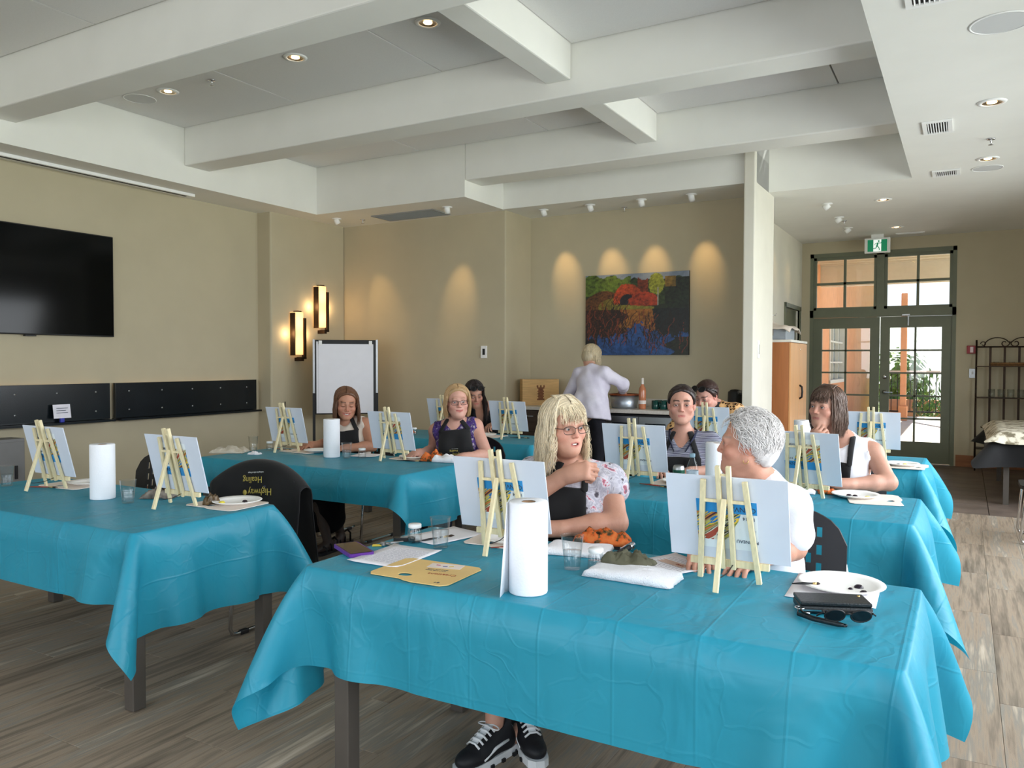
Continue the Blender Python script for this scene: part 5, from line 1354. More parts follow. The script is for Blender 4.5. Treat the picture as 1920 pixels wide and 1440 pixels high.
# cloths: crumpled cloth generator
def crumple(x, y, lx, ly, h, rz, lab, m, seed, cat='cloth', folds=5, z=TZ2, name='crumpled_cloth', roll_=False):
    soft = cat == 'towel'
    n, k = 46, 34; vs = []; fs = []
    for i in range(n):
        for j in range(k):
            u, v = i/(n-1)*2-1, j/(k-1)*2-1
            r = max(abs(u)**2.2, abs(v)**2.2); e = max(0, 1-r)**(.28 if soft else .45)
            w_ = mnoise.noise((u*folds*.5+seed, v*folds*.35, seed*.7)); w2 = mnoise.noise((u*folds*1.6, v*folds*1.2+seed, 3.1))
            zz = h*e*((.80+.30*w_+.10*abs(w2)) if soft else (.62+.55*w_+.28*abs(w2)))
            vs.append((lx/2*(u+(.05 if soft else .10)*mnoise.noise((v*2.3, seed, u))), ly/2*(v+(.07 if soft else .14)*mnoise.noise((u*2.1, seed+4, v))), max(.0015, zz)))
    for i in range(n-1):
        for j in range(k-1): fs.append((i*k+j, (i+1)*k+j, (i+1)*k+j+1, i*k+j+1))
    bnd = [i*k for i in range(n)]+[(n-1)*k+j for j in range(1, k)]+[i*k+k-1 for i in range(n-2, -1, -1)]+[j for j in range(k-2, 0, -1)]
    fs.append(bnd[::-1])
    o = obj(name, B().add(vs, fs, True), m, None, (x, y, z), (0, 0, rz)); tag(o, lab, cat)
    return o
M_tw = mat('white_terry', (244, 243, 248), rough=.95, var=.03, bump=1, bscale=260, sheen=.2)
M_or = mat('orange_print', (206, 96, 36), rough=.85, var=.3, scale=26)
def _orp():
    t = M_or.node_tree; p = t.nodes['Principled BSDF']; tc = nd(t, 'ShaderNodeTexCoord'); v = nd(t, 'ShaderNodeTexNoise'); v.inputs['Scale'].default_value = 34; v.inputs['Detail'].default_value = 3
    cr = nd(t, 'ShaderNodeValToRGB'); e = cr.color_ramp.elements; e[0].position = .36; e[0].color = lin(54, 44, 30); e[1].position = .62; e[1].color = lin(214, 118, 58); x = e.new(.43); x.color = lin(120, 84, 40); x = e.new(.47); x.color = lin(206, 92, 34)
    t.links.new(tc.outputs['Object'], v.inputs['Vector']); t.links.new(v.outputs[0], cr.inputs[0]); t.links.new(cr.outputs[0], p.inputs['Base Color'])
_orp()
M_ol = mat('olive_cloth', (96, 94, 76), rough=.9, var=.15)
M_tote = mat('canvas_tote', (196, 188, 172), rough=.9, var=.1)
crumple(-1.235, 2.655, .24, .17, .035, .2, 'folded white towel under the orange cloth on the front table', M_tw, 2, 'towel', 2, name='folded_towel')
crumple(-1.20, 2.80, .22, .10, .062, .3, 'orange patterned cloth bundled before the blonde woman', M_or, 6, 'cloth', 6, TZ2+.006)
crumple(-.93, 2.42, .30, .14, .045, -.02, 'rolled white towel under the olive cloth on the front table', M_tw, 3, 'towel', 2, name='rolled_towel')
crumple(-.965, 2.475, .17, .085, .05, -.05, 'olive green cloth lying on the rolled white towel', M_ol, 9, 'cloth', 6, TZ2+.030)
crumple(-3.27, 4.60, .17, .15, .075, .4, 'orange cloth before the woman with the blond bob', M_or, 12, 'cloth', 5)
crumple(-3.15, 4.58, .17, .12, .06, .2, 'crumpled white towel beside the orange cloth on the middle left table', M_tw, 15, 'towel', 5)
crumple(-4.90, 4.20, .26, .17, .055, .5, 'folded canvas tote bag at the left end of the middle left table', M_tote, 21, 'bag', 4, name='tote_bag')
crumple(-4.63, 4.20, .09, .06, .03, .2, 'crumpled white napkin beside the tote bag', M_tw, 23, 'napkin', 3)
crumple(-4.73, 6.20, .15, .12, .06, .2, 'orange cloth on the far left table behind the easel', M_or, 25, 'cloth', 5)
crumple(-.63, 4.52, .10, .09, .035, .2, 'orange cloth behind the easel of the chin-resting woman', M_or, 27, 'cloth', 4)
crumple(-.76, 4.47, .15, .10, .025, .1, 'white towel behind the easel of the chin-resting woman', M_tw, 29, 'towel', 3)
crumple(-3.60, 2.64, .17, .13, .055, .6, 'dark and cream scarf behind the cup on the nearest left table', mat('scarf', (120, 112, 104), rough=.9, var=.6, scale=30), 31, 'scarf', 5)
crumple(-3.19, 2.62, .035, .09, .06, .2, 'small dark patterned hair clip on the pale card palette', mat('tortoise', (92, 74, 50), rough=.4, var=.6, scale=60), 33, 'hair clip', 5, TZ2+.004)
# wallet and sunglasses
M_lea = mat('black_leather', (20, 28, 32), rough=.38, var=.1, bump=.4, bscale=220)
t = thing('zip_wallet', 'black leather wallet with a wrist strap on the front table', 'wallet', (-.318, 2.395, TZ2), .40)
obj('body', B().bb(-.097, .097, -.05, .05, .001, .021, bev=.007), M_lea, t)
obj('flap', B().bb(-.096, .096, -.044, .052, .0215, .032, bev=.005), M_lea, t)
obj('zip', B().bb(-.094, .094, -.0535, -.0495, .009, .013), M_chrome, t)
obj('stud', B().lathe([(.001, .003), (.004, .002), (.0045, 0)], 10, c=(.08, .03, .032), cap0=False, cap1=False), M_gold, t)
obj('snap_hook', B().tube([(-.10+.012*math.cos(a*.5), -.045+.012*math.sin(a*.5), .015) for a in range(13)], .0025, 6, closed=True).tube([(-.10, -.058, .014), (-.095, -.075, .010), (-.08, -.075, .009)], .003, 6), M_chrome, t)
obj('wrist_strap', B().tube([(-.105, -.05, .012), (-.115, -.085, .010), (-.085, -.125, .009), (-.03, -.165, .009), (-.01, -.172, .010), (-.03, -.158, .012), (-.085, -.115, .012), (-.10, -.08, .013), (-.098, -.055, .014)], .0055, 8, flat=.45), M_lea, t)
def sunglasses(t, s=1, frame=None, lens=None, folded=False):
    frame = frame or M_black; lens = lens or mat('dark_lens', (18, 16, 18), rough=.08)
    for sx in (-1, 1):
        c = [(sx*.034+.026*math.cos(a), 0, .021*math.sin(a)) for a in [2*PI*k/20 for k in range(20)]]
        obj('rim', B().tube(c, .0026, 6, closed=True), frame, t)
        n = 20; vs = [(x_, -.001, z_) for x_, _, z_ in c]+[(x_, .001, z_) for x_, _, z_ in c]
        obj('lens', B().add(vs, [list(range(n)), [n+i for i in range(n)][::-1]]), lens, t)
        if folded: obj('temple_arm', B().tube([(sx*.062, 0, .008), (sx*.066, -.006-.003*sx, .008), (sx*.05, -.010-.003*sx, .008), (-sx*.06, -.012-.003*sx, .004), (-sx*.078, -.012-.003*sx, -.012)], .0024, 6), frame, t)
        else: obj('temple_arm', B().tube([(sx*.062, 0, .008), (sx*.068, -.02, .008), (sx*.070, -.09, .006), (sx*.068, -.13, -.015)], .0024, 6), frame, t)
    obj('bridge', B().tube([(-.010, 0, .006), (0, .002, .010), (.010, 0, .006)], .0024, 6), frame, t)
t = thing('sunglasses', 'black sunglasses leaning against the wallet', 'sunglasses', (-.262, 2.275, TZ2+.024), .42)
sunglasses(t, folded=True); t.rotation_euler = (-.5, .0, PI+.42)
# bottle and can on the middle right table
t = thing('water_bottle', 'clear water bottle with a pale blue cap beside the drink can', 'bottle', (-1.285, 4.235, TZ2))
obj('bottle_body', B().lathe([(.001, .001), (.028, .001), (.032, .006), (.032, .05), (.0305, .055), (.032, .06), (.032, .115), (.030, .135), (.018, .165), (.0125, .178), (.0125, .188), (.001, .188)], 24, cap0=False, cap1=False), M_plast, t)
obj('label', B().lathe([(.0328, .062), (.0328, .112)], 24, cap0=False, cap1=False), mat('bottle_paper', (206, 216, 226), rough=.4, var=.12, scale=30), t)
obj('cap', B().lathe([(.0145, .184), (.015, .188), (.015, .203), (.001, .205)], 16, cap0=False, cap1=False), mat('cap_blue', (150, 184, 204), rough=.4), t)
t = thing('drink_can', 'green and silver drink can on the middle right table', 'can', (-1.392, 4.33, TZ2))
obj('can_body', B().lathe([(.001, .002), (.025, .001), (.033, .012), (.033, .105), (.028, .119), (.026, .122), (.024, .117), (.001, .117)], 24, cap0=False, cap1=False), M_steel, t)
obj('can_print', B().lathe([(.0334, .02), (.0334, .098)], 24, cap0=False, cap1=False), mat('can_green', (24, 84, 62), rough=.3, var=.5, scale=18), t)
# apron draped over the chair back
M_ap = mat('black_apron', (17, 17, 19), rough=.85, var=.12, sheen=.1)
M_goldp = mat('gold_print', (206, 186, 92), rough=.6)
def apron_logo(parent, loc, rot, s=1, bowl=True):
    q = bpy.data.objects.new('printed_logo', None); place(q, parent); q.location = loc; q.rotation_euler = rot; q.scale = (s, s, s)
    def tx(s_, sz, x, y, rz=0, m=M_goldp):
        me = text_mesh(s_, sz, .0002); me.materials.append(m); o = obj('lettering', me, m, q, (x, y, 0), (0, 0, rz))
    tx('Highway', .038, -.02, .022, .10); tx('Healing', .036, .025, -.022, .10); tx('of', .014, -.045, .0, 0, mat('print_blue', (70, 80, 130), rough=.6)); tx('making the miles of hope', .0085, .01, -.052, .1, M_lid)
    obj('printed_sun', B().lathe([(.001, .0004), (.011, .0004), (.011, 0), (.001, 0)], 16, c=(.062, .032, 0)), M_goldp, q)
    obj('printed_cloud', B().prism([(.045+.014*math.cos(a*.6), .06+.006*math.sin(a*.6)) for a in range(10)], 0, .0004), M_lid, q)
def apron_on_chair():
    # spans the chair back of the fourth chair; local frame as the chair's
    t = thing('draped_apron', 'black apron with gold lettering draped over a chair back', 'apron', (-3.55, 3.05, 0), PI)
    n, k = 40, 36; vs = []; fs = []
    prof = []      # path over the back: rear side hanging, over the top, front side (sitter's side toward +y)
    for i in range(k):
        a = i/(k-1)
        prof.append(a)
    for i in range(n):
        u = i/(n-1)*2-1; x = u*.365
        top = .853-.13*abs(u)**2.2; ybk = -.245+.30*x*x
        for j in range(k):
            a = prof[j]
            if a < .42:   # rear panel, facing away from the sitter
                q = 1-a/.42; z_ = top-q*(.50+.05*math.sin(u*3)); y_ = ybk-.045-.05*q+.02*q*math.sin(u*9+1)
            elif a < .58:
                q = (a-.42)/.16; y_ = ybk-.045+.09*q; z_ = top+.022*math.sin(q*PI)
            else:
                q = (a-.58)/.42; z_ = top-q*(.34+.06*math.cos(u*2)); y_ = ybk+.045+.06*q+.018*q*math.sin(u*8)
            if abs(u) > .82 and (a < .4 or a > .6): z_ -= .08*(abs(u)-.82)*4
            vs.append((x, y_, z_))
    for i in range(n-1):
        for j in range(k-1): fs.append((i*k+j, (i+1)*k+j, (i+1)*k+j+1, i*k+j+1))
    o = obj('apron_cloth', B().add(vs, fs, True), M_ap, t); s_ = o.modifiers.new('thick', 'SOLIDIFY'); s_.thickness = .004; s_.offset = 0
    apron_logo(t, (-.03, -.155, .735), (PI/2+.12, PI, PI), 1.45)
    tie = obj('apron_tie', B().tube([(-.30, -.18, .78), (-.335, -.16, .60), (-.33, -.15, .40), (-.345, -.14, .30)], .006, 6, flat=.4), M_ap, t)
apron_on_chair()
# ================================================================ people: smooth implicit bodies meshed on a grid
def v3(*a): return np.array(a, float)
def rotz(a): c, s = math.cos(a), math.sin(a); return np.array([[c, -s, 0], [s, c, 0], [0, 0, 1.]])
def rotx(a): c, s = math.cos(a), math.sin(a); return np.array([[1., 0, 0], [0, c, -s], [0, s, c]])
def roty(a): c, s = math.cos(a), math.sin(a); return np.array([[c, 0, s], [0, 1., 0], [-s, 0, c]])
class Field:
    def __init__(s, axes): s.ax = [np.asarray(a, 'f4') for a in axes]; s.F = np.full([len(a) for a in axes], .25, 'f4')
    def _sl(s, lo, hi):
        r = []
        for a, l, h in zip(s.ax, lo, hi):
            i0 = max(0, np.searchsorted(a, l)-1); i1 = min(len(a), np.searchsorted(a, h)+1)
            if i1-i0 < 1: return None
            r.append(slice(i0, i1))
        return tuple(r)
    def _put(s, sl, d, k, sub=False):
        A = s.F[sl]
        if sub:
            d = -d; h = np.maximum(k-np.abs(A-d), 0)/k; s.F[sl] = np.maximum(A, d)+h*h*k*.25
        else:
            h = np.maximum(k-np.abs(A-d), 0)/k; s.F[sl] = np.minimum(A, d)-h*h*k*.25
    def cap(s, a, b, ra, rb, k=.03, sub=False):
        a = np.asarray(a, float); b = np.asarray(b, float); m = max(ra, rb)+k+.03
        sl = s._sl(np.minimum(a, b)-m, np.maximum(a, b)+m)
        if sl is None: return
        X, Y, Z = s.ax[0][sl[0]][:, None, None], s.ax[1][sl[1]][None, :, None], s.ax[2][sl[2]][None, None, :]
        ba = b-a; L = max(ba@ba, 1e-9)
        px, py, pz = X-a[0], Y-a[1], Z-a[2]
        h = np.clip((px*ba[0]+py*ba[1]+pz*ba[2])/L, 0, 1)
        d = np.sqrt((px-ba[0]*h)**2+(py-ba[1]*h)**2+(pz-ba[2]*h)**2)-(ra+(rb-ra)*h)
        s._put(sl, d.astype('f4'), k, sub)
    def ell(s, c, r, R=None, k=.03, sub=False):
        c = np.asarray(c, float); r = np.asarray(r, float); m = max(r)+k+.03
        sl = s._sl(c-m, c+m)
        if sl is None: return
        X, Y, Z = s.ax[0][sl[0]][:, None, None]-c[0], s.ax[1][sl[1]][None, :, None]-c[1], s.ax[2][sl[2]][None, None, :]-c[2]
        if R is not None: X, Y, Z = R[0, 0]*X+R[1, 0]*Y+R[2, 0]*Z, R[0, 1]*X+R[1, 1]*Y+R[2, 1]*Z, R[0, 2]*X+R[1, 2]*Y+R[2, 2]*Z
        k0 = np.sqrt((X/r[0])**2+(Y/r[1])**2+(Z/r[2])**2)+1e-6; k1 = np.sqrt((X/r[0]**2)**2+(Y/r[1]**2)**2+(Z/r[2]**2)**2)+1e-6
        s._put(sl, (k0*(k0-1)/k1).astype('f4'), k, sub)
    def half(s, p, n, k=.006):
        """keep only the side the normal n points away from"""
        n = np.asarray(n, float)/np.linalg.norm(n)
        X, Y, Z = s.ax[0][:, None, None]-p[0], s.ax[1][None, :, None]-p[1], s.ax[2][None, None, :]-p[2]
        d = (X*n[0]+Y*n[1]+Z*n[2]).astype('f4'); h = np.maximum(k-np.abs(s.F-d), 0)/k
        s.F = np.maximum(s.F, d)+h*h*k*.25
    def wrinkle(s, amp, f, seed=0):
        X, Y, Z = s.ax[0][:, None, None], s.ax[1][None, :, None], s.ax[2][None, None, :]
        s.F = s.F+(amp*(np.sin(X*f+seed+2.1*np.sin(Z*f*.45+seed))*np.sin(Z*f*.8+1.7*np.sin(X*f*.6+Y*f*.4))+.5*np.sin(X*f*2.1+Y*f*1.7+Z*f*.9+seed*3))).astype('f4')
    def mesh(s):
        F = s.F; ax = s.ax; S_ = F < 0
        n0, n1, n2 = F.shape
        cnt = np.zeros((n0-1, n1-1, n2-1), 'i1')
        for a in (0, 1):
            for b in (0, 1):
                for c in (0, 1): cnt += S_[a:n0-1+a, b:n1-1+b, c:n2-1+c]
        I, J, K = np.nonzero((cnt > 0) & (cnt < 8))
        N = len(I); pos = np.zeros((N, 3)); num = np.zeros(N)
        A0 = [ax[0].astype(float), ax[1].astype(float), ax[2].astype(float)]
        for axis in range(3):
            oth = [q for q in range(3) if q != axis]
            for a in (0, 1):
                for b in (0, 1):
                    o = [0, 0, 0]; o[oth[0]] = a; o[oth[1]] = b
                    i0 = (I+o[0], J+o[1], K+o[2]); e = [0, 0, 0]; e[axis] = 1
                    i1 = (i0[0]+e[0], i0[1]+e[1], i0[2]+e[2])
                    f0 = F[i0]; f1 = F[i1]; m = (f0 < 0) != (f1 < 0)
                    t = np.where(m, f0/np.where(m, f0-f1, 1), 0)
                    P = np.stack([A0[0][i0[0]], A0[1][i0[1]], A0[2][i0[2]]], -1)
                    P[:, axis] += t*(A0[axis][i1[axis]]-A0[axis][i0[axis]])
                    pos[m] += P[m]; num[m] += 1
        pos /= num[:, None]
        idx = np.full(cnt.shape, -1, 'i4'); idx[I, J, K] = np.arange(N)
        faces = []
        for axis in range(3):
            e = [0, 0, 0]; e[axis] = 1
            sl0 = tuple(slice(0, F.shape[q]-1) if q == axis else slice(1, F.shape[q]-1) for q in range(3))
            sl1 = tuple(slice(1, F.shape[q]) if q == axis else slice(1, F.shape[q]-1) for q in range(3))
            a = S_[sl0]; b = S_[sl1]; q = np.nonzero(a != b); flip = a[q]
            c = [q[0].copy(), q[1].copy(), q[2].copy()]
            for w_ in range(3):
                if w_ != axis: c[w_] = c[w_]+1
            u, v = [(1, 2), (2, 0), (0, 1)][axis]
            def cell(du, dv):
                d = [c[0], c[1], c[2]]; d[u] = d[u]-du; d[v] = d[v]-dv
                return idx[tuple(d)]
            Q = np.stack([cell(1, 1), cell(0, 1), cell(0, 0), cell(1, 0)], -1)
            Q[~flip] = Q[~flip][:, ::-1]
            faces.append(Q)
        Q = np.concatenate(faces); Q = Q[(Q >= 0).all(1)]
        return pos, Q
def fmesh(name, pos, Q, col=None):
    me = bpy.data.meshes.new(name)
    me.vertices.add(len(pos)); me.vertices.foreach_set('co', pos.astype('f4').reshape(-1))
    me.loops.add(len(Q)*4); me.loops.foreach_set('vertex_index', Q.astype('i4').reshape(-1))
    me.polygons.add(len(Q)); me.polygons.foreach_set('loop_start', np.arange(0, len(Q)*4, 4, dtype='i4'))
    me.polygons.foreach_set('use_smooth', np.ones(len(Q), bool))
    me.update(calc_edges=True); me.validate()
    if col is not None:
        at = me.color_attributes.new('Col', 'FLOAT_COLOR', 'POINT')
        at.data.foreach_set('color', np.concatenate([col, np.ones((len(col), 1))], 1).astype('f4').reshape(-1))
    return me
def attmat(name, rough=.5, sss=0, bump=0, bscale=200, spec=.4, stretch=None, var=.0):
    if name in MATS: return MATS[name]
    m = bpy.data.materials.new(name); m.use_nodes = True; t = m.node_tree; p = t.nodes['Principled BSDF']
    p.inputs['Roughness'].default_value = rough; p.inputs['Specular IOR Level'].default_value = spec
    a = nd(t, 'ShaderNodeAttribute'); a.attribute_name = 'Col'; src = a.outputs['Color']
    tc = nd(t, 'ShaderNodeTexCoord')
    if var:
        n = nd(t, 'ShaderNodeTexNoise'); n.inputs['Scale'].default_value = 45; n.inputs['Detail'].default_value = 5
        t.links.new(tc.outputs['Object'], n.inputs['Vector'])
        mr = nd(t, 'ShaderNodeMapRange'); mr.inputs['To Min'].default_value = 1-var; mr.inputs['To Max'].default_value = 1+var; t.links.new(n.outputs[0], mr.inputs[0])
        mm = nd(t, 'ShaderNodeVectorMath', operation='SCALE'); t.links.new(src, mm.inputs[0]); t.links.new(mr.outputs[0], mm.inputs['Scale']); src = mm.outputs[0]
    t.links.new(src, p.inputs['Base Color'])
    if sss:
        p.inputs['Subsurface Weight'].default_value = sss; p.inputs['Subsurface Radius'].default_value = (1, .35, .2); p.inputs['Subsurface Scale'].default_value = .006
    if bump:
        n = nd(t, 'ShaderNodeTexNoise'); n.inputs['Scale'].default_value = bscale; t.links.new(tc.outputs['Object'], n.inputs['Vector'])
        b = nd(t, 'ShaderNodeBump'); b.inputs['Strength'].default_value = bump; b.inputs['Distance'].default_value = .002
        t.links.new(n.outputs[0], b.inputs['Height']); t.links.new(b.outputs[0], p.inputs['Normal'])
    MATS[name] = m; return m
M_skin = attmat('skin', .5, sss=.06, bump=.25, bscale=260, var=.08)
M_hair = attmat('hair', .42, spec=.45, var=.22)
M_eye = mat('eye_white', (178, 166, 160), rough=.2, var=.02); M_pupil = mat('eye_pupil', (12, 10, 10), rough=.1)
M_teeth = mat('teeth', (232, 226, 214), rough=.3)
def axis_fine(lo, hi, h, fine):
    """grid line positions from lo to hi: step h, finer inside the given (a,b,step) spans"""
    out = [lo]; x = lo
    while x < hi:
        st = h
        for a, b, f in fine:
            if a-.012 <= x <= b: st = min(st, f)
            elif x < a-.012 < x+st: st = max(.002, min(st, a-.012-x+1e-5))
        x += st; out.append(x)
    return np.array(out)

def hand_prims(W, d, n, curl, side, spread=.1, thumb=.5):
    """capsules of a hand: wrist W, pointing along d, palm facing n; side=+1 puts the thumb toward cross(d,n)"""
    d = d/np.linalg.norm(d); n = n-d*(n@d); n = n/np.linalg.norm(n); x = np.cross(d, n)*side
    L = []
    kn = []
    for i, off in enumerate((.029, .010, -.010, -.028)):
        k0 = W+x*off*.55+d*.012; k1 = W+x*off+d*(.082-.004*abs(i-1)); L.append((k0, k1, .0155, .0125, .02)); kn.append(k1)
    L.append((W-d*.03, W+d*.03, .025, .027, .03))
    for i, k1 in enumerate(kn):
        ln = (.040, .045, .042, .033)[i]; dd = d+x*spread*(1.2-.8*i); dd /= np.linalg.norm(dd); p = k1
        for j, (f, r0, r1) in enumerate(((1, .0098, .0090), (.68, .0090, .0082), (.55, .0082, .0066))):
            a = curl*(.75 if j == 0 else 1.0)+.05*i
            dn = dd*math.cos(a)+n*math.sin(a); nn = n*math.cos(a)-dd*math.sin(a)
            q = p+dn*ln*f; L.append((p, q, r0, r1, .005)); p = q; dd = dn; n_ = nn
            n0 = n; n = nn
        n = n/np.linalg.norm(n)
        # restore palm normal for the next finger
        n = np.cross(x*side, d)*1.0
        n = n/np.linalg.norm(n)
    t0 = W+x*.020+d*.02; t1 = t0+(x*.75+d*.65+n*.25)*.036; t2 = t1+(x*(.55-thumb)+d*.8+n*thumb)*.030; t3 = t2+(x*(.2-thumb)+d*.75+n*thumb)*.024
    L += [(t0, t1, .0155, .0120, .014), (t1, t2, .0112, .0100, .006), (t2, t3, .0098, .0078, .005)]
    return L

def build_person(sp):
    loc = np.array([sp['loc'][0], sp['loc'][1], 0.]); Rz = rotz(-sp['rz'])
    L = lambda p: Rz@(np.array(p, float)-loc)
    root = thing('person', sp['label'], 'person', loc, sp['rz'], 'people in the painting class')
    HC = L(sp['head']); hs = sp.get('hs', 1.0)
    HR = rotz(sp['yaw'])@rotx(-sp.get('pitch', 0))@roty(sp.get('roll', 0))
    H = lambda x, y, z: HC+HR@(np.array([x, y, z], float)*hs)
    w = sp.get('w', 1.0)
    stand = sp.get('stand', False)
    hip_z = .90 if stand else .53
    pel = v3(0, 0, hip_z+.02)
    chest = np.array(sp.get('chest', L(sp['chestw']) if 'chestw' in sp else (0, .0, .88)), float)
    ty = sp.get('tyaw', 0.); TR = rotz(ty)
    up = chest-pel; up /= np.linalg.norm(up)
    fwd = TR@v3(0, 1, 0); fwd = fwd-up*(fwd@up); fwd /= np.linalg.norm(fwd); rt = np.cross(fwd, up)
    TB = np.stack([rt, fwd, up], 1)
    T = lambda x, y, z: chest+TB@np.array([x, y, z], float)
    prims = []   # (group, kind, args, k)
    def C_(g, a, b, ra, rb, k=.04): prims.append((g, 'c', (np.array(a, float), np.array(b, float), ra, rb), k))
    def E_(g, c, r, R=None, k=.05): prims.append((g, 'e', (np.array(c, float), np.array(r, float), R), k))
    mid = pel*.52+chest*.48
    E_('torso', pel, (.175*w, .135*w, .12), None); E_('torso', mid+fwd*.015*w, (.150*w, .122*w, .15), TB)
    E_('torso', T(0, 0, 0), (.150*w, .108*w, .15), TB); C_('torso', T(-.115*w, -.012, .085), T(.115*w, -.012, .085), .052, .052, .05)
    for sx in (-1, 1): E_('torso', T(sx*.074*w, .085*w, -.035), (.066*w, .056*w, .066), TB, .04)
    nb = T(0, -.012, .135)
    sh = {s_: T(s_*.150*w, -.012, .082) for s_ in (-1, 1)}
    if 'shl' in sp: sh[-1] = L(sp['shl'])
    if 'shr' in sp: sh[1] = L(sp['shr'])
    for s_ in (-1, 1): C_('torso', nb, sh[s_]+v3(0, 0, .01), .045, .036, .05); E_('torso', sh[s_], (.052, .05, .05), None, .03)
    C_('neck', nb-up*.01, H(0, -.022, -.085), .050*min(w, 1.12), .045*hs, .035)
    hands = []
    for s_, key in ((-1, 'left'), (1, 'right')):
        A = sp.get(key)
        if not A:
            A = dict(el=loc+np.linalg.inv(Rz)@(v3(s_*.24*w, .02, chest[2]-.20)), wr=loc+np.linalg.inv(Rz)@(v3(s_*.17, .24, .66 if not stand else .8)), curl=.4)
        el, wr = L(A['el']), L(A['wr'])
        C_('uarm%d' % s_, sh[s_], el, .050*w, .041*w, .025); C_('farm%d' % s_, el, wr*.35+el*.65, .042*w, .041*w, .02); C_('farm%d' % s_, wr*.35+el*.65, wr, .041*w, .0265, .02)
        d = np.array(A.get('d', (0, 0, 0)), float); d = Rz@d if d.any() else wr-el
        n = Rz@np.array(A.get('n', (0, 0, -1)), float)
        for a, b, ra, rb, k in hand_prims(wr, d, n, A.get('curl', .4), A.get('side', s_), A.get('spread', .1), A.get('thumb', .4)): C_('hand%d' % s_, a, b, ra, rb, k)
        if A.get('fine'): hands.append(wr+d/np.linalg.norm(d)*.07)
    for s_ in (-1, 1):
        if stand:
            hp, kn, an = v3(s_*.085, 0, hip_z-.02), v3(s_*.09, .02, .48), v3(s_*.10, -.02, .08); toe = an+v3(s_*.02, .15, -.04)
        else:
            hp = v3(s_*.085, .02, hip_z-.01); kn = np.array(sp.get('knee', {}).get(s_, (s_*.10, .43, .52)), float); an = np.array(sp.get('ankle', {}).get(s_, (s_*.10, .40, .09)), float)
            toe = an+np.array(sp.get('foot', {}).get(s_, (s_*.02, .14, -.05)), float)
        C_('leg', hp, kn, .078*w, .055, .04); C_('shin', kn, an*.45+kn*.55, .052, .054, .03); C_('shin', an*.45+kn*.55, an, .054, .033, .03)
        C_('foot', an-v3(0, .01, .02), toe, .035, .026, .02); C_('foot', an+v3(0, -.02, -.045), toe, .030, .026, .02)
    # ---- grid
    lo = np.full(3, 9.); hi = -lo
    for g, kd, a, k in prims:
        if kd == 'c': m = max(a[2], a[3])+.02; pts = [a[0]-m, a[0]+m, a[1]-m, a[1]+m]
        else: m = max(a[1])+.02; pts = [a[0]-m, a[0]+m]
        lo = np.minimum(lo, np.min(pts, 0)); hi = np.maximum(hi, np.max(pts, 0))
    hb = .17*hs; lo = np.minimum(lo, HC-hb); hi = np.maximum(hi, HC+hb)
    hf = sp.get('res', .0032)
    fine = [[], [], []]
    cf = HC+HR@v3(0, .045, -.02)
    for q in range(3):
        fine[q].append((cf[q]-.105, cf[q]+.105, hf))
        for hh in hands: fine[q].append((hh[q]-.085, hh[q]+.085, .0040))
    F = Field([axis_fine(lo[q], hi[q], sp.get('cres', .011), fine[q]) for q in range(3)])
    for g, kd, a, k in prims:
        if kd == 'c': F.cap(*a, k)
        else: F.ell(a[0], a[1], a[2], k)
    # ---- head
    fw = sp.get('fw', 1.0)
    F.ell(H(0, -.015, .032), np.array((.074, .094, .085))*hs, HR, .03)
    F.ell(H(0, .022, -.045), np.array((.060*fw, .066, .072))*hs, HR, .03)
    for s_ in (-1, 1):
        F.cap(H(s_*.054*fw, -.005, -.055), H(s_*.016, .066, -.094), .020*hs*fw, .017*hs, .03)
        F.ell(H(s_*.040*fw, .054, -.028), np.array((.027, .027, .024))*hs, HR, .02)
    F.ell(H(0, .072, -.096), np.array((.022, .017, .017))*hs, HR, .02)
    F.cap(H(-.034, .077, .020), H(.034, .077, .020), .013*hs, .013*hs, .018)
    F.ell(H(0, .062, -.062), np.array((.034, .026, .028))*hs, HR, .018)
    if sp.get('dchin'): F.ell(H(0, .030, -.112), np.array((.036, .034, .018))*hs, HR, .03)
    for s_ in (-1, 1): F.ell(H(s_*.0315, .098, .000), np.array((.0175, .018, .0125))*hs, HR, .014, True)
    F.cap(H(0, .083, .012), H(0, .1015, -.029), .0068*hs, .0094*hs, .012)
    for s_ in (-1, 1): F.ell(H(s_*.0105, .0925, -.033), np.array((.0072, .0088, .0066))*hs, HR, .006); F.ell(H(s_*.0065, .1005, -.0415), np.array((.0035, .0045, .004))*hs, HR, .003, True)
    # lids with the opening cut out
    op = sp.get('open', .0048)
    for s_ in (-1, 1):
        F.ell(H(s_*.0315, .0725, .000), np.array((.0158, .0150, .0142))*hs, HR, .005)
        if op > .001: F.ell(H(s_*.0315, .0890, -.0005), np.array((.0120, .0135, op))*hs, HR, .002, True)
        else: F.cap(H(s_*.0315-.011, .0868, -.004), H(s_*.0315+.011, .0868, -.004), .0012*hs, .0012*hs, .002, True)
    # mouth
    mw, mo, sm = sp.get('mw', .023), sp.get('mopen', 0.), sp.get('smile', 0.)
    for a, b in ((-1, 0), (0, 1)):
        F.cap(H(a*mw, .0835-.002*abs(a), -.0605+sm*.007*abs(a)+mo*.3), H(b*mw, .0835-.002*abs(b), -.0605+sm*.007*abs(b)+mo*.3), .0052*hs if a == 0 else .0035*hs, .0035*hs if a == 0 else .0052*hs, .005)
        F.cap(H(a*mw*.86, .0815, -.0695+sm*.008*abs(a)-mo), H(b*mw*.86, .0815, -.0695+sm*.008*abs(b)-mo), .0058*hs if a == 0 else .0035*hs, .0035*hs if a == 0 else .0058*hs, .006)
        mz = -.0645-mo*.35
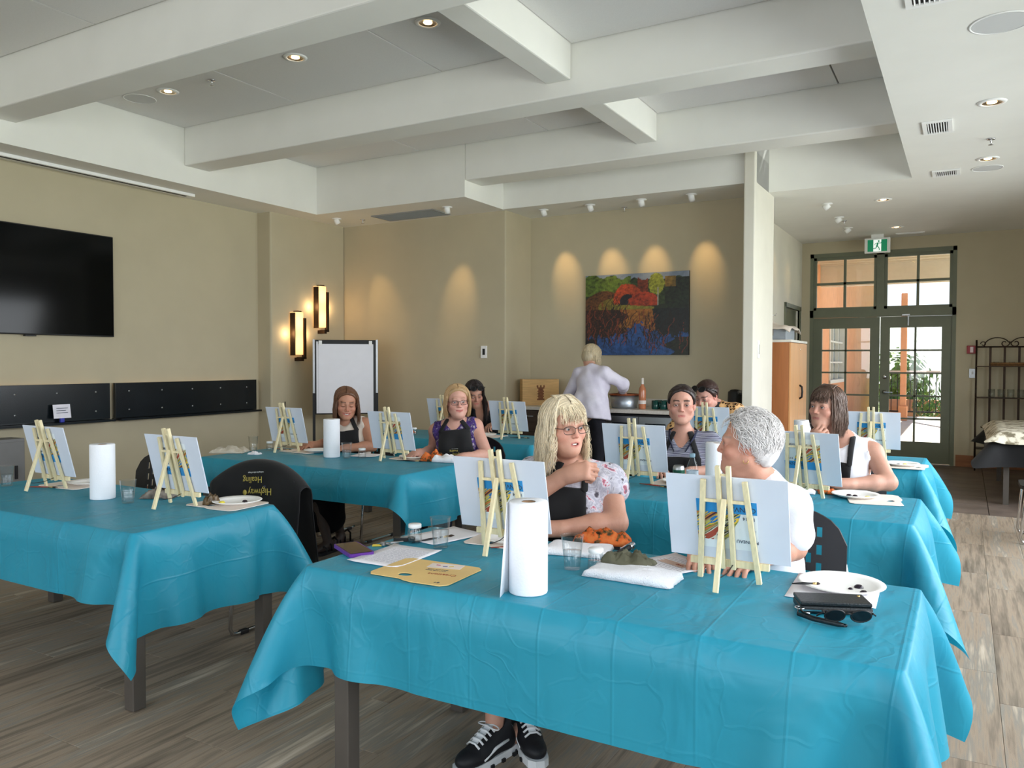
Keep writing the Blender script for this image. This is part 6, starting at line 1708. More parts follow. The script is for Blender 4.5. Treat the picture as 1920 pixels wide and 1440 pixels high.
        F.cap(H(a*mw*1.02, .0905-.007*abs(a), mz+sm*.008*abs(a)), H(b*mw*1.02, .0905-.007*abs(b), mz+sm*.008*abs(b)), (.0016+mo*.55)*hs if a == 0 else .0012*hs, .0012*hs if a == 0 else (.0016+mo*.55)*hs, .003, True)
    for s_ in (-1, 1):
        er = rotz(s_*.35)@roty(s_*.12)
        F.ell(H(s_*.0765, -.008, -.008), np.array((.0085, .0185, .031))*hs, HR@er, .006)
        F.ell(H(s_*.0850, -.004, -.004), np.array((.006, .0105, .018))*hs, HR@er, .005, True)
    pos, Q = F.mesh()
    # ---- skin colour
    base = np.array(lin(*sp.get('skin', (198, 148, 124)))[:3]); col = np.tile(base, (len(pos), 1))
    q = (pos-HC)@HR/hs
    def tint(m, rgb, wt): m = (np.clip(m, 0, 1)*wt)[:, None]; c = np.array(lin(*rgb)[:3]); col[:] = col*(1-m)+c*m
    g = lambda cx, cy, cz, r: np.exp(-(((q[:, 0]-cx)/r)**2+((q[:, 1]-cy)/r)**2+((q[:, 2]-cz)/r)**2))
    ins = np.linalg.norm(pos-HC, axis=1) < .16*hs
    red = sp.get('blush', (206, 120, 104))
    tint((g(.042, .06, -.03, .026)+g(-.042, .06, -.03, .026)+g(0, .104, -.032, .014))*ins, red, .45)
    tint((g(.078, -.005, -.005, .03)+g(-.078, -.005, -.005, .03))*ins, red, .4)
    zc = -.0645+sm*.008*np.minimum(1, np.abs(q[:, 0])/mw)
    lip = np.exp(-((np.abs(q[:, 2]-zc+mo*.3)/(.0078+mo*.8*(1-np.minimum(1, np.abs(q[:, 0])/mw))))**4))*(np.abs(q[:, 0]) < mw*1.02)*(q[:, 1] > .070)*ins
    tint(lip, sp.get('lip', (178, 92, 88)), .75)
    if mo > 0: tint((np.abs(q[:, 2]+.0645+mo*.35) < mo*.55)*(np.abs(q[:, 0]) < mw*.85)*(q[:, 1] > .06)*(q[:, 1] < .0862)*ins, (70, 26, 26), .9)
    bz = .0235+.004*np.cos((np.abs(q[:, 0])-.03)*60); brow = np.exp(-((q[:, 2]-bz)/.0046)**4)*(np.abs(q[:, 0]) > .012)*(np.abs(q[:, 0]) < .052)*(q[:, 1] > .055)*ins
    tint(brow, sp.get('brow', (96, 72, 58)), min(1, sp.get('brow_w', .75)+.15))
    eyed = np.minimum(np.hypot(q[:, 0]-.0315, (q[:, 2])*1.35), np.hypot(q[:, 0]+.0315, (q[:, 2])*1.35)); tint(np.exp(-((eyed-.0125)/.0035)**2)*(q[:, 1] > .06)*ins, (96, 62, 54), np.where(q[:, 2] > -.001, .8, .4)*(0 if op < .001 else 1))
    if op < .001: tint(np.exp(-((q[:, 2]+.0045-.09*np.minimum(np.abs(q[:, 0]-.0315), np.abs(q[:, 0]+.0315)))/.0022)**2)*(np.minimum(np.abs(q[:, 0]-.0315), np.abs(q[:, 0]+.0315)) < .0135)*(q[:, 1] > .06)*ins, (50, 32, 28), .95)
    tint(np.exp(-((eyed-.019)/.005)**2)*(q[:, 1] > .05)*(q[:, 2] < 0)*ins, (176, 116, 104), .25)
    if sp.get('sole'):      # hose / sandals colour below the knee
        m = (pos[:, 2] < .5)*(np.abs(pos[:, 1]) < 9); tint(m*1.0, sp['sole'], 1.0)
    body = obj('body', fmesh('body', pos, Q, col), M_skin, root)
    if len(pos) > 0:
        pass
    # ---- eyes
    if op > .001:
        gz = sp.get('gaze', 0.); gp = sp.get('gazez', 0.)
        for s_ in (-1, 1):
            c = H(s_*.0315, .0725, 0)
            RM = Matrix([list(r_) for r_ in HR@rotz(gz)@rotx(gp)]).to_4x4(); RM.translation = c
            RM = RM @ Matrix.Rotation(-PI/2, 4, 'X')
            r0 = .0136*hs
            e = obj('eye', B().lathe([(r0*math.sin(a*PI/12)+1e-5, r0*math.cos(a*PI/12)) for a in range(13)], 20, M=RM, cap0=False, cap1=False), M_eye, root)
            ir = mat('iris_'+sp.get('iris_n', 'brown'), sp.get('iris', (88, 62, 44)), rough=.15, var=.2, scale=300)
            obj('iris', B().lathe([(r0*1.012*math.sin(a*.075)+1e-5, r0*1.012*math.cos(a*.075)) for a in range(7)], 18, M=RM, cap0=False, cap1=False), ir, e)
            obj('pupil', B().lathe([(r0*1.022*math.sin(a*.06)+1e-5, r0*1.022*math.cos(a*.06)) for a in range(4)], 14, M=RM, cap0=False, cap1=False), M_pupil, e)
    if sp.get('teeth'):
        b = B(); n_ = 9
        v_ = []
        for i in range(n_):
            a = -1+2*i/(n_-1); x_ = a*mw*.80
            for zt in (-.0655+mo*.15+sm*.004*abs(a), -.0655-mo*.35-.001+sm*.006*abs(a)): v_.append(H(x_, .0868-.008*a*a, zt))
        obj('teeth', b.add(v_, [(2*i, 2*i+2, 2*i+3, 2*i+1) for i in range(n_-1)], True), M_teeth, root)
    sp.update(_root=root, _H=H, _HR=HR, _HC=HC, _hs=hs, _T=T, _TB=TB, _prims=prims, _sh=sh, _L=L, _nb=nb, _up=up, _fwd=fwd, _chest=chest, _pel=pel)
    return root
def garment(sp, name, m, groups, grow, cuts=(), subs=(), res=.010, wr=(.0025, 26), sleeve=None, extra=(), keep=None, k=.03):
    """cloth over the body: the same limbs grown by `grow`, cut by planes, ending in clean hems"""
    P = []
    for g, kd, a, kk in sp['_prims']:
        if g in groups: P.append((kd, a, kk))
        if sleeve and g in sleeve:
            fr, add = sleeve[g]; A, Bq, ra, rb = a; P.append(('c', (A, A+(Bq-A)*fr, ra+.004, (ra+(rb-ra)*fr)+add), .03))
    for a in extra: P.append(('c', a, .03))
    lo = np.full(3, 9.); hi = -lo
    for kd, a, kk in P:
        if kd == 'c': m_ = max(a[2], a[3])+grow+.03; pts = [a[0]-m_, a[0]+m_, a[1]-m_, a[1]+m_]
        else: m_ = max(a[1])+grow+.03; pts = [a[0]-m_, a[0]+m_]
        lo = np.minimum(lo, np.min(pts, 0)); hi = np.maximum(hi, np.max(pts, 0))
    F = Field([np.arange(lo[q], hi[q]+res, res) for q in range(3)])
    for kd, a, kk in P:
        if kd == 'c': F.cap(a[0], a[1], a[2]+grow, a[3]+grow, k)
        else: F.ell(a[0], np.array(a[1])+grow, a[2], .05)
    if wr: F.wrinkle(wr[0], wr[1], len(name)+sp['loc'][0])
    for p, n in cuts: F.half(p, n)
    for a in subs:
        if len(a) == 4: F.cap(*a, .008, True)
        else: F.ell(a[0], a[1], a[2], .008, True)
    if keep: keep(F)
    pos, Q = F.mesh()
    return obj(name, fmesh(name, pos, Q), m, sp['_root'])
def apron(sp, top=.06, half=.115, low=-.42, m=None, name='apron', strap=True, grow=.017, off=0., res=.009):
    """bib apron: front shell of the grown torso inside a band, with neck straps"""
    T, TB = sp['_T'], sp['_TB']; fwd, up, rt = TB[:, 1], TB[:, 2], TB[:, 0]; m = m or M_ap
    def keep(F):
        F.half(T(0, 0, top), up); F.half(T(0, 0, low), -up); F.half(T(0, -.005, 0), -fwd)
        F.half(T(half+off, 0, 0), rt+up*.10); F.half(T(-half+off, 0, 0), -rt+up*.10)
    o = garment(sp, name, m, ('torso',), grow, keep=keep, res=res, wr=(.002, 22))
    if strap:
        for s_ in (-1, 1):
            c0 = T(s_*half*.86+off, 0, top-.012); c3 = T(s_*.058, 0, .150); ln = c3-c0; ln /= np.linalg.norm(ln); nr = np.cross(ln, fwd); nr /= np.linalg.norm(nr)
            def keep2(F):
                F.half(c0+nr*.014, nr); F.half(c0-nr*.014, -nr); F.half(T(0, 0, top-.014), -up); F.half(T(0, 0, .172), up); F.half(T(0, -.035, 0), -fwd)
                F.half(T(s_*.03, 0, 0), -rt*s_)
            garment(sp, 'apron_strap', m, ('torso',), grow+.003, keep=keep2, res=.007, wr=None)
    return o
def hair_mesh(sp, strands, cap=None, capk=.72, rad=.006, flat=.5, color=(200, 180, 150), var=.25, sides=4, name='hair', tip=.25):
    H = sp['_H']; rg = random.Random(len(strands)+int(sp['loc'][0]*100)); hs = sp['_hs']
    V = []; Fc = []; C_ = []
    base = np.array(lin(*color)[:3])
    for st in strands:
        pts = np.array([H(*p) for p in st]); n = len(pts); o = len(V)
        d = np.gradient(pts, axis=0); d /= np.linalg.norm(d, axis=1, keepdims=True)+1e-9
        outw = pts-sp['_HC']; outw -= d*(outw*d).sum(1, keepdims=True); outw /= np.linalg.norm(outw, axis=1, keepdims=True)+1e-9
        sd = np.cross(d, outw); k = 1+var*rg.uniform(-1, 1)
        rr = rad*hs*rg.uniform(.75, 1.25)
        for i in range(n):
            f = i/(n-1); r_ = rr*(min(1, .5+f*4) if f < .2 else 1)*(1-(1-tip)*max(0, f-.35)/.65)
            for j in range(sides):
                a = 2*PI*j/sides; V.append(pts[i]+sd[i]*math.cos(a)*r_+outw[i]*math.sin(a)*r_*flat); C_.append(base*k*(.9+.2*f))
        for i in range(n-1):
            for j in range(sides):
                l = (j+1) % sides; Fc.append((o+i*sides+j, o+i*sides+l, o+(i+1)*sides+l, o+(i+1)*sides+j))
    V = np.array(V); Fq = np.array(Fc); C_ = np.array(C_)
    if cap is not None:
        p2, q2 = cap; Fq = np.concatenate([Fq, q2+len(V)]); V = np.concatenate([V, p2]); C_ = np.concatenate([C_, np.tile(base*capk, (len(p2), 1))])
    return obj(name, fmesh(name, V, Fq, np.clip(C_, 0, 1)), M_hair, sp['_root'])
def hair_cap(sp, grow=.010, extra=(), line=((.072, .094), (-.010, -.03)), res=.0055, nape=-.09):
    H, HR, hs = sp['_H'], sp['_HR'], sp['_hs']; HC = sp['_HC']
    F = Field([np.arange(HC[q]-.22*hs, HC[q]+.20*hs, res) for q in range(3)])
    F.ell(H(0, -.015, .032), (np.array((.074, .094, .085))+grow)*hs, HR, .02)
    for c, r in extra: F.ell(H(*c), np.array(r)*hs, HR, .03)
    (y0, z0), (y1, z1) = line
    n = HR@v3(0, z0-z1, -(y0-y1)); F.half(H(0, y0, z0), n, .012)
    F.half(H(0, 0, nape), HR@v3(0, 0, -1), .01)
    F.wrinkle(.0012, 90, 1)
    return F.mesh()
def curtain(sp, rg, n, zend, vol=.020, phi0=48, wave=.0, wf=60, inward=.012, part=0., jitter=.012, front=None, back_only=False):
    """strands running from the parting over the crown and hanging to zend"""
    out = []; gv = sp['_HR'].T@v3(0, 0, -1)
    for i in range(n):
        s_ = 1 if rg.random() < .5 else -1
        ph = math.radians(phi0+(180-phi0)*rg.random()**.9)*s_
        cx, cy, cz = 0, -.015, .032; rx, ry, rz_ = .074+vol*.8, .094+vol*.7, .085+vol*.55
        lay = rg.uniform(-.55, .15)*vol
        ze = zend+rg.uniform(-jitter, jitter)*1.5+(.012 if abs(ph) < 1.2 else 0); pts = []
        a0 = math.radians(rg.uniform(4, 40)); px = part
        w0 = rg.uniform(0, 6.3)
        for k in range(7):
            a = a0+(math.radians(96)-a0)*k/6; sx = math.sin(a)
            pts.append([cx+px*(1-k/6)+(rx+lay)*sx*math.sin(ph), cy+(ry+lay)*sx*math.cos(ph)+.012*math.cos(a)*(1 if abs(ph) < 1.6 else 0), cz+(rz_+lay)*math.cos(a)])
        ex, ey, ez = pts[-1]
        for k in range(1, 8):
            f = k/7; rr = 1+(.10*math.sin(f*PI)-inward*9*f*f)
            q_ = gv*((ez-ze)*f); pts.append([ex*rr+q_[0], cy+(ey-cy)*rr+q_[1], ez+q_[2]])
        for k, p in enumerate(pts):
            f = k/(len(pts)-1); am = wave*max(0, f-.25)
            p[0] += am*math.sin(f*wf*.22+w0)*math.cos(ph)+rg.gauss(0, .0016); p[1] += am*math.sin(f*wf*.22+w0)*-math.sin(ph)*s_+rg.gauss(0, .0016); p[0] += am*.6*math.sin(f*wf*.15+w0*2)*(1 if ph > 0 else -1)
        out.append(pts)
    return out
def sweep(sp, rg, n, zend, vol=.020, part=0., front=.070, back=-.06, wave=0., wf=60, jitter=.012, yf=.012, flare=.0):
    """strands combed sideways from the parting, past the temple, then hanging down"""
    out = []; gv = sp['_HR'].T@v3(0, 0, -1); cy, cz = -.015, .032; rx, ry, rz_ = .074+vol*.8, .094+vol*.7, .085+vol*.6
    for i in range(n):
        s_ = 1 if rg.random() < .5 else -1; y0 = back+(front-back)*rg.random()**.7; lay = rg.uniform(-.5, .15)*vol; w0 = rg.uniform(0, 6.3)
        k = math.sqrt(max(.05, 1-((y0-cy)/(ry+.001))**2)); ye = min(y0, yf+rg.uniform(-.012, .008)); pts = []
        for j in range(8):
            f = j/7; b_ = math.radians(2+94*f); kk = k+(1-k)*f
            pts.append([part*(1-f)+s_*(rx+lay)*math.sin(b_)*kk, y0+(ye-y0)*f**1.2, cz+(rz_+lay)*k*math.cos(b_)*(1-.0*f)])
        ex, ey, ez = pts[-1]; ze = zend+rg.uniform(-jitter, jitter)*1.5
        for j in range(1, 7):
            f = j/6; q_ = gv*((ez-ze)*f); pts.append([ex*(1+.06*math.sin(f*PI)+flare*f)+q_[0], ey-.008*f+q_[1], ez+q_[2]])
        for j, p in enumerate(pts):
            f = j/(len(pts)-1); am = wave*max(0, f-.3); p[1] += am*math.sin(f*wf*.22+w0)+rg.gauss(0, .0012); p[0] += am*.6*math.sin(f*wf*.17+w0*2)+rg.gauss(0, .0010)
        out.append(pts)
    return out
def bangs(rg, n, z_end, spread=.062, y=.098, swoop=0., vol=.020):
    out = []
    for i in range(n):
        u = rg.uniform(-1, 1); x0 = u*.040; x1 = u*spread+swoop*(1-abs(u)*.4); pts = []
        for k in range(8):
            f = k/7; a = math.radians(-14+98*f)
            z_ = .032+(.085+vol*.6)*math.cos(a) if f < .75 else None
            yy = -.015+(.094+vol*.7)*math.sin(a)
            zz = .032+(.085+vol*.6)*math.cos(a); zz = zz*(1-f*f)+(z_end+rg.uniform(-.010, .030))*f*f
            yy = yy-(abs(u)**2)*.030*f+rg.gauss(0, .0015)
            pts.append([x0+(x1-x0)*f+rg.gauss(0, .0012), yy, zz])
        out.append(pts)
    return out
def eyeglasses(sp, lab, col=(50, 46, 44), w_=.026, h_=.018, up_=.0, mname='spectacle_frame', lens=None, round_=3.0):
    H, HR, hs = sp['_H'], sp['_HR'], sp['_hs']; root = sp['_root']
    Rw = rotz(sp['rz']); lw = lambda p: Rw@np.array(p)+np.array([sp['loc'][0], sp['loc'][1], 0])
    t = thing('eyeglasses', lab, 'glasses'); m = mat(mname, col, rough=.3, metal=.4)
    G = lambda x, y, z: tuple(lw(H(x, y, z)))
    t.location = G(0, .1, up_); o = np.array(G(0, .1, up_)); Q = lambda x, y, z: tuple(np.array(G(x, y, z))-o)
    for s_ in (-1, 1):
        c = []
        for k in range(28):
            a = 2*PI*k/28; ca, sa = math.cos(a), math.sin(a); e = 2/round_
            c.append(Q(s_*.034+w_*math.copysign(abs(ca)**e, ca), .1045-.006*abs(s_*.034+w_*ca)/.06, up_-.004+h_*math.copysign(abs(sa)**e, sa)))
        obj('rim', B().tube(c, .0013*hs, 6, closed=True), m, t)
        obj('lens', B().add(c, [list(range(28))]), lens or glassmat('spectacle_lens', (.97, .97, .97), .15), t)
        obj('temple_arm', B().tube([Q(s_*.061, .099, up_+.004), Q(s_*.075, .085, up_+.005), Q(s_*.082, .02, up_+.004), Q(s_*.082, -.015, up_-.004)], .0014*hs, 6), m, t)
    obj('bridge', B().tube([Q(-.009, .1055, up_+.003), Q(0, .108, up_+.006), Q(.009, .1055, up_+.003)], .0014*hs, 6), m, t)
    return t
def head_sunglasses(sp, lab):
    H = sp['_H']; Rw = rotz(sp['rz']); off = np.array([sp['loc'][0], sp['loc'][1], 0])
    G = lambda x, y, z: Rw@np.array(H(x, y, z))+off
    t = thing('sunglasses', lab, 'sunglasses'); o = G(0, .08, .105); t.location = tuple(o); Q = lambda x, y, z: tuple(G(x, y, z)-o)
    lens = mat('dark_lens', (18, 16, 18), rough=.08)
    for s_ in (-1, 1):
        c = [Q(s_*.034+.028*math.cos(a), .098-.018*math.sin(a)-.3*(abs(s_*.034+.028*math.cos(a))**2)*6, .100+.016*math.sin(a)) for a in [2*PI*k/20 for k in range(20)]]
        obj('rim', B().tube(c, .004, 6, closed=True), M_black, t); obj('lens', B().add(c, [list(range(20))]), lens, t)
        obj('temple_arm', B().tube([Q(s_*.062, .085, .105), Q(s_*.088, .05, .085), Q(s_*.094, .0, .05), Q(s_*.09, -.03, .02)], .003, 6), M_black, t)
    obj('bridge', B().tube([Q(-.008, .102, .103), Q(0, .104, .105), Q(.008, .102, .103)], .0035, 6), M_black, t)

# ---- fabrics
def fabric(name, ramp, scale, kind='noise', rough=.85, coord='Object', mapscale=None, detail=3):
    if name in MATS: return MATS[name]
    m = bpy.data.materials.new(name); m.use_nodes = True; t = m.node_tree; p = t.nodes['Principled BSDF']; p.inputs['Roughness'].default_value = rough; p.inputs['Specular IOR Level'].default_value = .2
    tc = nd(t, 'ShaderNodeTexCoord'); mp = nd(t, 'ShaderNodeMapping')
    if mapscale: mp.inputs['Scale'].default_value = mapscale
    t.links.new(tc.outputs[coord], mp.inputs[0])
    if kind == 'noise':
        n = nd(t, 'ShaderNodeTexNoise'); n.inputs['Scale'].default_value = scale; n.inputs['Detail'].default_value = detail; n.inputs['Distortion'].default_value = .6; out = n.outputs[0]
    elif kind == 'bands':
        n = nd(t, 'ShaderNodeTexWave'); n.wave_type = 'BANDS'; n.bands_direction = 'Z'; n.inputs['Scale'].default_value = scale; n.inputs['Distortion'].default_value = .6; out = n.outputs['Fac']
    else:
        n = nd(t, 'ShaderNodeTexVoronoi'); n.inputs['Scale'].default_value = scale; out = n.outputs['Distance']
    t.links.new(mp.outputs[0], n.inputs['Vector'])
    cr = nd(t, 'ShaderNodeValToRGB'); e = cr.color_ramp.elements
    e[0].position, e[0].color = ramp[0][0], lin(*ramp[0][1]); e[1].position, e[1].color = ramp[-1][0], lin(*ramp[-1][1])
    for pos_, c in ramp[1:-1]: x = e.new(pos_); x.color = lin(*c)
    t.links.new(out, cr.inputs[0]); t.links.new(cr.outputs[0], p.inputs['Base Color'])
    n2 = nd(t, 'ShaderNodeTexNoise'); n2.inputs['Scale'].default_value = 18; n2.inputs['Detail'].default_value = 4; t.links.new(tc.outputs[coord], n2.inputs['Vector'])
    b = nd(t, 'ShaderNodeBump'); b.inputs['Strength'].default_value = .5; b.inputs['Distance'].default_value = .008; t.links.new(n2.outputs[0], b.inputs['Height']); t.links.new(b.outputs[0], p.inputs['Normal'])
    MATS[name] = m; return m
F_floral = fabric('floral_blouse', [(.34, (84, 78, 86)), (.44, (206, 204, 214)), (.52, (170, 168, 182)), (.60, (214, 212, 220)), (.66, (190, 90, 110)), (.70, (120, 114, 124))], 24)
F_white = fabric('white_tee', [(.3, (232, 232, 240)), (.7, (246, 246, 250))], 3)
F_beige = fabric('beige_top', [(.3, (198, 186, 174)), (.7, (214, 204, 192))], 4)
F_purple = fabric('purple_print', [(.36, (34, 26, 62)), (.48, (84, 62, 128)), (.56, (52, 40, 84)), (.66, (168, 158, 170))], 42)
F_navy = fabric('navy_stripe', [(.0, (30, 34, 62)), (.58, (34, 38, 68)), (.72, (196, 198, 214)), (1, (206, 208, 222))], 46, 'bands')
F_black = fabric('black_tank', [(.3, (16, 16, 18)), (.7, (26, 26, 30))], 6)
F_leo = fabric('leopard_print', [(.0, (150, 98, 54)), (.14, (176, 120, 70)), (.20, (26, 18, 14)), (.36, (34, 24, 18)), (.44, (212, 166, 112)), (1, (222, 180, 128))], 34, 'voronoi')
F_lilac = fabric('lilac_linen', [(.3, (206, 200, 216)), (.7, (226, 222, 234))], 5)
F_pants = fabric('dark_trousers', [(.3, (26, 26, 32)), (.7, (38, 38, 46))], 6)
F_jean = fabric('dark_jeans', [(.3, (30, 34, 46)), (.7, (44, 48, 62))], 8)
SHD = ('uarm-1', 'uarm1')
def lower(sp, m, name='trousers'):
    garment(sp, name, m, ('leg', 'shin') if sp.get('full', True) else ('leg',), .010, res=.014, wr=None, cuts=[(v3(0, 0, .62 if not sp.get('stand') else 1.0), (0, 0, 1)), (v3(0, 0, .12), (0, 0, -1))])

# ---------------------------------------------------------------- 1 blonde woman in glasses, turned to her left
rg = random.Random(11)
s1 = dict(loc=(-1.50, 3.08), rz=PI, label='woman with shaggy blonde hair and glasses tugging at her sleeve', head=(-1.440, 2.955, 1.182), yaw=1.00, pitch=.04, roll=.05, hs=.955, w=1.08, fw=1.08, dchin=1,
  chest=(-.05, .05, .875), tyaw=.42, skin=(199, 149, 127), blush=(208, 112, 98), brow=(170, 136, 108), brow_w=.5, mopen=.0085, mw=.022, teeth=1, gaze=.25, gazez=-.12, iris=(64, 72, 78), iris_n='grey', open=.0042, res=.0028,
  right=dict(el=(-1.575, 2.79, .875), wr=(-1.365, 2.84, 1.000), d=(.85, .1, .25), n=(.1, .85, -.5), curl=1.15, fine=1, thumb=.5, side=1),
  left=dict(el=(-1.215, 2.98, .80), wr=(-1.415, 2.80, .785), d=(-1, -.25, 0), n=(0, 0, -1), curl=.35, side=-1),
  ankle={-1: (-.07, .48, .10), 1: (-.025, .625, .10)}, knee={-1: (-.10, .43, .52), 1: (.05, .45, .53)}, foot={-1: (.0, .05, -.045), 1: (.0, .05, -.045)})
build_person(s1)
T = s1['_T']
garment(s1, 'blouse', F_floral, ('torso',), .011, sleeve={'uarm1': (.55, .020), 'uarm-1': (.16, .014)}, subs=[(T(0, .03, .20), T(0, .15, .11), .066, .040)], cuts=[(v3(0, 0, .50), (0, 0, -1))],
        extra=[(T(-.16, .01, .09), T(-.12, .065, .10), .026, .022)])
apron(s1, top=.085, half=.105, grow=.020, off=.03)
garment(s1, 'trousers', F_jean, ('leg',), .010, res=.014, wr=None)
garment(s1, 'trouser_legs', F_jean, ('shin',), .012, res=.014, wr=None, cuts=[(v3(0, 0, .24), (0, 0, -1))])
st = curtain(s1, rg, 1500, -.165, .028, 52, wave=.017, wf=80, inward=-.014, jitter=.030)+sweep(s1, rg, 500, -.14, .028, .0, .06, wave=.016, wf=80, jitter=.03, flare=.10)+bangs(rg, 130, .026, .066, swoop=-.012, vol=.036)
hair_mesh(s1, st, hair_cap(s1, .009, [((0, -.05, -.03), (.072, .068, .09))], nape=-.12), rad=.0022, color=(222, 206, 176), var=.30, capk=.85)
eyeglasses(s1, 'thin dark-framed glasses worn by the blonde woman', (52, 44, 42), .0265, .0165)
# sneakers
M_sn = mat('black_sneaker', (22, 22, 26), rough=.6); M_snw = mat('white_sole', (232, 234, 236), rough=.5)
def sneaker(ax, ay, ang, lab):
    t = thing('sneaker', lab, 'shoe', (ax, ay, 0), ang, 'pair of black and white sneakers')
    F = Field([np.arange(-.07, .07, .006), np.arange(-.12, .22, .006), np.arange(-.01, .15, .006)])
    F.cap((0, -.055, .055), (0, .06, .05), .040, .042, .03); F.ell((0, .115, .045), (.046, .075, .036), None, .03); F.cap((0, -.045, .06), (0, -.035, .115), .038, .040, .03); F.cap((0, .0, .09), (0, .07, .065), .034, .034, .03)
    F.half((0, 0, .022), (0, 0, -1)); F.cap((0, -.015, .11), (0, -.01, .2), .028, .034, .01, True)
    p, q = F.mesh(); obj('upper', fmesh('upper', p, q), M_sn, t)
    out = [(.042, .13), (.036, .175), (.015, .198), (-.015, .198), (-.036, .175), (-.044, .13), (-.040, .03), (-.038, -.05), (-.03, -.088), (0, -.102), (.03, -.088), (.038, -.05), (.040, .03)]
    so = obj('sole', B().prism([(x*1.08, y) for x, y in out][::-1], .001, .030), M_snw, t)
    for k in range(8): obj('tread_notch', B().box(((.047 if k % 2 else -.047), -.06+.03*(k//2*2), .006), (.008, .016, .012)), M_sn, so)
    for k in range(5):
        y = .030+.020*k; z = .129-.0085*k
        obj('lace', B().tube([(-.030, y, z-.014), (-.013, y+.004, z+.001), (.013, y+.004, z+.001), (.030, y, z-.014)], .0042, 6), M_snw, t)
    for s_ in (-1, 1): obj('lace_bow', B().tube([(s_*(.024-.024*math.cos(a)), .030+.012*math.sin(a), .130+.010*math.sin(a*.5)-.012*(1-math.cos(a))*.5) for a in [k*PI/8 for k in range(17)]], .0024, 6), M_snw, t)
    obj('tongue', B().bar((0, .012, .134), (0, .105, .094), .026, .006), M_snw, t)
    for s_ in (-1, 1): obj('side_stripe', B().tube([(s_*.043, .10, .04), (s_*.046, .04, .065), (s_*.042, -.03, .07)], .006, 6), M_snw, t)
sneaker(-1.475, 2.455, PI-.20, 'black sneaker with white laces at the bottom edge under the front table')
sneaker(-1.43, 2.60, PI+.80, 'second black sneaker with thick white sole behind the laced one')

# ---------------------------------------------------------------- 2 white-haired woman in profile
rg = random.Random(12)
s2 = dict(loc=(-.64, 3.08), rz=PI, label='woman with short curly white hair in a white tee seen in profile', head=(-.690, 2.945, 1.150), yaw=-1.40, pitch=-.03, hs=.965, w=1.06, fw=1.06, dchin=1,
  chestw=(-.650, 3.02, .872), tyaw=-.75, skin=(197, 144, 122), blush=(206, 108, 92), brow=(150, 130, 118), brow_w=.4, open=.0040, gaze=-.1, iris=(84, 76, 66), iris_n='hazel', mopen=.003, res=.0028,
  left=dict(el=(-.515, 2.90, .80), wr=(-.60, 2.72, .785), curl=.5), right=dict(el=(-.86, 2.93, .80), wr=(-.80, 2.72, .785), curl=.5))
build_person(s2); T = s2['_T']
garment(s2, 'tee', F_white, ('torso',), .014, sleeve={'uarm1': (.66, .014), 'uarm-1': (.66, .014)}, subs=[(T(0, .02, .20), T(0, .07, .17), .062, .05)], cuts=[(v3(0, 0, .50), (0, 0, -1))])
apron(s2, top=.075, half=.13, grow=.024)
lower(s2, F_jean)
def curls(sp, rg, n, ln=.055, rad=.0055, line=((.068, .094), (-.016, -.028)), nape=-.085, lift=.5, back=.6, curl=.012, color=(222, 220, 222), vol=.012, var=.16, extra=()):
    (y0, z0), (y1, z1) = line; st = []
    while len(st) < n:
        u = Vector((rg.gauss(0, 1), rg.gauss(0, 1), rg.gauss(0, 1))).normalized()
        p = np.array([u.x*(.074+vol), -.015+u.y*(.094+vol), .032+u.z*(.085+vol)])
        if (p[1]-y0)*(z0-z1)-(p[2]-z0)*(y0-y1) > 0 or p[2] < nape: continue
        if abs(p[0]) > .055 and -.045 < p[1] < .03 and -.06 < p[2] < .022: continue
        nrm = np.array([u.x, u.y, u.z]); g = np.array([u.x*.5+rg.gauss(0, .35), -back+rg.gauss(0, .35), (-.9 if u.z < .2 else -.2)+rg.gauss(0, .35)])
        g = g-nrm*(g@nrm); g /= np.linalg.norm(g)+1e-6; bi = np.cross(nrm, g); ph = rg.uniform(0, 6.3); L_ = ln*rg.uniform(.7, 1.25); pts = []
        for k in range(9):
            f = k/8; q = p+g*L_*f+nrm*(lift*L_*.45*math.sin(f*PI*.8)-.010*f*f)+bi*curl*math.sin(f*5+ph)*f
            pts.append(q)
        st.append(pts)
    return st
st = curls(s2, rg, 3200, .056, curl=.010, vol=.008)
hair_mesh(s2, st, hair_cap(s2, .011, [((0, -.06, -.01), (.07, .06, .08))], line=((.066, .094), (-.022, -.03)), nape=-.085), rad=.0019, color=(224, 220, 218), var=.26, sides=3, capk=.95)
# hoop earring
t = thing('hoop_earring', 'small hoop earring worn by the white-haired woman', 'earring'); Rw = rotz(PI); c0 = Rw@s2['_H'](-.080, -.002, -.052)+np.array([s2['loc'][0], s2['loc'][1], 0]); t.location = tuple(c0)
obj('hoop', B().tube([(.009*math.sin(a), .009*math.cos(a)*.4, .009*math.cos(a)-.004) for a in [k*.4 for k in range(16)]], .0012, 6, closed=True), M_gold, t)

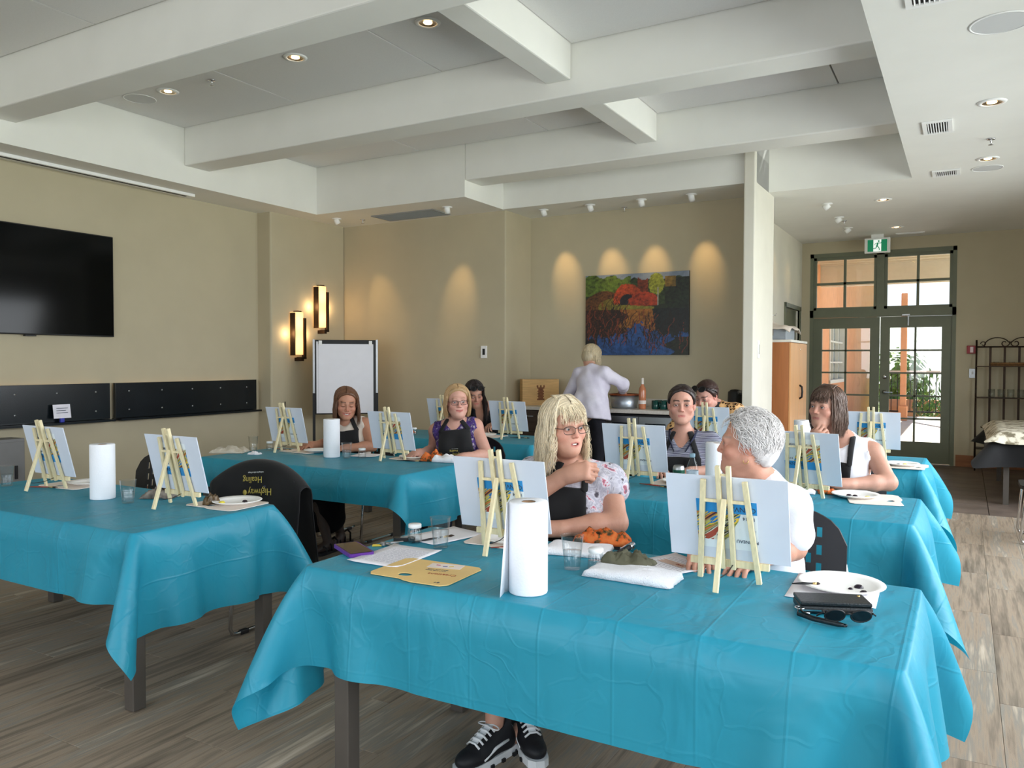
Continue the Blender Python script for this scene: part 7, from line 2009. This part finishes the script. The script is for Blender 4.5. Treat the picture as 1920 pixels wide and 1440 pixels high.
# ---------------------------------------------------------------- 3 brown-haired smiling woman
rg = random.Random(13)
s3 = dict(loc=(-4.37, 5.02), rz=PI, label='smiling woman with wavy brown hair in front of the flip chart', head=(-4.345, 4.90, 1.108), yaw=.80, pitch=.18, roll=-.06, hs=1.05, w=1.0, chest=(.01, .05, .83), tyaw=.45,
  skin=(180, 129, 104), blush=(186, 96, 78), brow=(84, 58, 44), open=0., smile=1.2, mw=.030, mopen=.009, teeth=1, res=.0036,
  right=dict(el=(-4.60, 4.96, .76), wr=(-4.55, 4.70, .775), curl=.4), left=dict(el=(-4.12, 4.95, .77), wr=(-4.16, 4.70, .775), curl=.4), ankle={-1: (-.10, .28, .08), 1: (-.19, .52, .08)}, knee={-1: (-.10, .42, .53), 1: (.04, .44, .53)}, sole=(74, 60, 54))
build_person(s3); T = s3['_T']
garment(s3, 'sleeveless_top', F_beige, ('torso',), .009, subs=[(T(-.205, 0, .16), T(-.205, .0, -.04), .074, .070), (T(.205, 0, .16), T(.205, .0, -.04), .074, .070), (T(0, .03, .19), T(0, .10, .15), .065, .05)], cuts=[(v3(0, 0, .50), (0, 0, -1))], res=.011)
apron(s3, top=.075, half=.115, grow=.017, res=.011)
garment(s3, 'black_skirt', F_black, ('leg',), .026, res=.016, wr=(.004, 18), extra=[(v3(-.10, .42, .50), v3(-.10, .40, .24), .085, .10), (v3(.04, .42, .50), v3(.0, .44, .24), .085, .10)])
st = curtain(s3, rg, 700, -.175, .022, 62, wave=.012, wf=60, inward=-.004, part=.012, jitter=.02)+sweep(s3, rg, 500, -.165, .022, .012, .066, wave=.012, jitter=.02)
hair_mesh(s3, st, hair_cap(s3, .012, [((0, -.05, -.03), (.072, .065, .09))], nape=-.12), rad=.0028, color=(112, 76, 52), var=.3)
for ax, ay, ang, lab in ((-4.165, 4.52, PI+.1, 'black strappy sandal under the middle left table, nearer one'), (-4.265, 4.78, PI+.1, 'black strappy sandal under the middle left table, farther one')):
    t = thing('sandal', lab, 'shoe', (ax, ay, 0), ang, 'pair of black sandals')
    obj('sole', B().prism([(x, y) for x, y in ((.036, .10), (.03, .15), (0, .165), (-.03, .15), (-.036, .10), (-.03, -.08), (0, -.095), (.03, -.08))][::-1], .001, .022), M_sn, t)
    for k, (y, h) in enumerate(((.10, .055), (.04, .075), (-.03, .105))): obj('strap', B().tube([(-.036, y, .02), (-.032, y-.005, h*.8), (0, y-.01, h), (.032, y-.005, h*.8), (.036, y, .02)], .009, 6, flat=.35), M_sn, t)

# ---------------------------------------------------------------- 4 woman with the blond bob
rg = random.Random(14)
s4 = dict(loc=(-3.27, 4.98), rz=PI, label='older woman with a blond bob, glasses and black apron', head=(-3.240, 4.86, 1.155), yaw=.72, pitch=.0, roll=.04, hs=1.0, w=1.0, chest=(.02, .05, .865), tyaw=.45,
  skin=(199, 151, 134), blush=(210, 122, 108), brow=(150, 116, 92), brow_w=.4, open=.0036, mopen=.004, mw=.026, smile=.8, dchin=1, res=.0034, iris=(64, 72, 78), iris_n='grey',
  right=dict(el=(-3.515, 4.94, .765), wr=(-3.48, 4.70, .775), curl=.4), left=dict(el=(-3.02, 4.92, .77), wr=(-3.06, 4.69, .775), curl=.4))
build_person(s4); T = s4['_T']
garment(s4, 'purple_blouse', F_purple, ('torso',), .009, subs=[(T(-.222, 0, .16), T(-.222, .0, -.06), .070, .070), (T(.222, 0, .16), T(.222, .0, -.06), .070, .070), (T(0, .03, .20), T(0, .14, .13), .072, .060)], cuts=[(v3(0, 0, .50), (0, 0, -1))], res=.011)
ap4 = apron(s4, top=.095, half=.125, grow=.018, res=.011); lower(s4, F_jean)
lg = T(.0, .158, -.062); apron_logo(s4['_root'], tuple(lg), (PI/2-.10, PI, PI+.45), .55)
st = curtain(s4, rg, 700, -.108, .024, 62, wave=.002, inward=.010, part=.0, jitter=.006)+sweep(s4, rg, 500, -.10, .024, .0, .066, wave=.002, jitter=.006)
hair_mesh(s4, st, hair_cap(s4, .014, [((0, -.05, -.02), (.074, .065, .08))], nape=-.10), rad=.0028, color=(190, 156, 112), var=.18)
eyeglasses(s4, 'thin metal glasses worn by the woman with the blond bob', (110, 92, 84), .025, .0155)

# ---------------------------------------------------------------- 5 dark-haired woman in the striped shirt
rg = random.Random(15)
s5 = dict(loc=(-1.56, 5.0), rz=PI, label='woman with dark pulled-back hair in a striped shirt looking at the camera', head=(-1.560, 4.90, 1.178), yaw=.30, pitch=-.02, hs=1.04, w=1.10, chest=(0, .04, .845), tyaw=.1,
  skin=(193, 144, 125), blush=(202, 112, 100), brow=(54, 40, 36), brow_w=.85, open=.0046, iris=(74, 52, 40), lip=(176, 92, 88), mw=.021, res=.0030,
  right=dict(el=(-1.83, 4.93, .775), wr=(-1.64, 4.68, .785), curl=.6), left=dict(el=(-1.29, 4.93, .775), wr=(-1.42, 4.70, .785), curl=.5))
build_person(s5); T = s5['_T']
garment(s5, 'striped_shirt', F_navy, ('torso',), .012, sleeve={'uarm1': (.80, .022), 'uarm-1': (.80, .022)}, subs=[(T(0, .05, .20), T(0, .17, .055), .075, .020), (T(0, .0, .22), T(0, .08, .16), .068, .06)], cuts=[(v3(0, 0, .50), (0, 0, -1))], res=.010)
apron(s5, top=.030, half=.135, grow=.021, res=.010); lower(s5, F_pants)
for s_ in (-1, 1): obj('collar', B().tube([T(s_*.060, -.055, .165), T(s_*.088, .0, .160), T(s_*.075, .075, .125), T(s_*.035, .128, .060)], [.016, .020, .018, .006], 8, flat=.3), mat('navy_collar', (30, 34, 60), rough=.8), s5['_root'])
def sleek(rg, n, vol=.010, line_z=.083):
    out = []
    for i in range(n):
        u = rg.uniform(-1, 1); ph = u*1.75; pts = []
        for k in range(10):
            f = k/9; a = math.radians(14+60*abs(math.sin(ph))+(0)); 
            # from the hairline over the side of the head to the nape
            th = ph*(1-f)+math.copysign(PI*.98, ph)*f; el = (1.02 if abs(ph) < .7 else 1.02-.75*(abs(ph)-.7))*(1-f)+(-.42)*f
            pts.append([(.074+vol)*math.cos(el)*math.sin(th), -.015+(.094+vol)*math.cos(el)*math.cos(th), .032+(.085+vol)*math.sin(el)+rg.gauss(0, .0008)])
        out.append(pts)
    return out
hair_mesh(s5, sleek(rg, 700, .012), hair_cap(s5, .0115, [((0, -.10, -.05), (.035, .035, .045))], line=((.070, .094), (-.012, -.03)), nape=-.085), rad=.0020, color=(46, 32, 28), var=.2, flat=.4)

# ---------------------------------------------------------------- 6 woman resting her chin on her hand
rg = random.Random(16)
s6 = dict(loc=(-.63, 5.0), rz=PI, label='woman with straight brown hair and fringe resting her chin on her hand', head=(-.690, 4.855, 1.192), yaw=-.48, pitch=-.04, roll=-.06, hs=1.0, w=1.06, chest=(-.02, .07, .87), tyaw=-.12,
  skin=(189, 142, 122), blush=(196, 108, 94), brow=(84, 66, 56), brow_w=.5, open=.0037, iris=(64, 72, 78), iris_n='grey', mw=.022, smile=.1, res=.0030, lip=(170, 98, 92),
  right=dict(el=(-.80, 4.66, .785), wr=(-.735, 4.735, .975), d=(.35, -.05, .9), n=(.25, .9, -.1), curl=.95, fine=1, side=1, thumb=.35), left=dict(el=(-.355, 4.80, .79), wr=(-.565, 4.64, .785), d=(-1, -.3, 0), n=(0, 0, -1), curl=.3))
build_person(s6); T = s6['_T']
garment(s6, 'sleeveless_blouse', F_white, ('torso',), .011, subs=[(T(-.205, 0, .16), T(-.205, .0, -.04), .074, .070), (T(.205, 0, .16), T(.205, .0, -.04), .074, .070), (T(0, .03, .20), T(0, .14, .13), .062, .045)], cuts=[(v3(0, 0, .50), (0, 0, -1))], res=.010, wr=(.004, 34))
apron(s6, top=.045, half=.105, grow=.019, off=.02, res=.010); lower(s6, F_pants)
st = sweep(s6, rg, 300, -.14, .020, .0, .05, jitter=.014)+curtain(s6, rg, 800, -.150, .020, 52, wave=.003, inward=.002, part=.0, jitter=.014)+bangs(rg, 180, .032, .060, vol=.028)
hair_mesh(s6, st, hair_cap(s6, .012, [((0, -.05, -.03), (.072, .065, .09))], nape=-.12), rad=.0034, color=(92, 70, 58), var=.25)

# ---------------------------------------------------------------- 7 woman with long black hair, looking down
rg = random.Random(17)
s7 = dict(loc=(-4.30, 6.97), rz=PI, label='woman with long black hair and sunglasses on her head looking down', head=(-4.325, 6.80, 1.125), yaw=.80, pitch=.42, roll=.08, hs=1.08, w=1.2, chest=(-.03, .08, .865), tyaw=.4,
  skin=(180, 131, 109), blush=(186, 98, 84), brow=(40, 28, 24), open=.0028, gazez=-.3, mw=.021, res=.0042,
  left=dict(el=(-3.93, 6.86, .865), wr=(-3.97, 6.64, .84), d=(-.35, -.9, -.1), n=(0, 0, -1), curl=.7, fine=1), right=dict(el=(-4.56, 6.85, .80), wr=(-4.42, 6.65, .785), curl=.4))
build_person(s7); T = s7['_T']
garment(s7, 'tank_top', F_black, ('torso',), .010, subs=[(T(0, .04, .20), T(0, .17, .06), .088, .066), (T(-.19, 0, .10), T(-.20, .02, .0), .06, .05), (T(.19, 0, .10), T(.20, .02, .0), .06, .05)], cuts=[(v3(0, 0, .50), (0, 0, -1))], res=.012); lower(s7, F_pants)
st = sweep(s7, rg, 350, -.28, .018, .0, .066, wave=.008, jitter=.03)+curtain(s7, rg, 560, -.30, .018, 52, wave=.010, wf=46, inward=-.002, part=.0, jitter=.03)
gv = s7['_HR'].T@v3(0, 0, -1)
for i in range(150):
    a = rg.uniform(0, 6.3); r_ = rg.uniform(0, .026); ph = rg.uniform(0, 6.3); p0 = v3(-.076, -.01+rg.uniform(-.03, .03), .03); L_ = rg.uniform(.26, .36)
    st.append([list(p0+gv*L_*f+v3(-.012*math.sin(f*PI)+r_*math.cos(a)*min(1, f*3), .19*f*(1-.25*f)+r_*math.sin(a)*min(1, f*3)+.006*math.sin(f*9+ph), 0)) for f in [k/11 for k in range(12)]])
hair_mesh(s7, st, hair_cap(s7, .011, [((0, -.05, -.04), (.072, .065, .10))], nape=-.13), rad=.0032, color=(34, 22, 20), var=.25)
head_sunglasses(s7, 'dark sunglasses pushed up on the long black hair')

# ---------------------------------------------------------------- 8 woman in leopard print
rg = random.Random(18)
s8 = dict(loc=(-1.90, 6.97), rz=PI, label='woman in a leopard print shirt with sunglasses on her dark hair', head=(-1.945, 6.80, 1.155), yaw=-.30, pitch=.36, roll=-.05, hs=1.08, w=1.30, fw=1.10, dchin=1, chest=(.0, .06, .94), tyaw=-.2,
  skin=(195, 144, 127), blush=(206, 106, 96), brow=(70, 46, 38), open=.0030, gazez=-.3, smile=.4, mw=.023, res=.0042,
  right=dict(el=(-2.26, 6.85, .80), wr=(-2.05, 6.62, .785), curl=.4), left=dict(el=(-1.60, 6.85, .82), wr=(-1.72, 6.62, .785), curl=.4))
build_person(s8); T = s8['_T']
garment(s8, 'leopard_shirt', F_leo, ('torso',), .013, sleeve={'uarm1': (.85, .022), 'uarm-1': (.85, .022)}, subs=[(T(0, .03, .21), T(0, .15, .10), .080, .05)], cuts=[(v3(0, 0, .50), (0, 0, -1))], res=.012)
apron(s8, top=.03, half=.13, grow=.021, res=.012); lower(s8, F_pants)
hair_mesh(s8, sleek(rg, 600, .015), hair_cap(s8, .0145, [((0, -.10, -.03), (.04, .04, .05))], line=((.070, .094), (-.012, -.03)), nape=-.08), rad=.0022, color=(58, 36, 30), var=.2, flat=.4)
head_sunglasses(s8, 'large black sunglasses on the head of the woman in leopard print')

# ---------------------------------------------------------------- 9 woman standing at the counter, seen from behind
rg = random.Random(19)
s9 = dict(loc=(-3.52, 7.86), rz=-.15, stand=True, label='woman in a pale lilac shirt standing at the counter with her back turned', head=(-3.575, 8.02, 1.505), yaw=-.15, pitch=.55, hs=1.05, w=1.10, chest=(-.01, .05, 1.235), tyaw=0,
  skin=(197, 151, 132), open=.004, res=.006,
  right=dict(el=(-3.20, 8.02, 1.21), wr=(-3.315, 8.28, 1.13), d=(-.15, .8, -.4), n=(-.2, -.2, -1), curl=.6, fine=0), left=dict(el=(-3.85, 8.0, 1.06), wr=(-3.62, 8.22, 1.06), curl=.5))
build_person(s9); T = s9['_T']
garment(s9, 'linen_shirt', F_lilac, ('torso', 'uarm-1', 'uarm1', 'farm-1', 'farm1'), .016, extra=[(v3(-.06, 0, .98), v3(-.07, -.01, .84), .14, .155), (v3(.06, 0, .98), v3(.07, -.01, .84), .14, .155)], subs=[(T(0, .03, .22), T(0, .12, .14), .066, .05)], cuts=[(v3(0, 0, .83), (0, -.15, -1))], res=.012, wr=(.004, 24))
garment(s9, 'trousers', F_pants, ('leg', 'shin'), .014, res=.014, wr=(.003, 20), cuts=[(v3(0, 0, .10), (0, 0, -1))])
garment(s9, 'shoes', F_black, ('foot',), .008, res=.01, wr=None, cuts=[(v3(0, 0, .004), (0, 0, -1))])
st = curtain(s9, rg, 900, -.085, .024, 60, wave=.003, inward=.010, jitter=.012)
hair_mesh(s9, st, hair_cap(s9, .014, [((0, -.05, -.02), (.074, .065, .08))], nape=-.10), rad=.0027, color=(206, 190, 158), var=.2)
